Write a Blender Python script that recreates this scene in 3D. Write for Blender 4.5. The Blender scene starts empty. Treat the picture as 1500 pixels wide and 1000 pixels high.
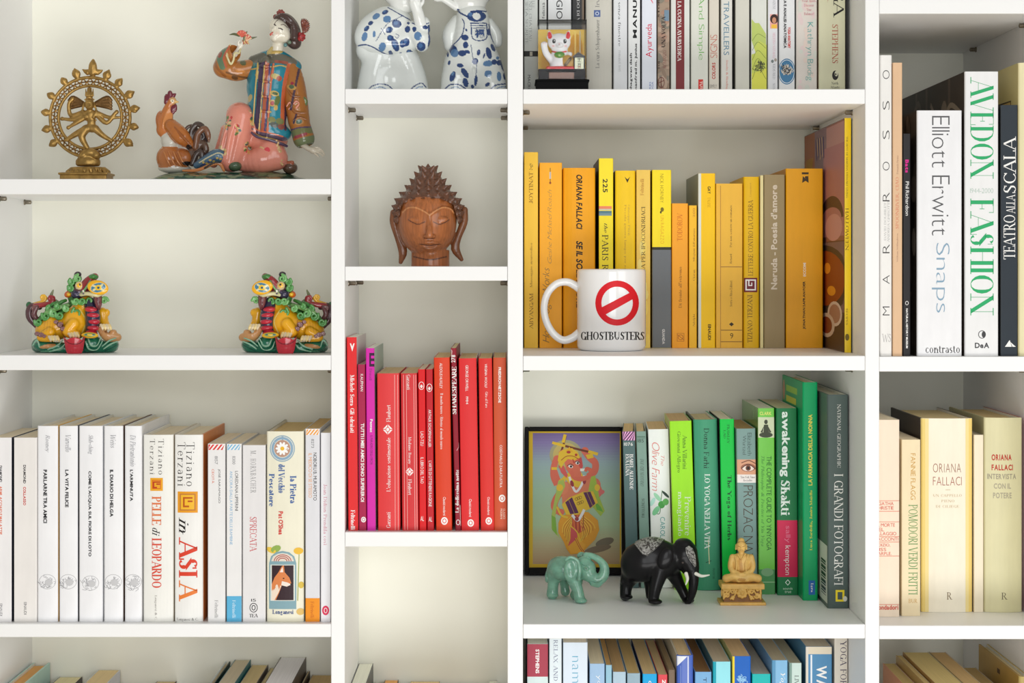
import bpy, math, random
import numpy as np
from mathutils import Vector, Matrix
random.seed(7); rng = np.random.RandomState(5)
SC = bpy.context.scene; COL = SC.collection
PI = math.pi
# ------------------------------------------------------------------ camera, light, exposure
S = 0.00079            # metres per photograph pixel on the bookcase's front plane (y = 0)
D = 2.0                # camera distance to that plane
HZ = 397.0             # horizon row
cam = bpy.data.cameras.new('camera'); camo = bpy.data.objects.new('camera', cam); COL.objects.link(camo)
camo.location = (0, -D, 0); camo.rotation_euler = (PI/2, 0, 0)
cam.sensor_width = 36; cam.lens = 36*D/(1500*S); cam.shift_y = -(500-HZ)/1500; cam.clip_start = .05
SC.camera = camo
def lin(c):
    return tuple(((v/255)/12.92 if v/255 <= .04045 else ((v/255+.055)/1.055)**2.4) for v in c[:3])
W = bpy.data.worlds.new('room_light'); SC.world = W; W.use_nodes = True
W.node_tree.nodes['Background'].inputs[0].default_value = (1.0, .965, .90, 1)
W.node_tree.nodes['Background'].inputs[1].default_value = .66
def area(name, loc, target, sx, sy, power, col):
    l = bpy.data.lights.new(name, 'AREA'); l.shape = 'RECTANGLE'; l.size = sx; l.size_y = sy; l.energy = power; l.color = col
    o = bpy.data.objects.new(name, l); COL.objects.link(o); o.location = loc
    o.rotation_euler = (Vector(target)-Vector(loc)).to_track_quat('-Z', 'Y').to_euler(); return o
area('window_and_fill_light', (1.9, -2.7, .8), (0, 0, 0), 1.5, 1.7, 28, (.94, .975, 1))
area('window_and_fill_light', (.2, -4.0, .1), (0, 0, 0), 1.6, 1.6, 54, (.96, .985, 1))  # frontal fill lamp added behind the camera to brighten the recesses
area('low_bounce_fill', (.5, -1.9, -1.2), (0, 0, 0), 1.8, .9, 40, (.99, .99, .99))  # added fill lamp, stands in for light bounced up onto the shelf undersides
SC.view_settings.view_transform = 'Standard'; SC.view_settings.look = 'None'
SC.view_settings.gamma = 1; SC.view_settings.use_curve_mapping = False
SC.view_settings.exposure = -.72

# ------------------------------------------------------------------ materials
def new_mat(name, rough=.5, col=None, attr=False, metal=0, coat=0, spec=.5, trans=0, ior=1.45, noise=None, bump=None, sss=0):
    m = bpy.data.materials.new(name); m.use_nodes = True; nt = m.node_tree; b = nt.nodes['Principled BSDF']
    b.inputs['Roughness'].default_value = rough; b.inputs['Metallic'].default_value = metal
    b.inputs['Coat Weight'].default_value = coat; b.inputs['Coat Roughness'].default_value = .06
    b.inputs['Specular IOR Level'].default_value = spec; b.inputs['IOR'].default_value = ior
    b.inputs['Transmission Weight'].default_value = trans
    if sss:
        b.inputs['Subsurface Weight'].default_value = sss; b.inputs['Subsurface Scale'].default_value = .01
    out = None
    if attr:
        a = nt.nodes.new('ShaderNodeAttribute'); a.attribute_name = 'Col'; out = a.outputs['Color']
    elif col is not None:
        b.inputs['Base Color'].default_value = (*lin(col), 1)
    tc = nt.nodes.new('ShaderNodeTexCoord')
    def tex(scale, detail=3):
        mp = nt.nodes.new('ShaderNodeMapping'); mp.inputs['Scale'].default_value = scale
        nt.links.new(tc.outputs['Object'], mp.inputs[0])
        n = nt.nodes.new('ShaderNodeTexNoise'); n.inputs['Scale'].default_value = 1; n.inputs['Detail'].default_value = detail
        nt.links.new(mp.outputs[0], n.inputs['Vector']); return n
    if noise:                                   # (scale xyz, low, high): multiplies the colour
        n = tex(noise[0]); mr = nt.nodes.new('ShaderNodeMapRange'); mr.inputs[1].default_value = .3; mr.inputs[2].default_value = .7
        mr.inputs[3].default_value = noise[1]; mr.inputs[4].default_value = noise[2]
        nt.links.new(n.outputs[0], mr.inputs[0])
        mx = nt.nodes.new('ShaderNodeMix'); mx.data_type = 'RGBA'; mx.blend_type = 'MULTIPLY'; mx.inputs[0].default_value = 1
        if out is None: mx.inputs[6].default_value = (*lin(col), 1)
        else: nt.links.new(out, mx.inputs[6])
        cb = nt.nodes.new('ShaderNodeCombineColor')
        for k in range(3): nt.links.new(mr.outputs[0], cb.inputs[k])
        nt.links.new(cb.outputs[0], mx.inputs[7]); out = mx.outputs[2]
    if out is not None: nt.links.new(out, b.inputs['Base Color'])
    if bump:
        n = tex(bump[0]); bp = nt.nodes.new('ShaderNodeBump'); bp.inputs['Strength'].default_value = bump[1]; bp.inputs['Distance'].default_value = bump[2]
        nt.links.new(n.outputs[0], bp.inputs['Height']); nt.links.new(bp.outputs[0], b.inputs['Normal'])
    return m
M = {}
M['case'] = new_mat('white_melamine', .42, (247, 247, 246), spec=.4, bump=((60, 60, 60), .03, .001))
M['back'] = new_mat('white_back_board', .6, (247, 246, 233), spec=.3, noise=((6, 6, 6), .97, 1.03))
M['cover'] = new_mat('printed_card', .42, attr=True, spec=.28, noise=((90, 90, 25), .965, 1.02), bump=((700, 700, 700), .05, .0004))
M['gloss'] = new_mat('glossy_card', .22, attr=True, spec=.4, noise=((40, 40, 12), .965, 1.02))
M['ink'] = new_mat('printed_ink', .42, attr=True, spec=.25)
M['page'] = new_mat('page_edges', .9, attr=True, spec=.1, noise=((2600, 8, 8), .90, 1.08), bump=((2600, 5, 5), .2, .0003))
M['matte'] = new_mat('matte_lacquer', .6, attr=True, spec=.12)
M['pin'] = new_mat('dull_nickel', .35, (150, 142, 128), metal=1)

# ------------------------------------------------------------------ basic helpers
def sc_at(d): return S*(1+d/D)
def wx(px, d): return (px-750)*sc_at(d)
def wz(py, d): return (HZ-py)*sc_at(d)
def setcol(me, fc):                              # per-face colours (sRGB 0-255)
    a = me.color_attributes.new('Col', 'FLOAT_COLOR', 'CORNER')
    n = len(me.loops); arr = np.ones((n, 4), np.float32)
    cache = {}
    for p, c in zip(me.polygons, fc):
        if c not in cache: cache[c] = lin(c)
        arr[p.loop_start:p.loop_start+p.loop_total, :3] = cache[c]
    a.data.foreach_set('color', arr.ravel())
def mesh_obj(name, V, F, mat, parent=None, fc=None, smooth=False):
    me = bpy.data.meshes.new(name); me.from_pydata(V, [], F); me.update()
    if fc is not None:
        if isinstance(fc[0], (int, float)): fc = [tuple(fc)]*len(F)
        setcol(me, fc)
    if smooth: me.polygons.foreach_set('use_smooth', [True]*len(me.polygons))
    me.materials.append(mat)
    o = bpy.data.objects.new(name, me); COL.objects.link(o)
    if parent is not None: o.parent = parent
    return o
def thing(name, label, cat, loc=(0, 0, 0), group=None, rot=(0, 0, 0)):
    o = bpy.data.objects.new(name, None); COL.objects.link(o); o.location = loc; o.rotation_euler = rot
    o.empty_display_size = .02
    o['label'] = label; o['category'] = cat
    if group: o['group'] = group
    return o
class MB:
    def __init__(s): s.V = []; s.F = []; s.C = []
    def add(s, V, F, c=(255, 255, 255)):
        o = len(s.V); s.V += [tuple(v) for v in V]; s.F += [tuple(i+o for i in f) for f in F]; s.C += [tuple(c)]*len(F)
    def box(s, x0, y0, z0, x1, y1, z1, c=(255, 255, 255), bev=0):
        b = min(bev, abs(x1-x0)/3, abs(y1-y0)/3, abs(z1-z0)/3)
        if b <= 0:
            s.add([(x0,y0,z0),(x1,y0,z0),(x1,y1,z0),(x0,y1,z0),(x0,y0,z1),(x1,y0,z1),(x1,y1,z1),(x0,y1,z1)],
                  [(0,3,2,1),(4,5,6,7),(0,1,5,4),(1,2,6,5),(2,3,7,6),(3,0,4,7)], c); return
        X = (x0, x1); Y = (y0, y1); Z = (z0, z1); V = []; idx = {}
        for i in (0, 1):
            for j in (0, 1):
                for k in (0, 1):
                    sx = b*(1-2*i); sy = b*(1-2*j); sz = b*(1-2*k)
                    for a, p in enumerate(((X[i], Y[j]+sy, Z[k]+sz), (X[i]+sx, Y[j], Z[k]+sz), (X[i]+sx, Y[j]+sy, Z[k]))):
                        idx[(i, j, k, a)] = len(V); V.append(p)
        g = lambda *a: idx[a]
        F = [(g(0,0,0,0),g(0,0,1,0),g(0,1,1,0),g(0,1,0,0)), (g(1,0,0,0),g(1,1,0,0),g(1,1,1,0),g(1,0,1,0)),
             (g(0,0,0,1),g(1,0,0,1),g(1,0,1,1),g(0,0,1,1)), (g(0,1,0,1),g(0,1,1,1),g(1,1,1,1),g(1,1,0,1)),
             (g(0,0,0,2),g(0,1,0,2),g(1,1,0,2),g(1,0,0,2)), (g(0,0,1,2),g(1,0,1,2),g(1,1,1,2),g(0,1,1,2))]
        for k in (0, 1):
            for j in (0, 1): F.append((g(0,j,k,1),g(1,j,k,1),g(1,j,k,2),g(0,j,k,2)))
            for i in (0, 1): F.append((g(i,0,k,0),g(i,1,k,0),g(i,1,k,2),g(i,0,k,2)))
        for i in (0, 1):
            for j in (0, 1): F.append((g(i,j,0,0),g(i,j,1,0),g(i,j,1,1),g(i,j,0,1)))
        for i in (0, 1):
            for j in (0, 1):
                for k in (0, 1): F.append((g(i,j,k,0),g(i,j,k,1),g(i,j,k,2)))
        s.add(V, F, c)
    def lathe(s, prof, n=32, c=(255, 255, 255), cx=0, cy=0, a0=0, closed=True):
        V = []; F = []
        for r, z in prof:
            for k in range(n):
                a = a0+2*PI*k/n; V.append((cx+r*math.cos(a), cy+r*math.sin(a), z))
        for i in range(len(prof)-1):
            for k in range(n):
                k2 = (k+1) % n; F.append((i*n+k, i*n+k2, (i+1)*n+k2, (i+1)*n+k))
        s.add(V, F, c)
    def tube(s, pts, rad, n=8, c=(255, 255, 255), cap=True):
        pts = [Vector(p) for p in pts]; V = []; F = []
        if not hasattr(rad, '__len__'): rad = [rad]*len(pts)
        up = None
        for i, p in enumerate(pts):
            t = (pts[min(i+1, len(pts)-1)]-pts[max(i-1, 0)]).normalized()
            if up is None: up = t.orthogonal().normalized()
            up = (up-t*up.dot(t)).normalized(); sd = t.cross(up)
            for k in range(n):
                a = 2*PI*k/n; V.append(p+(up*math.cos(a)+sd*math.sin(a))*rad[i])
        for i in range(len(pts)-1):
            for k in range(n): F.append((i*n+k, i*n+(k+1) % n, (i+1)*n+(k+1) % n, (i+1)*n+k))
        if cap: F.append(tuple(range(n))[::-1]); F.append(tuple(range((len(pts)-1)*n, len(pts)*n)))
        s.add(V, F, c)
    def obj(s, name, mat, parent=None, smooth=False, fix=True):
        o = mesh_obj(name, s.V, s.F, mat, parent, s.C if s.C else None, smooth)
        if fix:
            import bmesh
            bm = bmesh.new(); bm.from_mesh(o.data); bmesh.ops.recalc_face_normals(bm, faces=bm.faces); bm.to_mesh(o.data); bm.free()
        return o

# ------------------------------------------------------------------ lettering: two type styles, both as flat ink
GC = {}
SER = {}
def _ser():
    d = {
 'A': (.74, 'd.05,0,.37,1 D.37,1,.69,0 H.17,.56,.34 s.05,0 s.69,0'), 'B': (.64, 'V.14,0,1 A.3,.76,.24,.24,-90,90 H.14,.3,1 H.14,.3,.52 A.3,.26,.29,.26,-90,90 H.14,.3,0'),
 'C': (.7, 'A.4,.5,.34,.5,40,320 t.65,.72,.95'), 'D': (.76, 'V.14,0,1 A.3,.5,.41,.5,-90,90 H.14,.3,1 H.14,.3,0'),
 'E': (.62, 'V.14,0,1 H.14,.56,1 H.14,.42,.52 H.14,.58,0 v2.56,.8,1 v2.58,0,.22 v2.42,.42,.62'), 'F': (.58, 'V.14,0,1 H.14,.54,1 H.14,.4,.5 v2.54,.8,1 v2.4,.4,.6'),
 'G': (.76, 'A.4,.5,.34,.5,40,320 V.65,.05,.42 t.65,.72,.95'), 'H': (.78, 'V.14,0,1 V.64,0,1 H.14,.64,.52'), 'I': (.3, 'V.15,0,1'),
 'J': (.42, 'V.27,.15,1 A.14,.18,.13,.18,180,360'), 'K': (.72, 'V.14,0,1 d.16,.45,.6,1 D.28,.58,.64,0 s.62,1 s.64,0'), 'L': (.58, 'V.14,0,1 H.14,.54,0 v2.54,0,.24'),
 'M': (.9, 't.1,0,1 D.12,1,.44,.02 d.44,.02,.77,1 V.77,0,1'), 'N': (.78, 't.1,0,1 D.1,1,.67,0 t.67,0,1'), 'O': (.8, 'A.4,.5,.36,.5,0,360'),
 'P': (.62, 'V.14,0,1 A.3,.74,.27,.26,-90,90 H.14,.3,1 H.14,.3,.48'), 'Q': (.8, 'A.4,.5,.36,.5,0,360 D.42,.2,.74,-.15'),
 'R': (.68, 'V.14,0,1 A.3,.75,.25,.25,-90,90 H.14,.3,1 H.14,.3,.5 D.32,.5,.62,0 s.64,0'),
 'S': (.56, 'A.28,.76,.2,.24,35,270 A.28,.26,.22,.26,-145,90 D.13,.68,.44,.38 t.46,.74,.96 t.08,.04,.28'), 'T': (.66, 'V.33,0,1 H.04,.62,1 v2.04,.8,1 v2.62,.8,1'),
 'U': (.76, 'v.14,.3,1 A.38,.3,.24,.3,180,360 t.62,.3,1 s.14,1'), 'V': (.72, 'D.04,1,.36,0 d.36,0,.67,1 s.04,1 s.67,1'), 'W': (1.0, 'D.04,1,.28,0 d.28,0,.5,.9 D.5,.9,.74,0 d.74,0,.96,1 s.04,1 s.96,1'),
 'X': (.7, 'D.05,1,.64,0 d.05,0,.62,1 s.05,1 s.64,0 s.05,0 s.62,1'), 'Y': (.7, 'D.04,1,.35,.45 d.35,.45,.66,1 V.35,0,.45 s.04,1 s.66,1'), 'Z': (.62, 'H.06,.54,1 D.54,1,.06,0 H.06,.56,0 v2.06,.8,1 v2.56,0,.2'),
 'a': (.5, 'A.24,.2,.17,.2,90,360 v.4,.03,.45 A.25,.46,.16,.2,0,150 H.24,.4,.36'), 'b': (.54, 'v.12,0,1 A.29,.33,.19,.33,-150,150 s.1,1'), 'c': (.48, 'A.27,.33,.2,.33,45,320'),
 'd': (.54, 'v.41,0,1 A.25,.33,.19,.33,30,330 s.39,1'), 'e': (.5, 'A.26,.33,.21,.33,0,320 H.06,.46,.37'), 'f': (.36, 'V.16,0,.8 A.29,.8,.14,.2,40,180 H.04,.32,.62'),
 'g': (.52, 'A.24,.42,.17,.24,0,360 A.25,-.1,.2,.18,0,360 d.32,.6,.48,.66'), 'h': (.58, 'V.13,0,1 A.29,.42,.16,.24,0,180 V.45,0,.42'), 'i': (.28, 'V.14,0,.64 o.14,.88'),
 'j': (.28, 'v.16,-.1,.64 o.16,.88'), 'k': (.54, 'V.13,0,1 d.15,.28,.44,.64 D.24,.38,.48,0'), 'l': (.28, 'V.14,0,1'), 'm': (.86, 'V.13,0,.64 A.28,.42,.15,.24,0,180 V.43,0,.42 A.58,.42,.15,.24,0,180 V.73,0,.42'),
 'n': (.58, 'V.13,0,.64 A.29,.42,.16,.24,0,180 V.45,0,.42'), 'o': (.54, 'A.27,.33,.21,.33,0,360'), 'p': (.54, 'V.12,-.3,.64 A.29,.33,.19,.33,-150,150'), 'q': (.54, 'V.41,-.3,.64 A.25,.33,.19,.33,30,330'),
 'r': (.4, 'V.13,0,.64 A.28,.42,.15,.22,60,160 o.36,.56'), 's': (.42, 'A.21,.5,.14,.16,40,270 A.21,.17,.15,.17,-140,90 D.1,.44,.32,.24'), 't': (.36, 'v.15,.1,.85 H.04,.3,.62 A.26,.12,.11,.12,180,320'),
 'u': (.58, 'v.13,.2,.64 A.29,.22,.16,.22,180,360 V.45,0,.64 s.11,.64'), 'v': (.5, 'D.04,.64,.25,0 d.25,0,.46,.64 s.05,.64 s.45,.64'), 'w': (.76, 'D.04,.64,.22,0 d.22,0,.38,.6 D.38,.6,.56,0 d.56,0,.72,.64'),
 'x': (.5, 'D.05,.64,.45,0 d.05,0,.44,.64'), 'y': (.5, 'D.04,.64,.25,0 d.13,-.28,.46,.64 s.05,.64 s.45,.64'), 'z': (.46, 'H.05,.4,.62 D.4,.62,.05,0 H.05,.42,0')}
    for k, (w, st) in d.items():
        L = []
        for tok in st.split():
            if tok[:2] == 'v2': L.append(('x', [float(q) for q in tok[2:].split(',')]))
            else: L.append((tok[0], [float(q) for q in tok[1:].split(',')]))
        SER[k] = (w, L)
_ser()
def serif_glyph(ch, thick, thin):
    w, L = SER[ch]; V = []; F = []
    def quad(p): o = len(V); V.extend(p); F.append((o, o+1, o+2, o+3))
    def line(x0, y0, x1, y1, t):
        l = math.hypot(x1-x0, y1-y0); h = t/2*l/abs(y1-y0)
        quad([(x0-h, y0), (x0+h, y0), (x1+h, y1), (x1-h, y1)] if y1 > y0 else [(x1-h, y1), (x1+h, y1), (x0+h, y0), (x0-h, y0)])
    sl = thick*.5+.07; st = max(thin, .035)
    def ser(x, y):
        up = abs(y) < .02 or y < 0
        y0 = y if up else y-st
        quad([(x-sl, y0), (x+sl, y0), (x+sl, y0+st), (x-sl, y0+st)])
    for k, a in L:
        if k in 'Vvtx':
            t = {'V': thick, 'v': thick, 't': thin, 'x': thin*1.3}[k]
            quad([(a[0]-t/2, a[1]), (a[0]+t/2, a[1]), (a[0]+t/2, a[2]), (a[0]-t/2, a[2])])
            if k in 'V' or (k == 't' and a[2]-a[1] > .9): ser(a[0], a[1]); ser(a[0], a[2])
        elif k == 'H':
            y = a[2]; y0 = y if y < .01 else (y-thin if y > .99 else y-thin/2)
            quad([(a[0], y0), (a[1], y0), (a[1], y0+thin), (a[0], y0+thin)])
        elif k == 'D': line(*a, thick)
        elif k == 'd': line(*a, thin)
        elif k == 's': ser(a[0], a[1])
        elif k == 'o':
            r = thick*.62; o = len(V); V.extend([(a[0]+r*math.cos(q*PI/3), a[1]+r*math.sin(q*PI/3)) for q in range(6)]); F.append(tuple(range(o, o+6)))
        elif k == 'A':
            cx, cy, rx, ry, a0, a1 = a; n = max(5, int(abs(a1-a0)/24)); o = len(V)
            for q in range(n+1):
                t = math.radians(a0+(a1-a0)*q/n); wdt = thin+(thick-thin)*abs(math.cos(t))**1.5
                c, s_ = math.cos(t), math.sin(t)
                V.append((cx+rx*c, cy+ry*s_)); V.append((cx+(rx-wdt)*c, cy+(ry-wdt)*s_))
            for q in range(n): F.append((o+2*q, o+2*q+2, o+2*q+3, o+2*q+1))
    return V, F, w
def sans_glyph(ch, off, res=3):
    cu = bpy.data.curves.new('g', 'FONT'); cu.body = ch; cu.resolution_u = res; cu.offset = off
    ob = bpy.data.objects.new('g', cu); me = bpy.data.meshes.new_from_object(ob)
    V = [(v.co.x/.686, v.co.y/.686) for v in me.vertices]; F = [tuple(p.vertices) for p in me.polygons]
    bpy.data.objects.remove(ob); bpy.data.curves.remove(cu); bpy.data.meshes.remove(me)
    return V, F
def glyph(ch, f):
    k = (ch, f)
    if k in GC: return GC[k]
    if f in 'sSDT' and ch in SER:
        th, tn = {'s': (.11, .045), 'S': (.17, .06), 'D': (.15, .018), 'T': (.075, .03)}[f]
        V, F, w = serif_glyph(ch, th, tn)
    else:
        V, F = sans_glyph(ch, {'n': 0, 'b': .03, 'l': -.018, 'L': -.019, 's': -.004, 'S': .02, 'D': 0, 'T': -.02}[f])
        if V:
            x0 = min(v[0] for v in V); x1 = max(v[0] for v in V); g_ = .075 if f == 'b' else .11; V = [(v[0]-x0+g_/2, v[1]) for v in V]; w = x1-x0+g_
        else: w = .34
    if ch == ' ': w = .34
    GC[k] = (V, F, w); return GC[k]
def layout(txt, f='n', italic=0, track=0):
    V = []; F = []; x = 0
    for ch in txt:
        gv, gf, w = glyph(ch, f); o = len(V)
        V += [(v[0]+x+italic*v[1], v[1]) for v in gv]; F += [tuple(i+o for i in q) for q in gf]
        x += w+track
    a = np.array(V); mn = a.min(0); mx = a.max(0); a = (a-mn)/np.maximum(mx-mn, 1e-6)
    return a, F
def text_px(txt, box, o='d', f='n', italic=0, track=0):     # vertices in photograph pixels
    a, F = layout(txt, f, italic, track); x0, y0, x1, y1 = box; u, v = a[:, 0], a[:, 1]
    if o == 'd': P = np.stack([x0+v*(x1-x0), y0+u*(y1-y0)], 1)
    elif o == 'u': P = np.stack([x1-v*(x1-x0), y1-u*(y1-y0)], 1)
    else: P = np.stack([x0+u*(x1-x0), y1-v*(y1-y0)], 1)
    return P.tolist(), F
def split_x(V, F, cols, xs):                     # cut flat shapes along vertical lines so that they can follow a rounded spine
    import bmesh
    bm = bmesh.new(); lay = bm.faces.layers.int.new('c'); vs = [bm.verts.new((v[0], 0, v[1])) for v in V]
    for i, f in enumerate(F):
        try: bf = bm.faces.new([vs[k] for k in f]); bf[lay] = i
        except ValueError: pass
    for x in xs:
        bmesh.ops.bisect_plane(bm, geom=list(bm.verts)+list(bm.edges)+list(bm.faces), plane_co=(x, 0, 0), plane_no=(1, 0, 0), dist=1e-6)
    bm.verts.index_update()
    V2 = [(v.co.x, v.co.z) for v in bm.verts]; F2 = [tuple(v.index for v in f.verts) for f in bm.faces]; C2 = [cols[f[lay]] for f in bm.faces]
    bm.free(); return V2, F2, C2
# flat art shapes, in photograph pixels: every function gives (verts, faces)
def s_ell(cx, cy, rx, ry=None, n=18, rot=0):
    ry = rx if ry is None else ry; c, s_ = math.cos(rot), math.sin(rot); V = []
    for k in range(n):
        a = 2*PI*k/n; x = rx*math.cos(a); y = ry*math.sin(a); V.append((cx+x*c-y*s_, cy+x*s_+y*c))
    return V, [tuple(range(n))]
def s_ring(cx, cy, r, w, ry=None, n=24, a0=0, a1=360):
    ry = r if ry is None else ry; V = []
    for k in range(n+1):
        a = math.radians(a0+(a1-a0)*k/n); V += [(cx+r*math.cos(a), cy+ry*math.sin(a)), (cx+(r-w)*math.cos(a), cy+(ry-w)*math.sin(a))]
    return V, [(2*k, 2*k+2, 2*k+3, 2*k+1) for k in range(n)]
def s_poly(*p): return [tuple(q) for q in p], [tuple(range(len(p)))]
def s_rect(x0, y0, x1, y1, n=1):
    V = []
    for k in range(n+1): x = x0+(x1-x0)*k/n; V += [(x, y0), (x, y1)]
    return V, [(2*k, 2*k+2, 2*k+3, 2*k+1) for k in range(n)]
def s_line(pts, w):
    if not hasattr(w, '__len__'): w = [w]*len(pts)
    V = []
    for i, p in enumerate(pts):
        a = pts[max(i-1, 0)]; b = pts[min(i+1, len(pts)-1)]; dx, dy = b[0]-a[0], b[1]-a[1]; l = math.hypot(dx, dy) or 1
        V += [(p[0]-dy/l*w[i]/2, p[1]+dx/l*w[i]/2), (p[0]+dy/l*w[i]/2, p[1]-dx/l*w[i]/2)]
    return V, [(2*k, 2*k+2, 2*k+3, 2*k+1) for k in range(len(pts)-1)]
def s_curve(pts, w, m=5):
    return s_line(catmull(pts, m), w)
def catmull(P, m=6):
    P = [np.array(p, float) for p in P]; out = []
    for i in range(len(P)-1):
        p0 = P[i-1] if i else 2*P[0]-P[1]; p1 = P[i]; p2 = P[i+1]; p3 = P[i+2] if i+2 < len(P) else 2*P[-1]-P[-2]
        for k in range(m):
            t = k/m; out.append(.5*((2*p1)+(p2-p0)*t+(2*p0-5*p1+4*p2-p3)*t*t+(3*p1-p0-3*p2+p3)*t**3))
    out.append(P[-1]); return [tuple(q) for q in out]
def s_stripes(x0, y0, x1, y1, n, c):             # slanting bars clipped to a rectangle
    out = []; w = (x1-x0)/n; h = y1-y0
    for k in range(-2, n+1):
        xa = x0+w*(k+.0); pts = [(xa, y1), (xa+w*.5, y1), (xa+w*.5+h*.8, y0), (xa+h*.8, y0)]
        pts = [(min(max(p[0], x0), x1), p[1]) for p in pts]
        if max(p[0] for p in pts)-min(p[0] for p in pts) > .3: out.append((s_poly(*pts), c))
    return out
def scribble(cx, cy, rx, ry, c, n=26, w=.5, seed=1):
    r = random.Random(seed); out = []
    for k in range(n):
        a = r.random()*2*PI; q = math.sqrt(r.random())*.8; x = cx+rx*q*math.cos(a); y = cy+ry*q*math.sin(a); b = r.random()*PI
        l = rx*(.15+.3*r.random()); out.append((s_curve([(x, y), (x+l*math.cos(b), y+l*math.sin(b)), (x+l*math.cos(b+1)*1.3, y+l*math.sin(b+1)*1.3)], w, 3), c))
    return out
# ------------------------------------------------------------------ the room and the bookcase
DEEP = .366; SHAL = .186
FLOOR = -1.5
fl = MB(); fl.box(-3, -5, FLOOR-.05, 3, .42, FLOOR, (226, 214, 196)); o = fl.obj('floor', new_mat('pale_floor', .45, attr=True, noise=((3, 40, 3), .93, 1.03))); o['kind'] = 'structure'
fl = MB(); fl.box(-3, .40, FLOOR, 3, .45, 1.5, (235, 232, 225)); o = fl.obj('wall_back', new_mat('painted_wall', .8, attr=True)); o['kind'] = 'structure'
CASE = thing('bookcase', 'tall white built-in bookcase with thin shelves holding all the books and ornaments', 'bookcase', (0, 0, FLOOR))
def cbox(name, x0, x1, y0, y1, z0, z1, mat='case', bev=.0006):
    b = MB(); b.box(x0, y0, z0-FLOOR, x1, y1, z1-FLOOR, (255, 255, 255), bev); return b.obj(name, M[mat], CASE)
pz = lambda p: (HZ-p)*S
px = lambda p: (p-750)*S
YT, YB = -170, 1332
for a, b, dp in ((-40, -18, SHAL+.012), (485, 505, SHAL+.012), (743.5, 766, DEEP+.012), (1267.5, 1288, DEEP+.012), (1532, 1554, DEEP+.012)):
    cbox('side_panel', px(a), px(b), 0, dp, FLOOR, pz(YT-22))
for a, b, dp in ((-18, 485, SHAL), (505, 743.5, SHAL), (766, 1267.5, DEEP), (1288, 1532, DEEP)):
    cbox('back_panel', px(a), px(b), dp, dp+.008, FLOOR, pz(YT-22), 'back', 0)
def pin(x, d, z, s):
    b = MB(); n = 10; V = []; r = .0026; L = .0088
    prof = [(0, r*1.35), (.0012, r*1.35), (.0013, r), (L-.0008, r), (L, r*.6)]
    for q, rr in prof:
        for k in range(n): a = 2*PI*k/n; V.append((x+s*q, d+rr*math.cos(a), z-FLOOR+rr*math.sin(a)))
    F = [(i*n+k, i*n+(k+1) % n, (i+1)*n+(k+1) % n, (i+1)*n+k) for i in range(4) for k in range(n)]+[tuple(range(4*n, 5*n))]
    b.add(V, F); b.obj('shelf_pin', M['pin'], CASE, True)
for a, b, dp, ys, zs in ((-18, 485, SHAL, ((262, 284.5), (520, 542), (913.5, 933), (1310, 1332), (YT-22, YT)), 1),
                         (505, 743.5, SHAL, ((130, 152), (390, 411), (779, 800.5), (1310, 1332), (YT-22, YT)), 1),
                         (766, 1267.5, DEEP, ((130.5, 152), (521, 542.5), (914, 935), (1310, 1332), (YT-22, YT)), 2),
                         (1288, 1532, DEEP, ((-2, 20), (522, 544), (916, 936), (1310, 1332), (YT-22, YT)), 2)):
    for y0, y1 in ys:
        cbox('shelf', px(a)+.0003, px(b)-.0003, .0003, dp, pz(y1), pz(y0))
        for d in ((.045, .15) if zs == 1 else (.076, .30)):
            pin(px(a), d, pz(y1)-.0032, 1); pin(px(b), d, pz(y1)-.0032, -1)

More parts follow.
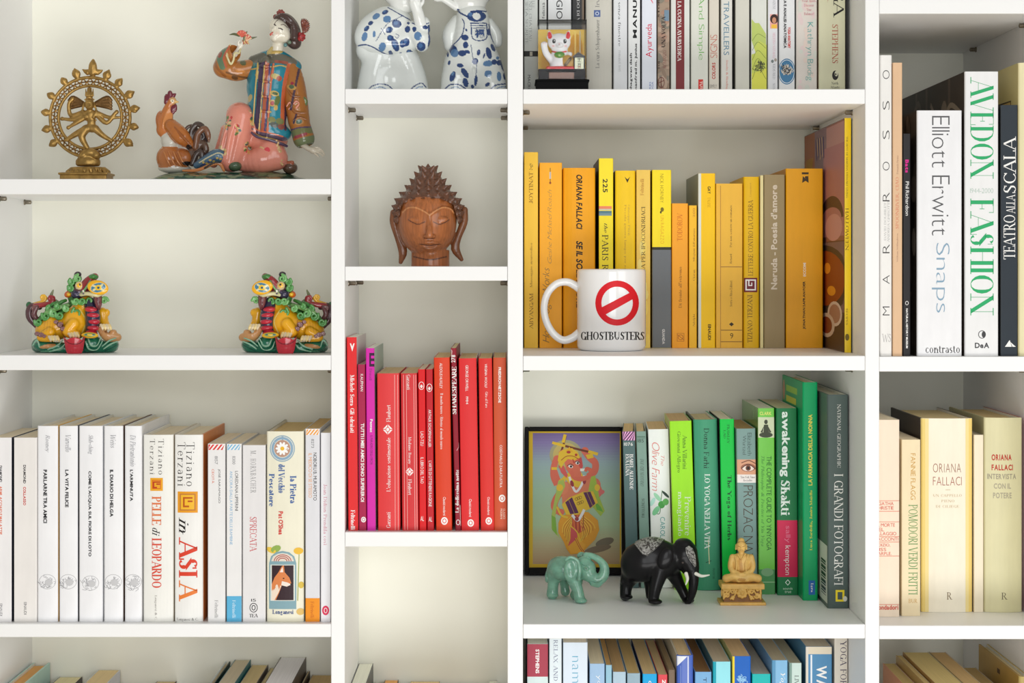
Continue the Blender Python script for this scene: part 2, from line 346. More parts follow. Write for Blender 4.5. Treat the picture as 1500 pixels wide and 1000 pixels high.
# ------------------------------------------------------------------ books
CREAM = (242, 228, 200); OLDP = (222, 200, 158); WHP = (232, 228, 214)
def book(ys, x0, x1, yt, col, label, T=(), A=(), d=.01, B=.14, lean=0, hb=False, bulge=None, L=None, R=None, pages=CREAM, rotz=0, group=None, gloss=False, end=None, sideart=None, name=None, r=.0012, taper=0, A2=()):
    pages = tuple(min(250, int(c*1.1)) for c in pages) if pages not in (CREAM, OLDP) else pages
    if ys in (521, 914): fx_ = (lambda c: (min(255, int(c[0]*1.02)), min(250, int(c[1]*1.06+3)), min(250, int(c[2]*1.04+8)))) if ys == 521 else (lambda c: tuple(min(250, int(v*1.1+4)) for v in c)); col = fx_(col); L = L and fx_(L); A = [(a_[0], fx_(a_[1])) for a_ in A]
    s = sc_at(d); yb = HZ+(ys-HZ)/(1+d/D)
    if end is not None: yb = end; 
    w = (x1-x0-.5)*s; X0 = wx(x0+lean+.25, d); Z0 = wz(yb, d) if end is None else pz(ys)
    h = (yb-yt)*s; th = -math.atan2(lean, yb-yt); h = h/math.cos(th)
    if end is not None: h = wz(yt, d)-pz(ys); th = 0
    if th > 0: Z0 += w*math.sin(th)
    e = thing(name or ('hardback_book' if hb else 'paperback_book'), label, 'book', (X0, d, Z0+.0002), group, (0, th, rotz))
    t = .0024 if hb else .0007
    bul = (.0022 if hb else .00008) if bulge is None else bulge
    rr = min(.0022 if hb else r, w*.3)
    def yf(x):
        x = min(max(x, 0), w); q = min(x, w-x)
        c = rr-math.sqrt(max(rr*rr-(rr-q)**2, 0)) if q < rr else 0
        return bul*(2*x/w-1)**2+c
    xs = [0]+[rr*(1-math.cos(k*PI/8)) for k in (1, 2, 3)]+[rr+(w-2*rr)*k/8 for k in range(9)]+[w-rr*(1-math.cos(k*PI/8)) for k in (3, 2, 1)]+[w]
    out = [(0, B)]+[(x, yf(x)) for x in xs]+[(w-taper, B)]
    t2 = min(t, w*.2)
    inn = [(t2, B)]+[(min(max(x, t2), w-t2), yf(x)+t2) for x in xs]+[(w-t2-taper, B)]
    n = len(out); V = []
    for z in (0, h):
        V += [(p[0], p[1], z) for p in out]+[(p[0], p[1], z) for p in inn]
    b = MB(); Lc = L or col; Rc = R or col; m = 2*n
    for i in range(n-1):
        c = Lc if i == 0 else (Rc if i == n-2 else col)
        b.add([], [], c)
        b.F.append((i, i+1, m+i+1, m+i)); b.C.append(tuple(c))
        b.F.append((n+i+1, n+i, m+n+i, m+n+i+1)); b.C.append((235, 232, 222))
        b.F.append((m+i, m+i+1, m+n+i+1, m+n+i)); b.C.append(tuple(c))
        b.F.append((i+1, i, n+i, n+i+1)); b.C.append(tuple(c))
    for i in (0, n-1):
        b.F.append((i, m+i, m+n+i, n+i)); b.C.append((230, 226, 215))
    b.V = V
    cov = b.obj('cover', M['gloss' if gloss else 'cover'], e, fix=False)
    pb = MB(); iz = .0032 if hb else .0006; y0 = yf(w/2)+bul+t2+(.002 if hb else .0003)
    pb.box(t2+.0001, y0, iz*.4, w-t2-.0001-taper, B-(.004 if hb else .0008), h-iz, pages); pb.obj('page_block', M['page'], e, fix=False)
    ct, st = math.cos(th), math.sin(th); cz = math.cos(rotz)
    zoff = wz(yb, d) if end is None else pz(ys)
    cuts = xs[1:-1]
    def flat(p):
        X = (wx(p[0], d)-X0)/cz; Z = wz(p[1], d)-Z0
        return (min(max(X*ct-Z*st, .00005), w-.00005), min(max(X*st+Z*ct, .0002), h-.0002))
    def put(nm, Vp, F, C, eps):
        V = [flat(p) for p in Vp]
        if bul > .0001 or min(v[0] for v in V) < rr or max(v[0] for v in V) > w-rr:
            e0 = eps if isinstance(eps, list) else [eps]*len(F); V, F, CC = split_x(V, F, list(zip(C, e0)), cuts)
            C = [c[0] for c in CC]; es = [0]*len(V)
            for f, c in zip(F, CC):
                for i in f: es[i] = max(es[i], c[1])
        else:
            es = [0]*len(V)
            for j, f in enumerate(F):
                for i in f: es[i] = eps[j] if isinstance(eps, list) else eps
        return mesh_obj(nm, [(p[0], yf(p[0])-q, p[1]) for p, q in zip(V, es)], F, M['ink'], cov, C)
    for i, q in enumerate(T):
        txt, box, o, f, c = q[:5]; it = q[5] if len(q) > 5 else 0; tr = q[6] if len(q) > 6 else 0
        P, F = text_px(txt, box, o, f, it, tr); put('lettering', P, F, [c]*len(F), .00012+.00001*len(A))
    for art, an in ((A, 'spine_art'), (A2, 'foot_band')):
        if not art: continue
        Vp = []; F = []; C = []; es = []
        for i, ((sv, sf), c) in enumerate(art):
            F += [tuple(k+len(Vp) for k in g) for g in sf]; Vp += sv; C += [tuple(c)]*len(sf); es += [.0001+.00001*i]*len(sf)
        put(an, Vp, F, C, es)
    if sideart:                                   # flat print on the left board: (depth fraction, height fraction)
        ab = MB(); cl = lambda v: min(max(v, .003), .997)
        for i, ((sv, sf), c) in enumerate(sideart):
            ab.add([(-.0001-.00001*i, rr+cl(p[0])*(B-rr), cl(p[1])*h) for p in sv], sf, c)
        ab.obj('cover_picture', M['ink'], cov, fix=False)
    return e
K = (35, 33, 32); WH = (245, 243, 240)
def band(x0, y0, x1, y1, c): return (s_rect(x0, y0, x1, y1, 8), c)
def horse(cx, cy, rx, ry, seed=1): return [(s_ring(cx, cy, rx, .8, ry, 20), (196, 196, 198))]+scribble(cx, cy, rx, ry, (165, 165, 168), 22, .55, seed)+[(s_ell(cx+2, cy+1, rx*.45, ry*.45), (205, 205, 207))]

# --- white books, left column
g = 'white and cream books on the left shelf'; Y = 913.5; gr = (180, 180, 184)
book(Y, -14, 17, 641, (240, 238, 238), 'white paperback with orange lettering, cut by the left photo edge', [('DIAMOND', (-1, 682, 3, 706), 'd', 'b', (60, 60, 62)), ('ARMI, ACCIAIO E MALATTIE', (-1.5, 712, 3, 783), 'd', 'b', (226, 120, 90)), ('EINAUDI', (0, 884, 3.5, 902), 'd', 'n', (120, 120, 125))], R=(40, 45, 60), group=g, B=.13)
book(Y, 20, 54, 641, (240, 236, 232), 'white paperback with tiny black and red spine words, second book from the left edge', [('DIAMOND', (34, 681, 38, 708), 'd', 'b', (70, 68, 68)), ('COLLASSO', (34, 713, 38, 740), 'd', 'b', (205, 60, 50)), ('EINAUDI', (35, 882, 39, 900), 'd', 'n', (110, 110, 112))], group=g, B=.13)
def einaudi(x0, x1, tx0, tx1, title, y1, auth, ay1, label, ly, R=None, seed=1, yt=624):
    cx = (x0+x1)/2
    book(Y, x0, x1, yt, (245, 245, 247), label, [(title, (tx0, 688 if title[0] != 'C' else 690, tx1, y1), 'd', 'b', (28, 28, 30)), (auth, (cx-4, 637, cx+4, ay1), 'd', 's', (168, 168, 172), .25)], horse(cx, ly, 12.5, 11, seed), hb=True, bulge=.0012, R=R, group=g, B=.165, L=(215, 222, 226))
einaudi(54, 84.5, 63.5, 69, 'PARLARNE TRA AMICI', 766, 'Rooney', 663, 'white hardback, title PARLARNE TRA AMICI, yellow cover edge beside it', 852, (245, 190, 60), 1)
einaudi(86, 113.5, 95.5, 100.5, 'LA VITA FELICE', 743, 'Varvello', 662, 'white hardback with the title LA VITA FELICE', 852, (60, 60, 70), 2)
einaudi(115, 150, 129, 134, "COME L'ACQUA SUL FIORE DI LOTO", 815, 'Shih-ching', 666, 'wide white hardback with the longest title, ending FIORE DI LOTO', 854, None, 3)
einaudi(151.5, 180, 161, 166, 'IL DIARIO DI HELGA', 757, 'Weiss', 656, 'white hardback with the title IL DIARIO DI HELGA', 852, (120, 90, 70), 4)
einaudi(182, 207.5, 190.5, 195, "L'ARMINUTA", 734, 'Di Pietrantonio', 683, "white hardback with the short title L'ARMINUTA", 852, None, 5)
OR1 = (232, 120, 60); OR2 = (225, 80, 50)
book(Y, 209, 253.5, 637, (243, 242, 236), 'ivory hardback with orange square emblem and title PELLE di LEOPARDO', [('Tiziano', (232, 643, 240, 695), 'd', 'T', (60, 55, 50), 0, .12), ('Terzani', (219.5, 643, 227, 695), 'd', 'T', (60, 55, 50), 0, .12), ('PELLE', (222.5, 727, 236, 769), 'd', 'S', (228, 120, 70)), ('di', (223, 773, 234, 785), 'd', 's', (60, 60, 60), .25), ('LEOPARDO', (222.5, 788, 236.5, 861), 'd', 'S', (222, 82, 62)), ('Longanesi & C.', (226, 872, 230, 908), 'd', 's', (150, 145, 140))],
     [(s_rect(220, 700, 238.5, 719), (238, 170, 40)), (s_ring(229.2, 709.5, 9, 1.4, 9.3, 4, 45, 405), (215, 90, 30)), (s_rect(224, 705, 234.5, 707), (190, 60, 30)), (s_rect(224, 705, 226, 715), (190, 60, 30)), (s_rect(224, 713, 230, 715), (190, 60, 30)), (s_rect(229, 708, 234.5, 710), (190, 60, 30))], hb=True, L=(240, 238, 230), R=(225, 215, 195), group=g, B=.155)
book(Y, 255, 297, 637, (243, 242, 238), 'thick white hardback with the big red title in ASIA and orange photo cover side', [('Tiziano', (273, 648, 285, 712), 'd', 'T', (50, 48, 45), 0, .12), ('Terzani', (260, 648, 271.5, 712), 'd', 'T', (50, 48, 45), 0, .12), ('in', (262, 758, 276, 783), 'd', 's', (45, 42, 40), .3), ('ASI', (262, 787, 289, 846), 'd', 'S', (222, 70, 48)), ('A', (262, 850, 289, 881), 'd', 'S', (236, 130, 60)), ('Longanesi & C.', (259, 905, 290, 910), 'h', 's', (120, 118, 115))],
     [(s_rect(260, 720, 289.5, 751), (236, 160, 40)), (s_rect(263, 723, 286.5, 748), (200, 130, 60)), (s_rect(265, 725, 284.5, 746), (246, 190, 50)), (s_rect(268, 728, 282, 730.5), (190, 90, 30)), (s_rect(268, 728, 270.5, 743), (190, 90, 30)), (s_rect(268, 740.5, 277, 743), (190, 90, 30)), (s_rect(275, 733, 282, 735.5), (190, 90, 30))], hb=True, R=(222, 135, 70), L=(235, 225, 210), group=g, B=.155)
def felt(x0, x1, yt, sc_, num, auth, ay, title, ty, tcol, label, bandc=None, botc=(150, 150, 150), yb2=None, ac=(90, 90, 92), col=(238, 237, 236)):
    w = x1-x0; cx = (x0+x1)/2
    A = [band(x0, yt, x1, yt+9, (246, 244, 240))]+s_stripes(x0+1, yt+1, x1-1, yt+9, 4, sc_)
    F2 = [band(x0, yb2, x1, 914, bandc)] if bandc else []
    book(Y, x0, x1, yt, col, label, [(num, (cx-2.4, yt+18, cx+2, yt+30), 'd', 'n', (150, 150, 152)), (auth, (cx-1+w*.12, ay[0], cx+3.4+w*.12, ay[1]), 'd', 'n', ac), (title, (cx-3-w*.14, ty[0], cx+1-w*.14, ty[1]), 'd', 'n', tcol), ('Feltrinelli', (cx-2.4, 879, cx+2.4, 905), 'd', 's', botc)], A, group=g, B=.14, A2=F2)
felt(304, 330, 650, (222, 60, 60), '8157', 'JOSÉ SARAMAGO', (687, 737), 'CECITÀ', (687, 708), (225, 120, 90), 'white paperback with red diagonal stripes at the top of its spine')
felt(331.5, 354, 650, (130, 190, 225), '8300', 'LOREDANA LIPPERINI', (690, 748), 'ANCORA DALLA PARTE DELLE BAMBINE', (690, 798), (150, 190, 220), 'white paperback with sky blue stripes on top and a blue foot', (95, 180, 220), (220, 240, 250), 873)
book(Y, 355, 389, 652, (232, 230, 230), 'light grey paperback with red title SPRECATA and a round black mark at the foot', [('M. HORNBACHER', (367, 660, 375, 722), 'd', 'T', (60, 58, 60), 0, .25), ('SPRECATA', (366, 757, 376, 808), 'd', 's', (205, 80, 85)), ('15', (368, 877, 375, 881), 'h', 'n', K), ('TEA', (365, 899, 378, 904), 'h', 'S', K)], [(s_ring(371.5, 890, 6, 1, 7), K), (s_ring(371.5, 890, 3, 1.2, 4), (70, 70, 70))], group=g, B=.14)
cre = (240, 236, 214); blu = (50, 95, 165)
book(Y, 390, 445, 632, cre, 'cream hardback with daisy roundel and fox portrait on its spine', [('la Pietra', (425, 697, 434, 737), 'd', 'S', blu), ('del Vecchio', (408, 680, 417, 722), 'd', 'S', blu), ('Pescatore', (394, 694, 402, 742), 'd', 'S', blu), ("Pat O'Shea", (408, 749, 415, 783), 'd', 'b', (215, 60, 55)), ('Longanesi', (399, 893, 430, 901), 'h', 'S', (50, 80, 140))],
     [(s_ell(413.5, 657, 18.5, 19.5, 28), (150, 175, 190)), (s_ell(413.5, 657, 17, 18, 28), (224, 226, 214)), (s_ring(413.5, 657, 16, 3.4, 17), (142, 172, 196)), (s_ell(413.5, 657, 12, 12.6), (190, 150, 130))]
     + [(s_ell(413.5+6*math.cos(k*PI/5), 657+6*math.sin(k*PI/5), 4.2, 2, 8, k*PI/5), (250, 250, 248)) for k in range(10)]+[(s_ell(413.5, 657, 3, 3), (240, 190, 60))]
     + [(s_ell(397, 806, 8, 4, 10, .4), (236, 200, 80)), (s_ell(404, 804, 8, 5, 10, -.4), (150, 180, 90)), (s_ell(437, 807, 7, 5), (238, 190, 60)), (s_line([(438, 812), (436, 880)], 1.2), (160, 170, 90)), (s_ell(441, 857, 4, 5), (220, 190, 80)), (s_ell(440, 896, 6, 5), (225, 190, 110))]
     + [(s_poly((394, 892), (394, 825), (397, 815), (404, 809), (414, 807), (424, 809), (431, 815), (434, 825), (434, 892)), (135, 170, 180)), (s_poly((397, 822), (400, 815), (407, 811), (414, 810), (421, 811), (428, 815), (431, 822)), (228, 220, 206))]
     + [(s_ring(414, 822, 13-3*k, 1.2, 10-2.4*k, 12, 180, 360), (180, 70, 60)) for k in range(3)]
     + [(s_rect(396, 827, 432, 880), (225, 228, 220)), (s_rect(398, 828, 430, 879), (58, 40, 46))]
     + [(s_poly((398, 856), (402, 846), (408, 838), (413, 829), (416, 828), (417, 838), (424, 846), (427, 855), (421, 859), (413, 857), (409, 868), (404, 879), (398, 879)), (222, 135, 80)), (s_poly((398, 866), (405, 856), (412, 858), (408, 868), (402, 879), (398, 879)), (242, 224, 204)), (s_poly((413, 851), (421, 853), (427, 856), (420, 859), (412, 857)), (244, 232, 220)), (s_ell(415.5, 847, 1.3, .9), K), (s_ell(426.5, 855.5, 1.4, 1.2), K), (s_poly((410, 838), (414, 830), (415, 838)), (250, 235, 225))], hb=True, bulge=.002, L=(150, 145, 120), group=g, B=.165, pages=(205, 180, 130))
book(Y, 447, 468.5, 628, (226, 226, 230), 'pale grey paperback with orange diagonal stripes at its head and an orange foot', [('8273', (456, 643, 460, 656), 'd', 'n', (130, 130, 132)), ('NOBORU B. MURAMOTO', (459, 663, 464, 733), 'd', 'n', (70, 70, 72)), ('IL MEDICO DI SE STESSO', (452, 664, 457, 729), 'd', 'n', (235, 175, 130)), ('Feltrinelli', (455, 881, 460, 905), 'd', 's', (200, 100, 30))],
     [band(447, 628, 469, 637, WH)]+s_stripes(448, 629, 468, 637, 4, (240, 160, 60))+[], A2=[band(447, 876, 469, 914, (242, 150, 35))], group=g, B=.15, pages=(200, 170, 120))
book(Y, 469.5, 484.5, 634, (238, 238, 242), 'white paperback with faint pink lettering and a red round mark, against the right upright', [('Joan Didion Prendila così', (474, 709, 479, 798), 'd', 's', (214, 150, 165))], [(s_ell(477, 894, 5.2, 7), (220, 50, 90)), (s_ring(477, 894, 2.6, .9, 4), WH)], group=g, B=.15)

# --- red books, narrow column
g = 'red books in the narrow column'; Y = 779
def circ(cx, cy, r, c=WH, c2=None): return [(s_ell(cx, cy, r, r*1.15), c)]+([(s_ring(cx, cy, r*.6, r*.2, r*.7), c2)] if c2 else [])
book(Y, 507.5, 522.5, 494, (226, 42, 44), 'scarlet paperback with a white arrowhead at the top, first of the red row', [('Michele Serra', (513, 549, 519, 594), 'd', 'S', WH), ('Gli sdraiati', (513, 598, 519, 634), 'd', 'S', WH), ('Feltrinelli', (514, 747, 520, 776), 'd', 'S', WH)], [(s_poly((512.5, 503), (519.5, 503), (516, 515)), WH), (s_poly((514.3, 503), (517.7, 503), (516, 508)), (226, 42, 44))], lean=2.5, group=g, R=(225, 218, 212), pages=WHP, B=.13)
book(Y, 523.5, 535, 534, (172, 30, 76), 'thin crimson paperback with bold white title, second in the red row', [('KAUFMAN', (528, 548, 532, 573), 'd', 'n', WH), ('TUTTI I MIEI AMICI SONO SUPEREROI', (528.5, 620, 533.5, 735), 'd', 'b', WH)], circ(532.5, 761, 3.6, WH, (172, 30, 76)), lean=2, group=g, B=.12)
book(Y, 535.5, 548.5, 510, (216, 40, 172), 'bright magenta paperback with a pale green cover side', [('Pennac', (542, 614, 546, 633), 'd', 'b', WH), ('IL PARADISO DEGLI ORCHI', (542.5, 638, 546, 680), 'd', 'n', (120, 30, 110)), ('Einaudi', (541, 540, 545, 557), 'd', 'n', (150, 40, 130))], [(s_rect(541, 517, 550, 537), (60, 25, 60)), (s_rect(543.5, 521, 550, 525), (216, 40, 172)), (s_rect(543.5, 529, 550, 533), (216, 40, 172))], lean=2, group=g, R=(178, 200, 186), pages=WHP, B=.14)
def vl(xs, y0, y1, dx=0): return [(s_line([(x, y0), (x+dx, y1)], .8), (245, 170, 165)) for x in xs]
def diam(cx, cy, s=7.5): return [(s_poly((cx-s, cy), (cx, cy-s*1.05), (cx+s, cy), (cx, cy+s*1.05)), WH), (s_ell(cx, cy, s*.42, s*.5), (226, 62, 64)), (s_rect(cx-.6, cy-s, cx+.6, cy+s), (226, 62, 64)), (s_rect(cx-s, cy-.6, cx+s, cy+.6), (226, 62, 64)), (s_ell(cx, cy, s*.3, s*.36), WH)]
book(Y, 552, 585, 547, (226, 62, 64), 'widest worn red paperback with a white diamond emblem and upward lettering', [('Garzanti', (566, 750, 572, 773), 'u', 's', WH), ("L'educazione sentimentale", (566, 641, 572, 720), 'u', 's', WH), ('Flaubert', (566, 593, 572, 618), 'u', 's', WH)], diam(568, 629)+vl((578, 582.5), 549, 777, 1), lean=1.5, group=g, bulge=.001, pages=(210, 185, 145))
book(Y, 586.5, 611, 547, (214, 52, 56), 'worn red paperback with white creases and a diamond emblem low on its spine', [('Garzanti', (596, 549, 601, 571), 'd', 's', WH), ('Madame Bovary', (597, 640, 602.5, 680), 'd', 's', WH), ('Flaubert', (598, 702, 603, 725), 'd', 's', WH)], diam(600, 691, 6.5)+vl((591, 595, 606, 609), 549, 776, 2), lean=2.5, group=g, bulge=.001, pages=(210, 185, 145))
fan = lambda cx, cy: [(s_ring(cx, cy, 4.2, .8, 6), WH)]+[(s_line([(cx, cy+3.4), (cx+2.8*math.sin(a), cy+3.4-5*math.cos(a))], .7), WH) for a in (-.9, -.4, 0, .4, .9)]
book(Y, 612, 623, 541, (222, 20, 26), 'thin scarlet paperback with a small shell ring, left of a darker twin', [('LAO-TZU', (616, 632, 620.5, 653), 'd', 'n', WH), ('IL LIBRO DEL TAO', (616, 670, 620.5, 708), 'd', 'n', WH), ('AL', (616, 756, 621, 763), 'h', 'n', WH)], fan(617.3, 565), lean=2, group=g, B=.12)
book(Y, 623.5, 634, 541, (196, 24, 36), 'thin dark red paperback with a small shell ring, right of a brighter twin', [('ARTHUR SCHOPENHAUER', (627.5, 600, 631.5, 655), 'd', 'n', WH), ("L'ARTE DI OTTENERE RAGIONE", (628, 675, 632.5, 742), 'd', 'n', WH), ('AL', (628, 757, 633, 764), 'h', 'n', WH)], fan(629, 568), lean=2, group=g, B=.12)
mo = (224, 54, 32)
book(Y, 635, 659, 524, (222, 66, 34), 'orange-red paperback with small white print, left of the thin dark red play', [('ALDOUS HUXLEY', (644, 532, 648, 569), 'd', 'n', WH), ('Il mondo nuovo · Ritorno al mondo nuovo', (645, 576, 649, 658), 'd', 's', WH), ('Classici moderni', (649, 728, 653, 755), 'd', 'n', WH)], circ(651, 763, 5, WH, mo), lean=3.5, group=g, bulge=.001, pages=(215, 190, 145))
book(Y, 660, 668.5, 510, (146, 22, 42), 'thin worn wine red paperback standing taller than its neighbours, number 278 on top', [('278', (661, 520, 667, 531), 'u', 'S', WH), ('SHAKESPEARE', (662, 537, 668.5, 607), 'u', 'S', WH), ('La dodicesima notte', (667, 688, 672, 751), 'u', 'S', WH)], [(s_ring(671, 765, 3, .8, 4), WH), (s_line([(669, 660), (672, 655), (672, 648)], .7), (240, 200, 200)), (s_line([(674, 740), (675, 770)], 1), (240, 215, 210)), (s_line([(660.5, 512), (662, 514), (660.5, 530)], .9), (240, 215, 210))], lean=7, group=g, pages=(215, 200, 160), B=.15)
book(Y, 671.5, 698, 525, (224, 46, 48), 'red paperback with 1984 on its spine and a white and black side edge', [('GEORGE ORWELL', (682, 535, 686, 573), 'd', 'n', WH), ('1984', (682.5, 581, 686, 592), 'd', 'n', WH), ('Classici moderni', (687, 731, 691, 757), 'd', 'n', WH)], circ(689.5, 766, 4.8, WH, mo), lean=4, group=g, bulge=.0008, R=(240, 236, 232), pages=(215, 190, 145))
book(Y, 700.5, 721, 525, (220, 48, 42), 'red paperback second from the right end of the red row', [('VIRGINIA WOOLF', (710, 533, 713.5, 568), 'd', 'n', WH), ('Gita al Faro', (711, 574, 714.5, 597), 'd', 's', WH), ('Classici moderni', (714, 728, 717.5, 754), 'd', 'n', WH)], circ(716, 763, 4.8, WH, mo), lean=3.5, group=g, bulge=.0008, R=(30, 28, 30), pages=(215, 190, 145))
book(Y, 722, 741.5, 524, (206, 86, 50), 'brick orange paperback at the right end of the red row', [('FRIEDRICH NIETZSCHE', (730, 538, 734, 590), 'd', 'b', WH), ('COSÌ PARLÒ ZARATUSTRA', (732, 652, 736.5, 714), 'd', 'n', WH), ('CLASSICI', (737, 745, 740, 760), 'd', 'n', (240, 220, 200)), ('MODERNI', (733, 745, 736, 760), 'd', 'n', (240, 220, 200))], circ(735.5, 730, 4.8, WH, (206, 86, 50)), lean=1.8, group=g, bulge=.0008, pages=(215, 190, 145))

# --- top shelf of the wide column: white books
g = 'white books on the top shelf'; Y = 130.5
def tb(x0, x1, col, label, T=(), A=(), yt=-120, **k): book(Y, x0, x1, yt, col, label, T, A, d=k.pop('d', .09), group=g, pages=WHP, B=k.pop('B', .16), **k)
gt = (130, 135, 138)
tb(767.5, 788, (214, 218, 214), 'grey-white book with a black spine label, at the left end of the top shelf', [('MARCELLE', (779, -20, 783, 12), 'd', 'T', gt), ('NEL CHÂTEAU', (775, 2, 780, 60), 'd', 'T', gt), ('LE SOCIETÀ SEGRETE', (769.5, -26, 774.5, 65), 'd', 'T', gt), ('MACRO', (773, 110, 777, 134), 'd', 'n', (90, 92, 92))], [band(767, 75, 788, 83, (50, 48, 48)), (s_rect(776, 76, 780, 82), (190, 185, 170))])
tb(789.5, 801, (222, 225, 222), 'thin white book with small black upward lettering behind the lucky cat box', [('la felicità', (794, 4, 798, 35), 'u', 'n', (60, 60, 62))], R=(50, 70, 75))
tb(802.5, 837, (238, 240, 242), 'white book with large black capitals AGGIO above the lucky cat box', [('VIAGGIO', (815, -40, 824, 28), 'd', 'n', (50, 50, 52), 0, .08)], R=(60, 60, 60))
tb(838, 856, (62, 62, 64), 'black book above the right side of the lucky cat box', [('IL MONDO DI V', (845, -30, 849, 33), 'd', 's', (220, 220, 220))], [(s_rect(852.5, -120, 856, 140), (120, 105, 90))])
tb(857.5, 897, (208, 205, 194), 'wide putty grey book with a blue square flower emblem', [('La cura Schopenhauer', (872.5, 29, 879.5, 100), 'u', 's', (120, 118, 115)), ('Irvin D.', (872, -24, 878, 11), 'u', 's', (150, 148, 145))], [(s_rect(870, 15, 879.5, 25), (90, 110, 160)), (s_ell(874.7, 20, 3, 3, 8), (190, 200, 220)), (s_ell(874.7, 20, 1.4), (50, 70, 130))], hb=True, L=(215, 212, 204))
tb(898.5, 919, (230, 232, 235), 'bluish white book with small grey serif words, right of the putty grey one', [('La parete senza finestre', (904.5, -45, 909.5, 68), 'd', 's', (110, 112, 116)), ('romanzi neri', (906, 74, 910, 105), 'd', 's', (190, 192, 195))])
tb(920, 938, (236, 238, 238), 'white book with bold black word MANUALE and two author lines', [('MANUALE DI', (927, -60, 933, 56), 'u', 'b', (25, 25, 27), 0, .1), ('bhagwan dash', (922.5, 78, 926.5, 134), 'u', 'b', (25, 25, 27)), ('manfred m. junius', (929.5, 64, 934, 134), 'u', 'b', (25, 25, 27))], R=(70, 70, 70))
tb(940, 962, (232, 236, 246), 'pale blue-white book with the red word Ayurveda', [('Ayurveda', (946, 35, 957.5, 84), 'u', 'n', (220, 50, 82)), ('Ay', (952, -25, 958, 6), 'u', 'n', (235, 120, 140)), ('YOGA', (954.5, 120, 957, 138), 'u', 'n', (110, 130, 190)), ('HERBS', (951, 120, 953.5, 138), 'u', 'n', (110, 130, 190))])
r0 = random.Random(3)
tb(963, 981, (168, 146, 126), 'mottled brown patterned book among the white ones', [('UNA VOLTA', (969, 24, 974.5, 70), 'u', 'S', (50, 35, 35)), ('STORIE', (963.6, -10, 966, 26), 'u', 'S', (50, 35, 35)), ('ROMANZO', (971, 74, 976, 100), 'u', 's', (150, 100, 90)), ('TOI', (963.6, 90, 966.5, 102), 'u', 'S', (50, 35, 35))], [(s_ell(963+18*r0.random(), -40+180*r0.random(), 2+3*r0.random(), 4+7*r0.random(), 9, r0.random()*3), r0.choice([(185, 160, 140), (150, 128, 110), (176, 140, 120), (140, 132, 118)])) for _ in range(50)]+[(s_rect(973, 15, 980, 31), (120, 145, 165)), (s_ring(968.5, 121, 5, .9, 8), (110, 50, 45)), (s_line([(968.5, 113), (968.5, 129)], .9), (110, 50, 45)), (s_line([(964, 122), (973, 118)], .9), (110, 50, 45))])
tb(982.5, 1010.5, (226, 228, 222), 'white book with a full-height maroon stripe reading LA CUCINA AYURVEDICA', [('LA CUCINA AYURVEDICA', (992.5, 2, 998, 90), 'd', 'S', (245, 240, 235))], [(s_rect(990, -120, 1002.5, 140), (128, 46, 50))])
tb(1012, 1037.5, (226, 227, 216), 'ivory book with green words And Simple and a red tag at the foot', [('Plain And Simple', (1021, -50, 1031.5, 88), 'd', 'l', (110, 180, 85)), ('TUT', (1025, 119, 1029, 131), 'd', 'b', (245, 220, 210))], [(s_rect(1023, 116.5, 1030, 136), (214, 50, 40))])
r2 = (200, 110, 95)
tb(1038.5, 1053.5, (222, 214, 200), 'narrow beige book with red words SIGNS and COLORS', [('SIGNS', (1040.5, 51, 1050.5, 85), 'u', 'l', r2), ('COLORS', (1043, 92, 1048, 116), 'u', 'b', (195, 60, 50)), ('SIMPLY', (1040, 124, 1050, 129), 'h', 'n', (150, 145, 138))])
tb(1056, 1073, (224, 222, 214), 'pale book with blue-grey capitals FOR TRAVELLERS', [('FOR TRAVELLERS', (1060, -27, 1068, 81), 'd', 'n', (110, 145, 165)), ('Jewelry & Blending', (1063, 88, 1066.5, 131), 'd', 's', (225, 120, 100))], R=(40, 34, 26))
tb(1077, 1098, (214, 212, 200), 'plain pale grey book without lettering on the top shelf', R=(70, 65, 55))
lf = [(186, 204, 110), (205, 218, 110), (214, 222, 90)]
tb(1100, 1123.5, (222, 224, 216), 'white book with lime green leaf drawing and a sketched disc', A=[(s_poly((1101, 28), (1106, 34), (1112, 34), (1117, 42), (1122, 50), (1123, 140), (1101, 140)), (190, 206, 112)), (s_poly((1101, 76), (1112, 60), (1123, 66), (1123, 140), (1101, 140)), (206, 216, 100)), (s_poly((1101, 108), (1123, 100), (1123, 140), (1101, 140)), (222, 222, 88)), (s_poly((1101, 60), (1107, 78), (1101, 80)), (226, 228, 220))]+[(s_curve([(1102, 60+k*14), (1110, 50+k*12), (1122, 56+k*15)], .6), (110, 130, 60)) for k in range(5)]+scribble(1113, 96, 9, 9, (70, 75, 55), 40, .7, 4))
tb(1124.5, 1139.5, (226, 226, 230), 'narrow white book with a small face portrait on a pink patch', [('REDAZIONE', (1132, -6, 1136, 14), 'd', 'T', (150, 150, 155)), ('MEDICINA NATURALE', (1132, 48, 1135.5, 86), 'd', 'T', (226, 150, 170)), ('KIDS RED', (1132, 94, 1135.5, 116), 'd', 'T', (120, 120, 130)), ('NUOVA', (1132, 122, 1135.5, 134), 'd', 'T', (120, 120, 130))], [(s_rect(1128, 21, 1139.5, 42), (238, 170, 160)), (s_ell(1134, 28, 6, 7), (60, 38, 34)), (s_ell(1134, 30, 3, 4.5), (200, 140, 110)), (s_rect(1130, 36, 1138, 42), (240, 190, 70)), (s_ell(1131.5, 90, 2, 2.4), (120, 130, 130)), (s_ell(1136, 88, 2, 2.4), (170, 160, 150))], L=(215, 220, 160))
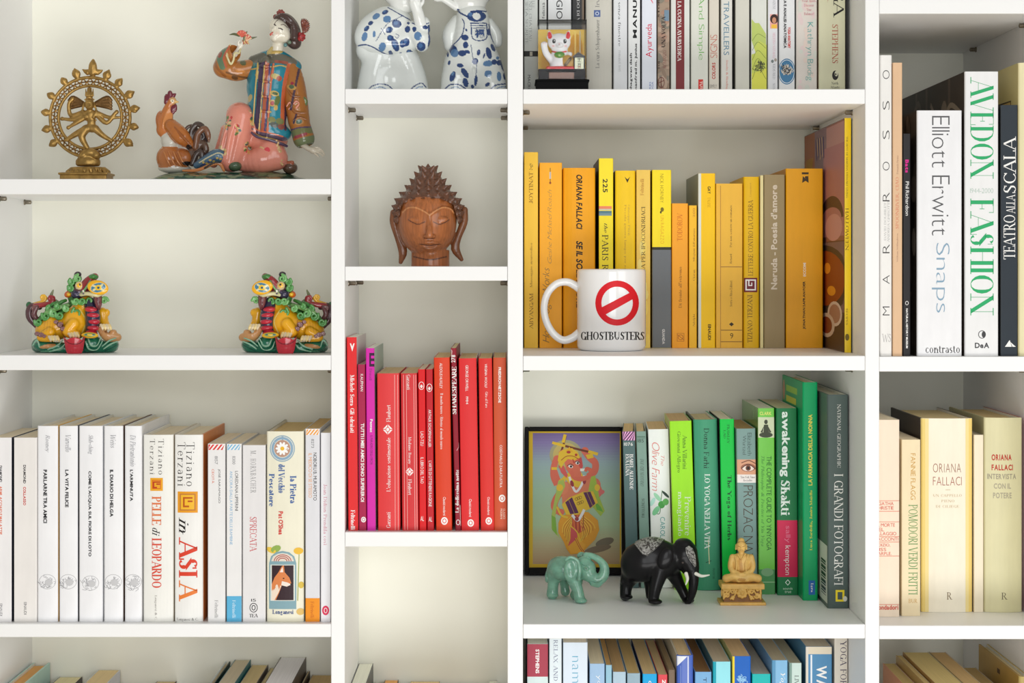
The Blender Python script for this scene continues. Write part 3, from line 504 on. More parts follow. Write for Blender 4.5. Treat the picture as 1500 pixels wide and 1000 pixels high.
tb(1141, 1164.5, (228, 229, 230), 'white book with a large blue disc holding a small silver drawing', [('RIVOLUZIONE TECNICA E ANALISI ANATOMICA', (1148, -60, 1152, 71), 'd', 'b', (50, 50, 52)), ('YOGA ANATOMY', (1154, 40, 1158, 71), 'd', 'b', (215, 60, 50))], [(s_ell(1152.5, 105, 12.5, 19, 30), (70, 125, 165)), (s_ring(1152.5, 105, 11.5, .9, 17.4, 28), (225, 232, 236))]+scribble(1153, 101, 9, 9, (215, 205, 190), 40, 1.0, 6)+scribble(1153, 101, 8, 8, (60, 60, 60), 22, .7, 7), R=(80, 130, 140))
tb(1166, 1197, (222, 214, 206), 'pinkish cream book with teal name in rounded letters', [('Kathryn Budig', (1180, 33, 1191, 118), 'd', 'l', (70, 165, 160), 0, .04)]+[(t, (1185-len(t)*.9, y, 1185+len(t)*.9, y+4), 'h', 's', (205, 130, 140)) for t, y in (('Free Your', -7), ('Your Spirit,', 0), ('Discover', 6), ('True', 12.5), ('Balance!', 18.5))], [(s_ell(1170+24*r0.random(), -30+170*r0.random(), 2+2*r0.random(), 3+4*r0.random(), 8), r0.choice([(226, 206, 204), (214, 216, 206), (228, 210, 200)])) for _ in range(30)], R=(170, 90, 70))
tb(1199, 1238.5, (220, 218, 186), 'wide pale yellow-green book with black YOGA end and a black swirl mark', [('YOGA', (1221, -62, 1236, 26), 'd', 's', (40, 38, 36)), ('STEPHENS', (1219, 36, 1227.5, 93), 'd', 's', (180, 80, 62)), ('FOR', (1212, -40, 1216, 4), 'd', 's', (190, 110, 90)), ('North', (1218, 120, 1228, 124), 'h', 's', (70, 70, 66)), ('Atlantic', (1216, 126, 1230, 130), 'h', 's', (70, 70, 66))], [(s_ell(1223.5, 110.5, 4.6, 7), (40, 38, 36)), (s_ell(1225, 108, 2.4, 4), (220, 218, 190)), (s_ell(1224.2, 109, 1, 1.4), (40, 38, 36))], R=(80, 75, 60))

# --- yellow books
g = 'yellow books in the wide column'; Y = 521; yd = .2
def yb(x0, x1, yt, col, label, T=(), A=(), **k): book(Y, x0, x1, yt, col, label, T, A, d=k.pop('d', yd), B=k.pop('B', .14), group=g, **k)
dk = (150, 100, 20)
yb(767.5, 788.5, 223, (248, 192, 62), 'golden yellow paperback with brown upward title, leftmost of the yellow row', [('ABYANGAM', (775.5, 430, 781, 482), 'u', 's', (140, 90, 30)), ('Massaggio ayurvedico', (776.5, 356, 780.5, 421), 'u', 's', (160, 110, 40)), ('JOYTINAT', (775, 252, 780.5, 298), 'u', 's', (150, 100, 35))], scribble(779, 244, 4, 6, (150, 110, 40), 10, .6, 3))
yb(790, 823.5, 238.5, (250, 168, 34), 'orange-yellow paperback with a grey handwritten title behind the mug handle', [('How Yoga Works', (795, 392, 808, 502), 'u', 'l', (120, 100, 70), .35), ('Geshe Michael Roach', (802, 278, 808, 386), 'u', 'l', (170, 135, 80), .35)], [(s_line([(806, 252), (806, 262)], 2.2), WH), (s_line([(806, 246), (806, 270)], .9), (90, 70, 40)), (s_ell(806, 268, 1.6), (150, 70, 30))])
yb(824.5, 872.5, 246, (244, 160, 16), 'wide orange hardback with slanted black capitals, left behind the mug', [('ORIANA FALLACI', (844, 256, 853, 336), 'd', 'b', (35, 30, 22), .2), ('SE IL SOLE MUORE', (844, 353, 853.5, 452), 'd', 'b', (35, 30, 22), .2)], hb=True, bulge=.003)
yb(877, 898.5, 232, (250, 218, 40), 'lemon yellow paperback numbered 225 with three coloured bars and a bookmark ribbon', [('225', (883, 262, 890, 282), 'd', 'S', (50, 48, 40)), ('the', (885, 327, 890, 341), 'd', 's', (60, 58, 48), .3), ('PARIS REVIEW', (882, 344, 891, 440), 'd', 's', (50, 48, 40), 0, .05)], [band(877, 302, 896, 306, (235, 130, 90)), band(877, 306, 896, 308, (200, 190, 170)), band(877, 309, 896, 312.5, (90, 120, 130)), band(877, 312.5, 896, 316, (120, 140, 150))], L=(70, 50, 45), R=(245, 245, 240), B=.15)
yb(901, 931, 250, (246, 194, 22), 'yellow paperback with a small black arrow mark above faint grey lettering', [('Giuseppe Pitrè', (919, 300, 923, 345), 'd', 's', (205, 170, 70)), ('Piccola guerra lampo per radere', (914, 300, 917.5, 410), 'd', 's', (190, 150, 60))], [(s_poly((915, 259), (919, 263), (923, 259), (919, 268)), (60, 45, 20)), (s_poly((917, 259), (919, 261.5), (921, 259), (919, 263)), (246, 194, 22))], hb=True, L=(90, 62, 10), bulge=.0015)
yb(932, 953, 249, (240, 192, 86), 'worn pale orange paperback with upward capitals, right behind the mug', [('MEDICINA PER IPOCONDRIACI', (939.5, 303, 945, 430), 'u', 's', (80, 65, 30)), ('Feltrinelli', (938, 262, 943, 286), 'u', 's', (190, 130, 50))], [(s_ell(935+16*r0.random(), 330+180*r0.random(), 2+2*r0.random(), 7+6*r0.random(), 8), r0.choice([(246, 204, 96), (232, 186, 66), (242, 210, 120)])) for _ in range(14)], L=(240, 205, 130))
yb(955, 983.5, 249, (250, 216, 30), 'paperback with yellow upper spine and dark grey lower spine', [('NICK HORNBY', (967, 255, 972, 297), 'd', 'l', (140, 115, 20), 0, .1), ('UN RAGAZZO', (967.5, 316, 972.5, 357), 'd', 'l', (230, 150, 30), 0, .1), ('GUANDA', (970, 482, 974, 504), 'd', 'b', (225, 225, 225))], [band(955, 362, 984, 366, (50, 45, 30)), band(955, 366, 984, 512, (112, 110, 112)), (s_ell(970, 307, 2.6, 3.4, 8), (120, 100, 20)), (s_ell(968, 311, 1.2, 2), (60, 50, 20))], L=(120, 95, 10))
yb(984, 1008, 298, (250, 162, 34), 'short orange paperback with a faint square line emblem at its foot', [('TODOROV', (992, 312, 999.5, 353), 'u', 's', (215, 110, 25)), ("Di fronte all'estremo", (994, 391, 998.5, 451), 'u', 's', (150, 95, 30))], [(s_ring(997, 494, 7.5, .9, 8.5, 4, 45, 405), (180, 100, 30)), (s_ring(997, 494, 4, .8, 4), (180, 100, 30)), (s_line([(992, 490), (1002, 498)], .8), (180, 100, 30))])
yb(1009, 1021, 301, (250, 184, 38), 'thin short orange-yellow paperback next to the orange one', [('Cioran', (1015, 395, 1018, 411), 'u', 's', (150, 100, 30)), ("Sillogismi dell'amarezza", (1015, 335, 1018.5, 383), 'u', 's', (150, 100, 30)), ('Adelphi', (1015, 460, 1018.5, 479), 'u', 's', (160, 110, 30)), ('200', (1015, 305, 1018, 318), 'u', 's', (190, 130, 40))])
yb(1022.5, 1048, 254, (252, 192, 8), 'bright yellow paperback with grey photo cover side, standing behind the two short books', [('GAY', (1036.5, 273, 1041, 284), 'd', 'b', (60, 45, 10)), ('TALESE', (1036.5, 289, 1040.5, 304), 'd', 'T', (170, 120, 10)), ('EINAUDI', (1037, 475, 1041.5, 498), 'd', 'b', (60, 45, 10))], [(s_rect(1022.6, 254, 1027, 511, 3), (222, 216, 205))], L=(150, 148, 138), B=.15)
yb(1048.5, 1088, 269, (240, 178, 56), 'old ochre paperback crossed by thin lines, figure 9 near its foot', [('Renard', (1069, 372, 1072, 386), 'u', 's', (110, 80, 40)), ('Per non scrivere un romanzo', (1069, 301, 1072, 362), 'u', 's', (110, 80, 40)), ('Serra e Riva Editori', (1069, 411, 1072.5, 449), 'u', 's', (110, 80, 40)), ('9', (1069.5, 488, 1074, 496), 'h', 's', (60, 45, 20))], [(s_rect(1055, 390.5, 1087, 391.5), (160, 110, 50)), (s_rect(1055, 483, 1087, 484), (130, 90, 40)), (s_rect(1055, 500, 1087, 501), (130, 90, 40)), (s_rect(1055, 272, 1056, 510), (190, 130, 50)), (s_poly((1068, 475), (1071.5, 472), (1075, 475), (1071.5, 478)), (60, 45, 20))], L=(190, 130, 40))
mr = (120, 40, 45)
yb(1089, 1112.5, 259, (234, 178, 18), 'mustard hardback with a maroon and white square emblem', [('TIZIANO TERZANI', (1095, 432, 1102, 502), 'u', 's', (120, 85, 15)), ('LETTERE CONTRO LA GUERRA', (1096, 293, 1103, 404), 'u', 's', (130, 95, 20)), ('Longanesi', (1098, 268, 1101, 288), 'u', 's', (200, 150, 40))], [(s_rect(1090, 407, 1109.5, 428), mr), (s_rect(1092, 409.3, 1107.5, 425.5), WH), (s_rect(1094, 411.3, 1105.5, 423.5), mr), (s_rect(1096, 411.3, 1097.8, 419), WH), (s_rect(1096, 417.5, 1102, 419), WH), (s_rect(1100.5, 414, 1102, 419), WH)], hb=True, bulge=.0015)
yb(1113.5, 1118.5, 257, (232, 210, 150), 'very thin cream booklet pressed beside the brown poetry book', T=[], r=.0003)
yb(1119, 1150, 256, (160, 134, 94), 'taupe brown paperback with bold pale lettering Poesia d\'amore', [("Neruda - Poesia d'amore", (1129, 271, 1138.5, 424), 'u', 'b', (222, 210, 190))], L=(150, 120, 80))
yb(1151, 1206, 247, (236, 160, 14), 'widest amber paperback with small bold black author and white title', [('JONATHAN SAFRAN FOER', (1176, 412, 1180.5, 482), 'u', 'b', (50, 35, 10)), ('ECCOMI', (1176.5, 385, 1180.5, 405), 'u', 'b', (250, 240, 220))], [(s_rect(1174.5, 252.5, 1184.5, 255.5), (70, 50, 20)), (s_poly((1175, 268), (1176, 258), (1180, 262), (1184, 257), (1184.5, 268), (1180, 265)), (70, 50, 20)), (s_ell(1181, 260, 2, 2), (70, 50, 20))], bulge=.0006, r=.0018, L=(200, 130, 10))
# magazine with pumpkin photographs on its side
sa = [(s_rect(0, .0, 1, 1), (96, 60, 56)), (s_rect(0, .48, .42, 1), (150, 96, 84)), (s_rect(.0, .62, .42, .99), (188, 140, 136)), (s_rect(.42, .6, .72, 1), (140, 110, 116)), (s_rect(.72, .55, 1, 1), (168, 96, 48)),
      (s_rect(0, .5, .5, .9), (176, 118, 120)), (s_ring(.3, .58, .28, .05, .1, 20, 0, 180), (70, 45, 50)), (s_ell(.25, .54, .2, .06), (205, 150, 150)), (s_rect(0, 0, 1, .475), (124, 98, 104)), (s_ell(.5, .31, .62, .155, 26), (52, 40, 44)), (s_ell(.5, .315, .53, .125, 26), (150, 62, 22)), (s_ell(.4, .36, .08, .025), (235, 150, 40)), (s_ell(.3, .26, .1, .022), (240, 160, 40)), (s_ell(.55, .34, .05, .02), (225, 120, 30)), (s_ell(.7, .3, .06, .02), (210, 100, 30)),
      (s_rect(0, 0, .9, .17), (70, 50, 44)), (s_ell(.22, .16, .17, .055, 18), (225, 205, 190)), (s_ell(.22, .16, .13, .042, 18), (176, 130, 110)), (s_ell(.42, .105, .2, .055, 18), (215, 195, 180)), (s_ell(.42, .105, .14, .038, 18), (130, 52, 36)), (s_ell(.75, .06, .14, .04), (205, 170, 140)), (s_ell(.75, .06, .09, .028), (150, 60, 40))]
for k in range(9): sa.append((s_curve([(.78+.02*k, .72), (.8+.018*k, .8), (.77+.022*k, .88)], .012), (206, 160, 40)))
for k in range(7): sa.append((s_line([(.48+.03*k, .86+.01*(k % 3)), (.5+.03*k, .96)], .02), (210, 175, 140) if k % 2 else (90, 70, 120)))
book(Y, 1237, 1247, 173, (250, 202, 14), 'tall yellow-spined magazine with pumpkin soup photo cover, against the right upright', [('HALLOWEEN', (1238.5, 305, 1243, 367), 'd', 's', (110, 80, 20)), ('THE BEST OF MARTHA STEWART LIVING', (1239.5, 200, 1242, 290), 'd', 's', (120, 90, 20)), ('RECIPES', (1239, 452, 1242, 476), 'd', 's', (150, 110, 20))], [(s_ell(1241, 494, 3, 5), (120, 95, 30))], d=.075, B=.284, L=(96, 60, 56), R=(35, 30, 28), sideart=sa, name='magazine', gloss=True, group=g, r=.0004)

# --- green books
g = 'green books in the wide column'; Y = 914
book(Y, 911.5, 930, 632, (74, 98, 98), 'slate green paperback with pink striped head, nearest the framed picture', [('1076', (914, 648, 927, 653), 'h', 'S', (225, 225, 220)), ('ISABEL ALLENDE', (922.5, 665, 927.5, 717), 'd', 'S', WH), ('EVA LUNA', (916.5, 665, 921.5, 697), 'd', 'S', WH)], [band(910, 632, 931, 645, (222, 160, 205))]+s_stripes(912, 632, 930, 645, 4, (80, 50, 80)), d=.228, B=.125, lean=6, rotz=-.075, taper=.0018, group=g, pages=(215, 185, 135))
book(Y, 931.5, 946.5, 632, (118, 146, 134), 'thin sage green paperback, second of the green row', [('185', (934, 643, 943, 648), 'h', 's', (50, 70, 60)), ('DUE CHE NUOTANO', (938, 672, 943, 712), 'd', 's', (60, 80, 70), .3), ('SCRITTORI', (940, 730, 944, 758), 'd', 's', (40, 60, 50))], [(s_rect(933, 639, 945, 640), (60, 90, 75)), (s_rect(933, 641, 945, 641.6), (60, 90, 75))], d=.228, B=.125, lean=7, rotz=-.063, taper=.0018, group=g, pages=(215, 190, 145))
ol = (70, 150, 70)
book(Y, 949, 979.5, 629, (220, 236, 220), 'mint white paperback with red script title and olive sprig', [('Olive Farm', (955, 648, 966, 719), 'd', 'l', (225, 110, 100), .3), ('The', (968, 667, 973, 682), 'd', 'l', (225, 110, 100), .3), ('CAROL DRINKWATER', (967, 757, 974, 850), 'd', 'n', (100, 175, 170))], [(s_curve([(970, 718), (968, 735), (966, 752), (958, 750)], 1), (60, 110, 60)), (s_ell(969, 739, 5, 5.5), ol), (s_ell(975, 735, 4.5, 5), (90, 165, 85)), (s_ell(961, 748, 4, 8, 12, .6), (120, 190, 140)), (s_ell(963, 728, 3, 8, 12, -.7), (150, 205, 170)), (s_ell(975, 724, 2, 7, 10, -.8), (40, 60, 50)), (s_ell(956, 735, 3, 7, 12, .5), (170, 215, 200))], d=.228, B=.125, lean=6, rotz=-.05, taper=.0018, group=g, bulge=.0008, pages=(215, 185, 140))
book(Y, 980.5, 1013, 617, (146, 212, 28), 'bright lime paperback with white title behind the black elephant', [('Anna Villarini', (1000, 637, 1006, 687), 'd', 's', (70, 110, 30)), ('Giovanni Allegro', (991, 632, 997, 692), 'd', 's', (70, 110, 30)), ('Prevenire i tumori', (1003, 727, 1012, 838), 'd', 's', (232, 245, 215)), ('mangiando con gusto', (991.5, 720, 1000, 848), 'd', 's', (232, 245, 215))], d=.215, B=.13, lean=7.5, rotz=-.038, taper=.0018, group=g, L=(180, 190, 110), pages=(205, 175, 130))
book(Y, 1015.5, 1051, 615, (62, 142, 108), 'sea green rounded hardback with title LO YOGA NELLA VITA', [('Donna Farhi', (1031, 627, 1038.5, 686), 'd', 's', (30, 60, 45)), ('LO YOGA NELLA VITA', (1032, 694, 1040, 804), 'd', 'S', (225, 240, 230)), ('PRATICHE', (1044, 832, 1047, 848), 'd', 's', (40, 90, 70))], [(s_line([(1037.5, 790), (1039, 826)], 1), (215, 205, 160)), (s_line([(1034, 824), (1042, 821)], .9), (40, 60, 50))], d=.21, B=.135, lean=6, rotz=-.026, taper=.0018, hb=True, bulge=.003, group=g, L=(50, 60, 55), pages=(205, 190, 150))
book(Y, 1054, 1075.5, 614, (0, 182, 62), 'vivid green paperback with dark title The Yoga of Herbs', [('FRAWLEY', (1065, 622, 1068.5, 650), 'd', 's', (20, 70, 40)), ('LAD', (1060, 630, 1063, 642), 'd', 's', (20, 70, 40)), ('The Yoga of Herbs', (1064, 696, 1071.5, 792), 'd', 'S', (18, 80, 45))], d=.2, B=.135, lean=4.5, rotz=-.014, taper=.002, group=g, L=(40, 45, 42), pages=(222, 214, 190))
book(Y, 1078.5, 1107, 628, (118, 146, 142), 'grey-green paperback with an eye photograph on its spine', [('Elizabeth', (1095, 634, 1101, 667), 'd', 'l', (55, 70, 68)), ('Wurtzel', (1088, 638, 1093, 666), 'd', 'l', (55, 70, 68)), ('New York Times', (1085, 697, 1106, 700.5), 'h', 's', (70, 60, 60)), ('Bestseller', (1089, 702, 1102, 705), 'h', 's', (70, 60, 60)), ('PROZAC NATION', (1089, 711, 1103, 850), 'd', 'l', (86, 74, 62))], [band(1078, 673, 1109, 695, (205, 150, 120)), band(1078, 695, 1109, 707, (226, 216, 212)), (s_ell(1096, 685, 11, 6), (150, 95, 75)), (s_ell(1096, 686, 8.5, 4), (225, 205, 195)), (s_ell(1096, 685.5, 3.8, 4), (100, 60, 45)), (s_ell(1096, 685.5, 1.8, 2), (30, 20, 20)), (s_curve([(1086, 686), (1096, 680), (1107, 687)], 1.1), (70, 40, 35)), (s_curve([(1086, 678), (1097, 674.5), (1107, 679)], 1.3), (110, 70, 55))], d=.19, B=.14, lean=3.5, group=g, bulge=.001, pages=(190, 155, 110))
book(Y, 1110, 1134.5, 598, (104, 184, 64), 'leaf green paperback with a meditating figure photo near the top', [('CLARK', (1113, 603, 1130, 608), 'h', 'b', (240, 240, 130)), ('THE COMPLETE GUIDE TO YINYOGA', (1123, 668, 1130, 806), 'd', 'n', (45, 110, 45)), ('The Philosophy & Practice of Yin Yoga', (1114, 668, 1119.5, 800), 'd', 's', (70, 140, 60), .25)], [band(1108, 611, 1136, 641, (196, 202, 170)), (s_ell(1122, 637, 10, 4), (60, 66, 50)), (s_poly((1118, 636), (1119, 622), (1125, 622), (1127, 636)), (60, 66, 50)), (s_ell(1122, 618, 2.6, 3.4), (60, 66, 50)), (s_poly((1119, 624), (1114, 633), (1117, 634)), (60, 66, 50)), (s_poly((1125, 624), (1130, 633), (1127, 634)), (60, 66, 50))], A2=[band(1108, 834, 1137, 872, (80, 150, 90)), (s_ell(1124, 838, 9, 6), (130, 176, 130)), band(1108, 852, 1137, 853, (170, 205, 160))], d=.184, B=.15, lean=1.5, group=g, L=(96, 140, 66), pages=(216, 212, 195), gloss=True)
book(Y, 1137, 1167.5, 598, (24, 108, 62), 'dark green paperback with white title and a raspberry block', [('awakening', (1142, 603, 1157, 698), 'd', 'b', (235, 245, 238), 0, -.05), ('Shakti', (1144, 703, 1157, 755), 'd', 'S', (235, 245, 238)), ('sally', (1149, 770, 1158, 795), 'd', 'n', (235, 120, 150)), ('kempton', (1148, 799, 1158, 842), 'd', 'n', (240, 225, 225)), ('sounds', (1147, 860, 1161, 863.5), 'h', 'n', (200, 225, 205)), ('true', (1149.5, 865, 1159, 868.5), 'h', 'n', (200, 225, 205))], [band(1136, 762, 1172, 845, (200, 38, 78)), (s_ring(1154, 853, 4, 1.3, 4.6, 4), (210, 230, 215))], d=.178, B=.16, lean=2, group=g, bulge=.0005, pages=(200, 190, 160))
book(Y, 1175.5, 1198, 560, (0, 148, 88), 'tall emerald green hardback with yellow upward lettering', [('LA FARMACIA DELLA NONNA', (1184, 607, 1190, 711), 'u', 'b', (235, 222, 90)), ('Luca Sardella, Janira Majello', (1186, 718, 1190.5, 806), 'u', 'S', (215, 215, 80)), ('Lyra', (1187, 854, 1191.5, 867), 'd', 'S', WH)], [(s_rect(1184.5, 850, 1194, 871), (38, 95, 165))], d=.143, B=.16, lean=.5, group=g, hb=True, bulge=.0003, L=(0, 140, 84), pages=(225, 205, 165), sideart=[(s_rect(.25, .93, .8, .96), (150, 200, 60)), (s_rect(.3, .88, .8, .91), (200, 205, 60)), (s_ell(.92, .93, .06, .05), (190, 140, 110))])
book(Y, 1211.5, 1243, 578, (70, 84, 80), 'big dark grey hardback with a yellow rectangle emblem, right of the green books', [('NATIONAL GEOGRAPHIC', (1226.5, 592, 1231.5, 685), 'd', 's', (225, 225, 218)), ('I GRANDI FOTOGRAFI', (1222, 694, 1235, 857), 'd', 's', (232, 232, 226))], [(s_rect(1224, 864, 1237, 881), (238, 200, 40)), (s_rect(1227, 867, 1234, 878), (70, 84, 80)), (s_ell(1238, 877, 3, 4), (200, 200, 190))], d=.093, B=.26, lean=.8, group=g, hb=True, bulge=.0004, L=(84, 92, 88), pages=(205, 196, 175),
     sideart=[(s_rect(.0, .02, .3, .29), (225, 222, 212))]+[(s_rect(.04+.0*k, .05+.011*k, .16, .054+.011*k+.003*(k % 3)), K) for k in range(15)])

# --- right column, upper
g = 'large art books on the upper right shelf'; Y = 522
def rb(x0, x1, yt, col, label, T=(), A=(), **k): book(Y, x0, x1, yt, col, label, T, A, d=k.pop('d', .006), B=k.pop('B', .22), group=g, **k)
Lt = [(c, (1293, y, 1303, y+13), 'u', 'L', (60, 58, 58)) for c, y in (('O', 103), ('S', 148), ('S', 191), ('O', 237), ('R', 282), ('R', 358), ('A', 403), ('M', 449))]
rb(1288.8, 1307, 81, (238, 236, 232), 'tall off-white book with widely spaced thin black capitals down its spine', Lt+[('DAVID DOUBILET', (1295, 297, 1298, 352), 'u', 'T', (150, 150, 150)), ('ANDREA GHISOTTI', (1300, 295, 1303, 355), 'u', 'T', (150, 150, 150)), ('WS', (1292, 489, 1305, 501), 'h', 's', (185, 182, 180))], hb=True, bulge=.0003)
rb(1307.5, 1322, 92, (226, 188, 150), 'tan book with faint red upward title, beside the off-white one', [('SPOONRIVER, CIAO', (1312, 260, 1317, 335), 'u', 'T', (215, 90, 70), 0, .05), ('Fernanda Pivano', (1313.5, 228, 1316, 255), 'u', 's', (170, 130, 110)), ('William Willinghton', (1313.5, 342, 1316, 384), 'u', 's', (170, 130, 110))], pages=(220, 190, 150))
rb(1322.5, 1334, 196, (38, 36, 38), 'thin black paperback with magenta and white lettering', [('Bats', (1326, 234, 1331, 253), 'd', 'b', (230, 40, 150)), ('Phil Richardson', (1326.5, 266, 1331.5, 316), 'd', 'n', WH), ('NATURAL HISTORY MUSEUM', (1327, 452, 1330, 510), 'd', 'b', WH)], [(s_ring(1328.5, 444, 2.5, .7, 3), WH)], B=.16)
ph = [(s_rect(0, 0, 1, 1), (66, 58, 52))]+[(s_ell(r0.random(), r0.random(), .04+.08*r0.random(), .02+.06*r0.random(), 10, r0.random()*3), r0.choice([(110, 98, 88), (48, 42, 38), (84, 74, 66), (140, 128, 116), (36, 32, 30)])) for _ in range(60)]
rb(1343, 1409.5, 162, (240, 240, 242), 'thick white photo book with thin grey title ending in pale blue Snaps', [('Elliott Erwitt', (1365, 170, 1391, 345), 'd', 'L', (92, 92, 94)), ('Snaps', (1365, 356, 1391, 458), 'd', 'L', (138, 168, 190)), ('contrasto', (1356, 507, 1406, 517), 'h', 's', (50, 50, 52))], hb=True, bulge=.0003, L=(60, 54, 50), B=.14, sideart=ph, r=.0006)
ph2 = [(s_rect(0, 0, 1, 1), (62, 53, 46))]+[(s_rect(a, .55, a+.03, 1), (96, 84, 74)) for a in (.2, .55, .72)]+[(s_curve([(.05, .86), (.2, .9), (.35, .84), (.5, .93)], .02), (150, 138, 122)), (s_ell(.3, .86, .05, .07, 12, .4), (130, 118, 104)), (s_curve([(.6, .8), (.7, .95), (.85, .85)], .03), (110, 98, 86))]
rb(1413, 1463, 105, (238, 238, 238), 'tallest white book with big green high-contrast capitals', [('AVEDON', (1421.5, 113, 1455.5, 262), 'd', 'D', (48, 172, 108)), ('FASHION', (1421.5, 291, 1455.5, 462), 'd', 'D', (48, 172, 108)), ('1944-2000', (1421, 276, 1455, 283), 'h', 'T', (160, 190, 172)), ('DeA', (1428, 502, 1449, 510), 'h', 'b', (70, 70, 72))], [(s_ring(1438.5, 490, 5.6, 1, 6), (70, 70, 72)), (s_ell(1441, 490, 3, 4.6), (70, 70, 72))], hb=True, bulge=.0002, L=(60, 52, 45), B=.325, sideart=ph2, r=.0006)
rb(1466, 1491, 154, (44, 52, 60), 'blue-black book with white serif capitals reading upward', [('TEATRO', (1470, 315, 1487, 380), 'u', 's', WH), ('ALLA', (1474, 285, 1487, 313), 'u', 's', WH), ('SCALA', (1470, 200, 1488, 283), 'u', 's', WH)], [(s_poly((1472, 508), (1479, 498), (1482, 508)), WH), (s_poly((1483, 508), (1480, 501), (1488, 508)), WH), (s_rect(1465.5, 154, 1466.5, 521), (130, 136, 140))], L=(22, 24, 28), R=(40, 45, 50), B=.2)
cs = [(s_rect(0, 0, 1, 1), (214, 200, 140)), (s_rect(.12, .1, .9, .88), (60, 50, 35)), (s_rect(.13, .105, .89, .875), (205, 175, 110)), (s_rect(.18, .12, .86, .85), (50, 40, 30)), (s_rect(.19, .125, .85, .845), (150, 92, 52))]
rb(1492, 1528, 92, (236, 226, 182), 'pale yellow book with brown framed side picture, cut by the right photo edge', [], hb=True, L=(214, 200, 140), B=.24, sideart=cs)

# --- right column, lower
g = 'cream novels on the lower right shelf'; Y = 916
def lb(x0, x1, yt, col, label, T=(), A=(), **k): book(Y, x0, x1, yt, col, label, T, A, d=k.pop('d', .07), B=k.pop('B', .14), group=g, **k)
rd = (214, 92, 78)
lb(1277, 1318, 615, (242, 224, 202), 'cream paperback with red ruled lines, half behind the upright', [('AGATHA', (1282, 735, 1309, 740), 'h', 'n', rd), ('CHRISTIE', (1282, 741.5, 1309, 746.5), 'h', 'n', rd), ('LA MORTE', (1281, 766.5, 1311, 771.5), 'h', 'n', rd), ('NEL', (1281, 773, 1295, 778), 'h', 'n', rd), ('VILLAGGIO', (1281, 779, 1313, 784), 'h', 'n', rd), ('RACCONTI', (1281, 787, 1316, 792), 'h', 'n', rd), ('INDIZIO,', (1281, 796, 1304, 801), 'h', 'n', rd), ('MISS', (1281, 802.5, 1298, 807), 'h', 'n', rd), ('MARPLE.', (1281, 808.5, 1306, 813), 'h', 'n', rd), ('Mondadori', (1281, 886, 1316, 893), 'h', 'b', rd)], [(s_rect(1277, y, 1318, y+.8), (225, 130, 110)) for y in (733, 748.5, 764, 785.5, 793.5, 814, 885)], d=.05, bulge=.0008)
lb(1320.5, 1348.5, 644, (240, 222, 184), 'buff paperback with gold and green lettering, title POMODORI VERDI FRITTI', [('FANNIE FLAGG', (1334, 664, 1341, 732), 'd', 'n', (206, 160, 80)), ('POMODORI VERDI FRITTI', (1331, 739, 1344, 871), 'd', 's', (96, 148, 86)), ('BUR', (1331, 877, 1344, 883), 'h', 's', (206, 160, 80))], d=.055)
lb(1350, 1426, 613, (246, 238, 218), 'thickest cream hardback with yellow edges and brown-red name on two lines', [('ORIANA', (1367, 679, 1408, 692), 'h', 'l', (150, 85, 62), 0, .15), ('FALLACI', (1367, 698.5, 1409, 711), 'h', 'l', (160, 75, 55), 0, .08), ('UN CAPPELLO', (1367, 724, 1409, 727.5), 'h', 's', (190, 165, 120), 0, .1), ('PIENO', (1379, 732, 1398, 735.5), 'h', 's', (190, 165, 120), 0, .1), ('DI CILIEGE', (1371, 740, 1405, 743.5), 'h', 's', (190, 165, 120), 0, .1), ('R', (1387, 867.5, 1395, 878), 'h', 's', (130, 110, 80))], [band(1350, 613, 1356, 898, (238, 212, 128)), band(1356, 613, 1361, 898, (242, 222, 156)), band(1415, 613, 1420, 898, (242, 222, 156)), band(1420, 613, 1427, 898, (238, 208, 122)), (s_rect(1385, 717, 1392, 717.6), (190, 160, 120))], hb=True, bulge=.004, d=.076, L=(70, 62, 55), R=(60, 40, 35), B=.17, pages=(214, 196, 150))
lb(1426.5, 1441, 637, (244, 232, 206), 'thin cream paperback between the two thick hardbacks', d=.078)
lb(1442.5, 1499, 612, (224, 218, 176), 'khaki cream hardback with red and grey capitals, near the right photo edge', [('ORIANA', (1453, 665.5, 1482, 674.5), 'h', 'b', (190, 50, 40), 0, .1), ('FALLACI', (1453, 680.5, 1484, 689), 'h', 'b', (190, 50, 40), 0, .06), ('INTERVISTA', (1447, 694, 1489, 702), 'h', 'b', (168, 160, 138), 0, .06), ('CON IL', (1456, 708, 1481, 716), 'h', 'b', (178, 170, 146), 0, .06), ('POTERE', (1455, 721.5, 1482, 730), 'h', 'b', (178, 170, 146), 0, .06), ('R', (1467, 868, 1476, 878), 'h', 's', (120, 112, 90))], hb=True, bulge=.004, d=.076, L=(205, 198, 150), R=(190, 60, 50), B=.17, pages=(210, 188, 140))

# --- bottom shelves: the heads of books whose feet are below the photograph
def tall(x0, x1, yt, col, label, g, d=.02, B=.16, pages=OLDP, T=(), A=(), **k): book(1310, x0, x1, yt, col, label, T, A, d=d, B=B, group=g, pages=pages, end=1300, **k)
g = 'books seen from above on the bottom left shelf'
tall(-7, 20, 1016, (190, 224, 214), 'mint green hardback in the lower left photo corner', g, hb=True, pages=(215, 165, 105))
tall(35, 71, 1038, (90, 80, 75), 'dark covered book showing cream page edges, right of the mint one', g, pages=(216, 205, 165))
tall(96, 131, 1027, (222, 226, 236), 'bluish white covered book with tan page edges, bottom left shelf', g, pages=(218, 196, 152))
tall(132, 153, 1049, (130, 90, 80), 'low brownish book right of the bluish white one', g, pages=(205, 170, 125))
tall(155, 187, 1056, (190, 180, 160), 'low beige book just showing at the bottom photo edge', g)
tall(189, 220, 1045, (75, 65, 60), 'low book with tan page edges and dark cover, middle of the bottom left shelf', g)
tall(258, 285, 1048, (170, 150, 130), 'low tan book left of the slim dark green one', g)
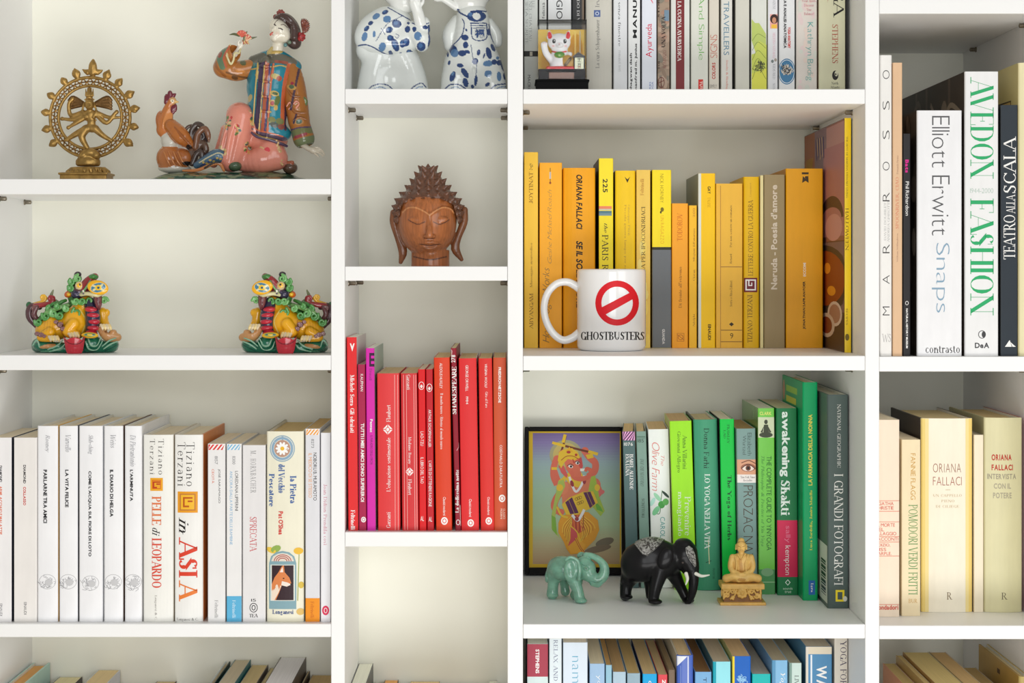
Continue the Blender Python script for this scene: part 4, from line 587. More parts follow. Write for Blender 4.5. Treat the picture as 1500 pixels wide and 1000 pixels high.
tall(297, 305, 1014, (52, 74, 70), 'slim dark green hardback on the bottom left shelf', g, hb=True, L=(190, 205, 215))
tall(312, 337.5, 1011, (20, 112, 126), 'book with petrol blue cover and grey-beige page edges', g, pages=(196, 184, 160))
tall(339, 365, 1019, (112, 106, 106), 'book with dark grey cover and sandy page edges', g, pages=(206, 186, 140))
tall(368, 382, 1024, (190, 175, 130), 'thin sandy book between the dark grey and the tall pale one', g, pages=(206, 190, 145))
tall(384, 425, 1007, (80, 66, 58), 'tallest book with pale grey page edges and dark photo cover, bottom left shelf', g, pages=(222, 220, 222))
tall(427, 431, 1029, (62, 46, 36), 'very thin dark brown book beside the tall pale one', g)
tall(434, 470, 1035, (150, 120, 85), 'brown-edged book at the right end of the bottom left shelf', g, pages=(200, 172, 125))
g = 'book heads at the bottom of the narrow column'
tall(508, 531, 1017, (96, 100, 100), 'white-edged book with grey cover against the left upright of the narrow column', g, pages=(232, 228, 212))
tall(533, 548, 1047, (206, 190, 150), 'low cream book at the bottom photo edge, beside the white-edged one', g)
tall(549, 571, 1043, (80, 60, 50), 'low book with orange-tan page edges, narrow column', g, pages=(226, 170, 110))
tall(573, 588, 1048, (215, 218, 216), 'low pale grey book right of the orange-tan one', g, pages=(226, 226, 216))
tall(590, 636, 1045, (205, 185, 140), 'wide low book with sandy page edges, narrow column', g, pages=(220, 196, 150))
tall(637, 667, 1049, (150, 110, 70), 'low tan book right of the wide sandy one', g, pages=(220, 190, 150))
tall(669, 689, 1049, (200, 170, 130), 'low cream-tan book, third from the right in the narrow column', g, pages=(226, 204, 165))
tall(690, 712, 1049, (210, 190, 150), 'low cream-tan book, second from the right in the narrow column', g, pages=(222, 196, 156))
tall(713, 727, 1044, (232, 230, 220), 'low white-edged book at the right end of the narrow column', g, pages=(236, 230, 214))
g = 'blue books on the bottom shelf of the wide column'
def bb(x0, x1, yt, col, label, T=(), A=(), d=.1, B=.2, pages=(226, 200, 156), **k): tall(x0, x1, yt, col, label, g, d, B, pages, T, A, **k)
bb(772, 803, 943, (212, 228, 226), 'pale book with a maroon title block, at the left end of the bottom shelf', [('STEPHENS', (784.5, 951, 790, 986), 'd', 'b', WH)], [band(772, 943, 803, 991, (170, 62, 80))], pages=(214, 214, 196), L=(60, 80, 75))
bb(804.5, 823, 930, (226, 236, 240), 'tall white book with grey spaced serif words RELAX AND', [('RELAX AND RENEW', (811, 937, 817, 1040), 'd', 's', (120, 124, 150), 0, .1)], B=.16)
bb(824.5, 861, 941, (212, 224, 236), 'pale blue wide book with thin teal letters', [('namaste', (838, 961, 848, 1045), 'd', 'L', (90, 170, 200), 0, .1)], pages=(222, 214, 196), gloss=True)
bb(863.5, 886, 972, (160, 192, 224), 'light blue paperback with bulging cream pages', [('yoga', (873, 989, 879, 1020), 'd', 'l', WH)], pages=(226, 212, 180))
bb(887, 896.5, 974, (150, 195, 215), 'thin aqua book beside the bulging one', pages=(190, 150, 95), R=(50, 80, 100))
bb(897.5, 917, 984, (176, 200, 216), 'low grey-blue book with brown page edges', pages=(196, 162, 115))
bb(918.5, 938, 986, (150, 176, 190), 'low slate blue book with yellowish page edges', pages=(196, 168, 112))
bb(941, 962.5, 987, (0, 166, 226), 'cyan paperback with navy side, left of a red one', L=(30, 60, 120), pages=(212, 186, 138), T=[('O', (950, 997, 954, 1003), 'd', 'b', WH)])
bb(963.5, 978, 988, (222, 70, 80), 'red paperback among the blue books', [('ZEN', (970, 995, 975, 1015), 'd', 'b', WH)], pages=(208, 182, 138))
bb(979, 989, 981, (120, 100, 80), 'narrow dark brown book right of the red one', pages=(150, 130, 100))
bb(991, 1016, 960, (76, 106, 192), 'royal blue glossy hardback with a white triangle', [], [(s_poly((992, 961), (1007, 961), (992, 976)), (235, 238, 245)), (s_line([(1008, 961), (1008, 1020)], 1.6), (225, 230, 245)), (s_line([(997, 975), (997, 1020)], .6), (150, 170, 220))], hb=True, L=(225, 215, 190), gloss=True)
bb(1018, 1042.5, 984, (122, 176, 220), 'sky blue book with brown page edges and dark capitals', [('TITO', (1030, 992, 1035, 1020), 'd', 'n', (50, 70, 100))], pages=(150, 112, 72))
bb(1044, 1070.5, 969, (150, 226, 236), 'pale aqua book with teal side and wavy grey pages', [], [(s_rect(1044, 966, 1049, 1020, 3), (0, 160, 180))], L=(70, 130, 140), pages=(190, 176, 150))
bb(1072.5, 1100, 961, (0, 96, 190), 'strong blue book with a yellow left edge and white ornament', [], [(s_rect(1072.5, 955, 1076, 1020, 3), (245, 215, 50))]+scribble(1087, 994, 9, 9, (150, 200, 235), 34, .9, 9), L=(190, 190, 120), pages=(208, 176, 130))
bb(1101.5, 1129, 987, (0, 184, 180), 'turquoise book with grey marbled page edges', pages=(186, 178, 160), R=(90, 90, 80))
bb(1130.5, 1154, 967, (132, 186, 224), 'light blue paperback with white script word', [('Yoga', (1142, 985, 1150, 1012), 'd', 's', WH, .3)], [(s_rect(1130.5, 964, 1136, 1020, 3), (90, 150, 190))], pages=(180, 168, 140))
bb(1156, 1174.5, 971, (204, 224, 216), 'pale mint book with small dark capitals', [('LIVING', (1164, 989, 1170, 1020), 'd', 's', (90, 105, 100))], [(s_rect(1156, 968, 1160, 1020, 3), (130, 160, 150))], pages=(180, 172, 145), R=(80, 95, 90))
bb(1180, 1219, 947, (80, 140, 184), 'wide steel blue paperback with cream top band and white capitals', [('WATER', (1196, 975, 1211, 1040), 'd', 'b', WH)], [band(1180, 947, 1219, 958, (226, 214, 190)), (s_rect(1180, 946, 1184, 1020, 3), (226, 218, 204)), (s_line([(1188.5, 959), (1188.5, 1015)], 2.4), (235, 240, 245))], L=(80, 140, 175), pages=(190, 180, 160))
bb(1222, 1242, 930, (222, 214, 200), 'cream book with dark spaced capitals YOGA FOR, right end of the bottom shelf', [('YOGA FOR', (1231, 938, 1240, 1005), 'd', 's', (60, 50, 80), 0, .06)], R=(70, 60, 40), B=.16)
g = 'tan-edged books on the bottom right shelf'
def tr(x0, x1, yt, col, label, d=.04, B=.18, pages=(200, 178, 122), **k): tall(x0, x1, yt, col, label, g, d, B, pages, **k)
def fx(x): return 750+(x-750)/1.02          # these rows were measured on the front plane
def fy(y): return HZ+(y-HZ)/1.02
tr(fx(1353), fx(1373), fy(1034), (214, 150, 110), 'tan-edged book with an orange cover, left of the bottom right shelf', L=(222, 158, 116))
tr(fx(1374), fx(1384), fy(1021), (190, 160, 100), 'narrow tan-edged book beside the orange covered one')
tr(fx(1385), fx(1427), fy(1016), (196, 176, 110), 'wide yellow-tan book in the middle of the bottom right shelf', L=(170, 130, 70), pages=(206, 186, 128))
tr(fx(1428), fx(1455), fy(1016), (196, 170, 120), 'brownish tan book right of the wide yellow-tan one', pages=(196, 166, 118))
tr(fx(1482), fx(1504), fy(1041), (170, 140, 95), 'low tan book left of the big boxed volume', pages=(186, 160, 112))
tr(fx(1508), fx(1524), fy(1003), (214, 190, 120), 'big mustard covered volume at the bottom right corner with a small dark mark', hb=True, d=.06, L=(196, 160, 84), pages=(214, 200, 160), sideart=[(s_rect(.45, .93, .52, .955), (90, 62, 30))])
# ------------------------------------------------------------------ sculpting: smooth signed-distance shapes meshed with surface nets
class Fig:
    """Maps photograph rows and columns at a chosen real depth into local units of one figure (origin: middle of its foot)."""
    def __init__(s, cx, ys, d):
        s.cx = cx; s.d = d; s.s = sc_at(d); s.Z0 = (HZ-ys)*S; s.X0 = wx(cx, d)
    def v(s, px, py, dp=0):
        dd = s.d+dp*s.s; k = S*(1+dd/D)
        return np.array([((px-750)*k-s.X0)/s.s, dp, ((HZ-py)*k-s.Z0)/s.s])
    def root(s, name, label, cat, group=None):
        e = thing(name, label, cat, (s.X0, s.d, s.Z0+.0001), group); s.e = e; return e
    def p(s, q): return s.v(*q)
    # primitives: (function, low corner, high corner, options)
    def ell(s, c, r, rot=0, yaw=0, **o):
        c = s.p(c); r = np.array(r, float); m = r.max()*1.05+1
        a = math.radians(rot); b = math.radians(yaw)
        R = np.array([[math.cos(b), -math.sin(b), 0], [math.sin(b), math.cos(b), 0], [0, 0, 1]]) @ np.array([[math.cos(a), 0, -math.sin(a)], [0, 1, 0], [math.sin(a), 0, math.cos(a)]])
        def f(P):
            q = (P-c) @ R; k0 = np.sqrt(((q/r)**2).sum(-1)); k1 = np.sqrt(((q/r**2)**2).sum(-1))+1e-9
            return k0*(k0-1)/k1
        return (f, c-m, c+m, o)
    def tube(s, pts, rad, m=4, flat=1, raw=False, **o):
        P = [np.append(s.p(q), 0) for q in pts]; n = len(P)
        rad = (list(rad)+[rad[-1]]*n)[:n] if hasattr(rad, '__len__') else [rad]*n
        for i in range(n): P[i][3] = rad[i]
        Q = [np.array(q) for q in (catmull(P, m) if m > 1 and n > 2 else P)]
        lo = np.min([q[:3]-q[3] for q in Q], 0)-1; hi = np.max([q[:3]+q[3] for q in Q], 0)+1
        def f(X):
            best = None
            for i in range(len(Q)-1):
                a, b = Q[i], Q[i+1]; ab = b[:3]-a[:3]; q = X-a[:3]
                if flat != 1: q = q*np.array([1, flat, 1])
                t = np.clip((q @ ab)/(ab @ ab+1e-9), 0, 1)
                dd = np.sqrt(((q-t[..., None]*ab)**2).sum(-1))-(a[3]+(b[3]-a[3])*t)
                best = dd if best is None else np.minimum(best, dd)
            return best
        if flat < 1: lo[1] -= max(rad)*(1/flat-1); hi[1] += max(rad)*(1/flat-1)
        return (f, lo, hi, o)
    def box(s, c, h, r=1, rot=0, **o):
        c = s.p(c); h = np.array(h, float); m = np.linalg.norm(h)+1; a = math.radians(rot)
        R = np.array([[math.cos(a), 0, -math.sin(a)], [0, 1, 0], [math.sin(a), 0, math.cos(a)]])
        def f(P):
            q = np.abs((P-c) @ R)-(h-r)
            return np.sqrt((np.maximum(q, 0)**2).sum(-1))+np.minimum(q.max(-1), 0)-r
        return (f, c-m, c+m, o)
    def ring(s, c, Rr, r, flat=1, ry=None, **o):           # ring in the picture plane
        c = s.p(c); ry = ry or Rr
        def f(P):
            q = P-c; k = np.sqrt((q[..., 0])**2+(q[..., 2]*Rr/ry)**2)-Rr
            return np.sqrt(k*k+(q[..., 1]*flat)**2)-r
        m = np.array([max(Rr, ry)+r+1, r/min(flat, 1)+1, max(Rr, ry)+r+1]); return (f, c-m, c+m, o)
    def cyl(s, c, r, h, rd=1, ry=1, **o):                  # upright cylinder, ry squeezes the depth
        c = s.p(c)
        def f(P):
            q = P-c; a = np.sqrt(q[..., 0]**2+(q[..., 1]/ry)**2)-(r-rd); b = np.abs(q[..., 2])-(h-rd)
            return np.sqrt(np.maximum(a, 0)**2+np.maximum(b, 0)**2)+np.minimum(np.maximum(a, b), 0)-rd
        m = np.array([r+1, r*ry+1, h+1]); return (f, c-m, c+m, o)
    def spiral(s, c, r0, tube, turns=1.4, a0=0, sgn=1, dp=0, **o):
        pts = []; n = 11
        for k in range(n):
            t = k/(n-1); a = math.radians(a0)+sgn*t*turns*2*PI; r = r0*(1-t*.78)
            pts.append((c[0]+r*math.cos(a), c[1]-r*math.sin(a), (c[2] if len(c) > 2 else 0)+dp))
        return s.tube(pts, [tube*(1-.45*k/(n-1)) for k in range(n)], m=1, **o)
    def sculpt(s, name, prims, mat, h=1.0, paint=(), parent=None, mask=None, col=(200, 200, 200), floor=True, inflate=0, jit=0):
        add = [p for p in prims if not p[3].get('sub')]
        lo = np.min([p[1] for p in add], 0)-2*h-inflate; hi = np.max([p[2] for p in add], 0)+2*h+inflate
        if floor: lo[2] = max(lo[2], -2*h)
        n = np.ceil((hi-lo)/h).astype(int)+1
        ax = [lo[i]+h*np.arange(n[i]) for i in range(3)]
        F = np.full(n, 1e3, np.float32)
        for f, a, b, o in prims:
            k = o.get('k', 2.0); pad = k+h*2+inflate
            i0 = np.maximum(np.floor((a-pad-lo)/h).astype(int), 0); i1 = np.minimum(np.ceil((b+pad-lo)/h).astype(int)+1, n)
            if (i1 <= i0).any(): continue
            sl = tuple(slice(i0[q], i1[q]) for q in range(3))
            P = np.stack(np.meshgrid(*[ax[q][sl[q]] for q in range(3)], indexing='ij'), -1)
            v = f(P).astype(np.float32)-inflate; g = F[sl]
            if o.get('sub'):
                v = -v; hh = np.maximum(k-np.abs(g-v), 0); F[sl] = np.maximum(g, v)+hh*hh/(4*k)
            else:
                if k <= 0: F[sl] = np.minimum(g, v)
                else: hh = np.maximum(k-np.abs(g-v), 0); F[sl] = np.minimum(g, v)-hh*hh/(4*k)
        if mask is not None:                               # keep only what lies inside an outline seen from the front
            pts = [np.array(q[:2], float) for q in mask[0]]
            for j in range(n[1]):
                k = S*(1+(s.d+ax[1][j]*s.s)/D); X, Z = np.meshgrid((ax[0]*s.s+s.X0)/k+750, HZ-(ax[2]*s.s+s.Z0)/k, indexing='ij')
                dd = np.full(X.shape, 1e9); ins = np.zeros(X.shape, bool)
                for i in range(len(pts)):
                    p0 = pts[i]; p1 = pts[(i+1) % len(pts)]; e = p1-p0; u_, w_ = X-p0[0], Z-p0[1]
                    tt = np.clip((u_*e[0]+w_*e[1])/(e@e), 0, 1); dd = np.minimum(dd, (u_-tt*e[0])**2+(w_-tt*e[1])**2)
                    ins ^= ((p0[1] > Z) != (p1[1] > Z)) & (X < (p1[0]-p0[0])*(Z-p0[1])/((p1[1]-p0[1]) or 1e-9)+p0[0])
                F[:, j, :] = np.maximum(F[:, j, :], (np.where(ins, -1, 1)*np.sqrt(dd)).astype(np.float32))
            if len(mask) > 1: F = np.maximum(F, (ax[1]-mask[1]).astype(np.float32)[None, :, None])
        if floor: F = np.maximum(F, (-ax[2]).astype(np.float32)[None, None, :])
        V, Q = nets(F); V = lo+V*h
        C = np.tile(np.array(col, float), (len(V), 1)); best = np.full(len(V), 1e9)
        for f, a, b, o in add:
            c = o.get('col')
            if c is None: c = col
            m = ((V > a-4) & (V < b+4)).all(1)
            if not m.any(): continue
            v = f(V[m]); idx = np.where(m)[0]; t = v < best[idx]
            best[idx[t]] = v[t]; C[idx[t]] = c
        kk = S*(1+(s.d+V[:, 1]*s.s)/D); UV = np.stack([(V[:, 0]*s.s+s.X0)/kk+750, HZ-(V[:, 2]*s.s+s.Z0)/kk], 1)
        for shp in paint:
            kind, c = shp[0], shp[-1]
            if kind == 'f':                                # paint inside a 3-D primitive
                f, a, b, o = shp[1]; m = ((V > a) & (V < b)).all(1); idx = np.where(m)[0]
                if len(idx): v = f(V[idx]); C[idx[v < 0]] = c
                continue
            front = V[:, 1] < shp[-2]                      # picture-plane strokes on the side facing out
            if kind == 'l':
                pts = [np.array(q[:2], float) for q in catmull(shp[1], 4)]; w = shp[2]
                lo2 = np.min(pts, 0)-w; hi2 = np.max(pts, 0)+w; P = UV
                idx = np.where(front & ((P > lo2) & (P < hi2)).all(1))[0]
                if not len(idx): continue
                dd = np.full(len(idx), 1e9)
                for a, b in zip(pts[:-1], pts[1:]):
                    e = b-a; q = P[idx]-a; t = np.clip((q@e)/(e@e+1e-9), 0, 1); dd = np.minimum(dd, ((q-t[:, None]*e)**2).sum(1))
                C[idx[np.sqrt(dd) < w/2]] = c
            elif kind == 'e':
                cx, cy, rx, ry, rot = shp[1]; q = UV-np.array([cx, cy]); a = math.radians(rot)
                u = q[:, 0]*math.cos(a)+q[:, 1]*math.sin(a); w = -q[:, 0]*math.sin(a)+q[:, 1]*math.cos(a)
                C[front & ((u/rx)**2+(w/ry)**2 < 1)] = c
        if jit: C = C*(1+jit*(rng.rand(len(V), 1)-.5))
        me = bpy.data.meshes.new(name); me.vertices.add(len(V)); me.vertices.foreach_set('co', (V*s.s).astype(np.float32).ravel())
        me.loops.add(len(Q)*4); me.loops.foreach_set('vertex_index', Q.ravel().astype(np.int32))
        me.polygons.add(len(Q)); me.polygons.foreach_set('loop_start', np.arange(0, len(Q)*4, 4, dtype=np.int32)); me.polygons.foreach_set('loop_total', np.full(len(Q), 4, np.int32))
        me.polygons.foreach_set('use_smooth', np.ones(len(Q), bool)); me.update(calc_edges=True)
        a = me.color_attributes.new('Col', 'FLOAT_COLOR', 'POINT'); cc = np.clip(C/255, 0, 1)
        L = np.where(cc <= .04045, cc/12.92, ((cc+.055)/1.055)**2.4); arr = np.ones((len(V), 4), np.float32); arr[:, :3] = L
        a.data.foreach_set('color', arr.ravel()); me.materials.append(mat)
        o = bpy.data.objects.new(name, me); COL.objects.link(o); o.parent = parent or s.e
        return o
def nets(F):
    s = F < 0; n = np.array(F.shape)
    cnt = np.zeros(n-1, np.int8); off = [(i, j, k) for i in (0, 1) for j in (0, 1) for k in (0, 1)]
    sl = lambda o: tuple(slice(o[q], n[q]-1+o[q]) for q in range(3))
    for o in off: cnt += s[sl(o)]
    act = (cnt > 0) & (cnt < 8); ci = np.argwhere(act); idm = np.full(n-1, -1, np.int64); idm[act] = np.arange(len(ci))
    vals = {o: F[ci[:, 0]+o[0], ci[:, 1]+o[1], ci[:, 2]+o[2]] for o in off}
    acc = np.zeros((len(ci), 3)); num = np.zeros(len(ci))
    for a in off:
        for q in range(3):
            if a[q] == 0:
                b = list(a); b[q] = 1; b = tuple(b); va, vb = vals[a], vals[b]; m = (va < 0) != (vb < 0)
                t = np.where(m, va/(np.where(va-vb == 0, 1, va-vb)), 0); p = np.array(a, float)[None].repeat(len(ci), 0); p[:, q] += t
                acc[m] += p[m]; num[m] += 1
    V = ci+acc/num[:, None]
    Qs = []
    for q in range(3):
        u, w = [(1, 2), (2, 0), (0, 1)][q]
        a = s[tuple(slice(0, n[i]-1) if i == q else slice(1, n[i]-1) for i in range(3))]
        b = s[tuple(slice(1, n[i]) if i == q else slice(1, n[i]-1) for i in range(3))]
        e = np.argwhere(a != b); sg = a[tuple(e.T)]
        base = e.copy(); base[:, u] += 1; base[:, w] += 1
        def cell(du, dw): c = base.copy(); c[:, u] += du; c[:, w] += dw; return idm[tuple(c.T)]
        quad = np.stack([cell(-1, -1), cell(0, -1), cell(0, 0), cell(-1, 0)], 1)
        quad[~sg] = quad[~sg][:, ::-1]; Qs.append(quad)
    Q = np.concatenate(Qs); return V, Q[(Q >= 0).all(1)]
M['ceramic'] = new_mat('glazed_ceramic', .18, attr=True, coat=.6, spec=.5)
M['porcelain'] = new_mat('white_porcelain', .12, attr=True, coat=.7, spec=.5)
M['bronze'] = new_mat('old_bronze', .38, attr=True, metal=.75, noise=((180, 180, 180), .65, 1.1), bump=((500, 500, 500), .25, .0006))
M['wood'] = new_mat('carved_wood', .3, attr=True, coat=.35, noise=((420, 420, 26), .68, 1.12))
M['jade'] = new_mat('green_stone', .16, attr=True, coat=.5, sss=.25, noise=((120, 120, 160), .82, 1.12))
M['ebony'] = new_mat('black_wood', .3, attr=True, coat=.1, spec=.22)
M['silver'] = new_mat('chased_silver', .35, attr=True, metal=.6, bump=((900, 900, 900), 1, .0015), noise=((600, 600, 600), .35, 1.15))
M['resin'] = new_mat('carved_resin', .42, attr=True, noise=((150, 150, 150), .85, 1.08))
M['plastic'] = new_mat('moulded_plastic', .25, attr=True)
def pane_mat():
    m = bpy.data.materials.new('clear_acrylic'); m.use_nodes = True; nt = m.node_tree; nt.nodes.clear()
    o = nt.nodes.new('ShaderNodeOutputMaterial'); mx = nt.nodes.new('ShaderNodeMixShader'); t = nt.nodes.new('ShaderNodeBsdfTransparent'); g = nt.nodes.new('ShaderNodeBsdfGlossy')
    f = nt.nodes.new('ShaderNodeFresnel'); f.inputs[0].default_value = 1.16; g.inputs['Roughness'].default_value = .05; t.inputs[0].default_value = (.97, .98, .98, 1)
    nt.links.new(f.outputs[0], mx.inputs[0]); nt.links.new(t.outputs[0], mx.inputs[1]); nt.links.new(g.outputs[0], mx.inputs[2]); nt.links.new(mx.outputs[0], o.inputs[0]); return m
M['acrylic'] = pane_mat()

# ------------------------------------------------------------------ wooden head
def wooden_head():
    g = Fig(628, 390, .085); e = g.root('carved_head', 'carved brown wooden head with spiky curled hair and long earlobes', 'carving')
    fc = (176, 104, 56); hc = (108, 68, 46); E, T = g.ell, g.tube
    A = [E((626, 316, 0), (43, 42, 47), k=1), E((626, 339, -3), (37.5, 40, 38), k=14)]
    def fd(x, y):
        b = 0
        for cx, cy, rx, ry, rz, o in ((626, 316, 43, 47, 42, 0), (626, 339, 37.5, 38, 40, -3)):
            t = 1-((x-cx)/rx)**2-((y-cy)/ry)**2
            if t > 0: b = min(b, o-rz*math.sqrt(t))
        return b
    def L(pts, dz=0): return [(x, y, fd(x, y)+dz) for x, y in pts]
    F = list(A)
    F += [g.cyl((630.5, 384, 2), 28, 18, 2, .95, k=2)]
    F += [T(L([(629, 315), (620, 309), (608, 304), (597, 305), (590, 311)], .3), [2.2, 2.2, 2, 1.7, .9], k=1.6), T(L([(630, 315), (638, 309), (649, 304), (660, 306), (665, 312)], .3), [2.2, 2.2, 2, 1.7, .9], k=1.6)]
    F += [E((612, 322, fd(612, 322)+5), (13, 5, 8.5), k=3, sub=True), E((645, 322, fd(645, 322)+5), (13, 5, 8.5), k=3, sub=True)] if 0 else []
    F += [E((610, 322.5, fd(610, 322)+2.2), (11, 6.5, 5.8), -6, k=1.5), E((646, 322.5, fd(646, 322)+2.2), (11, 6, 5.6), 6, k=2.5)]
    F += [T(L([(600, 322), (606, 326.5), (613, 328), (621, 325)], -.6), [.5, 1, 1.1, .6], sub=True, k=.8), T(L([(656, 322), (650, 326.5), (643, 328), (636, 325)], -.6), [.5, 1, 1.1, .6], sub=True, k=.8)]
    F += [T([(629, 314, fd(629, 314)), (629, 326, fd(629, 326)-1.5), (629, 338, fd(629, 338)-5), (629, 344, fd(629, 344)-6)], [2, 3.2, 4.4, 5.2], k=2.5), E((629, 344, fd(629, 344)-5.5), (5, 5, 4), k=2), E((623.5, 346, fd(623, 346)-1.5), (3.4, 4, 2.8), k=2), E((635, 346, fd(635, 346)-1.5), (3.4, 4, 2.8), k=2)]
    F += [T(L([(616, 357.5), (622, 355.5), (627, 354.5), (629.5, 356), (632, 354.5), (638, 355.5), (643, 357.5)], 0), [1, 2.2, 2.8, 2.4, 2.8, 2.2, 1], k=1.2), T(L([(619, 360.5), (625, 363), (630, 363.8), (635, 363), (640, 360.5)], 0), [1, 2.6, 3.2, 2.6, 1], k=1.2), T(L([(614.5, 357.5), (622, 358.6), (630, 359.6), (637, 358.6), (645, 357.5)], -1.8), [.9, .8, .8, .8, .9], sub=True, k=.8)]
    F += [T(L([(622, 369), (630, 370.5), (638, 369)], -.5), .9, sub=True, k=1.5), E((630, 372.5, fd(630, 371)+4), (9, 6, 5), k=4)]
    for sx, pts in ((-1, [(577, 312, 8), (577, 326, 6), (583, 348, 4), (590, 368, 4), (587, 384, 4)]), (1, [(680, 308, 8), (679, 326, 6), (671, 348, 4), (667, 364, 4), (676, 380, 4)])):
        F.append(T(pts, [5.5, 6, 5, 6.5, 3], flat=1.25, k=3, col=(140, 86, 52)))
        F.append(T([(p[0]-sx*.5, p[1]+2, -3) for p in pts[:4]], [2, 2.2, 1.8, 1.5], sub=True, k=1.5))
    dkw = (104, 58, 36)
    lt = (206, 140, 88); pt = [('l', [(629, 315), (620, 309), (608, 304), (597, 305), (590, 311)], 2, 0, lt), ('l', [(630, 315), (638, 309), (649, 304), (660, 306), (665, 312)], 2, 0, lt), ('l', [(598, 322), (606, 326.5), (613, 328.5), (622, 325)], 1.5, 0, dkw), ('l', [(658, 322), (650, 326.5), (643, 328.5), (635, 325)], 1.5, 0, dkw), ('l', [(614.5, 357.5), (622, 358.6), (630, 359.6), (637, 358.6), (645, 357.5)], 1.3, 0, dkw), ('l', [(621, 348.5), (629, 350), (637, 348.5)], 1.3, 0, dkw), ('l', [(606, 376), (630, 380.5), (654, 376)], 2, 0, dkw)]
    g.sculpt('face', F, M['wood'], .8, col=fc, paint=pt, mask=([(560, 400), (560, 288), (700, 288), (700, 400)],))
    H = [E((627, 304, 2), (44.5, 37, 36), k=1), E((627, 290, -12), (33, 23, 13), k=4), E((627, 270, 6), (22, 21, 22), k=14), E((626, 330, -8), (40.5, 60, 41), sub=True, k=1.5)]
    for y, R, n, lo, up in ((250, 8, 5, 0, 8), (259, 14.5, 8, 0, 8), (268, 21, 10, 0, 7), (277, 27, 13, 0, 6), (286, 35, 16, 0, 5), (295, 42, 18, 0, 4.5), (304, 46, 20, 38, 3), (313, 46.5, 20, 58, 2), (322, 46, 20, 66, 1)):
        for k in range(n):
            a = -PI+2*PI*(k+.5*(y % 2))/n
            if abs(math.degrees(a)) < lo or abs(math.degrees(a)) > 130: continue
            x = 627+R*math.sin(a); z = 5-R*.98*math.cos(a)
            tx = 627+(R+8)*math.sin(a); tz = 5-(R*.98+8)*math.cos(a)
            H.append(T([(627+(R-4)*math.sin(a), y+1, 5-(R*.98-4)*math.cos(a)), (x, y, z), (tx, y-up, tz)], [5.8, 5.6, .4], m=1, k=.5))
    H.append(T([(627, 246, 4), (627, 240, 4)], [5, .6], m=1, k=.8))
    g.sculpt('curled_hair', H, M['wood'], .85, col=hc, mask=([(560, 230), (700, 230), (700, 331), (672, 331), (664, 300), (645, 291), (608, 291), (588, 300), (583, 331), (560, 331)],))
wooden_head()

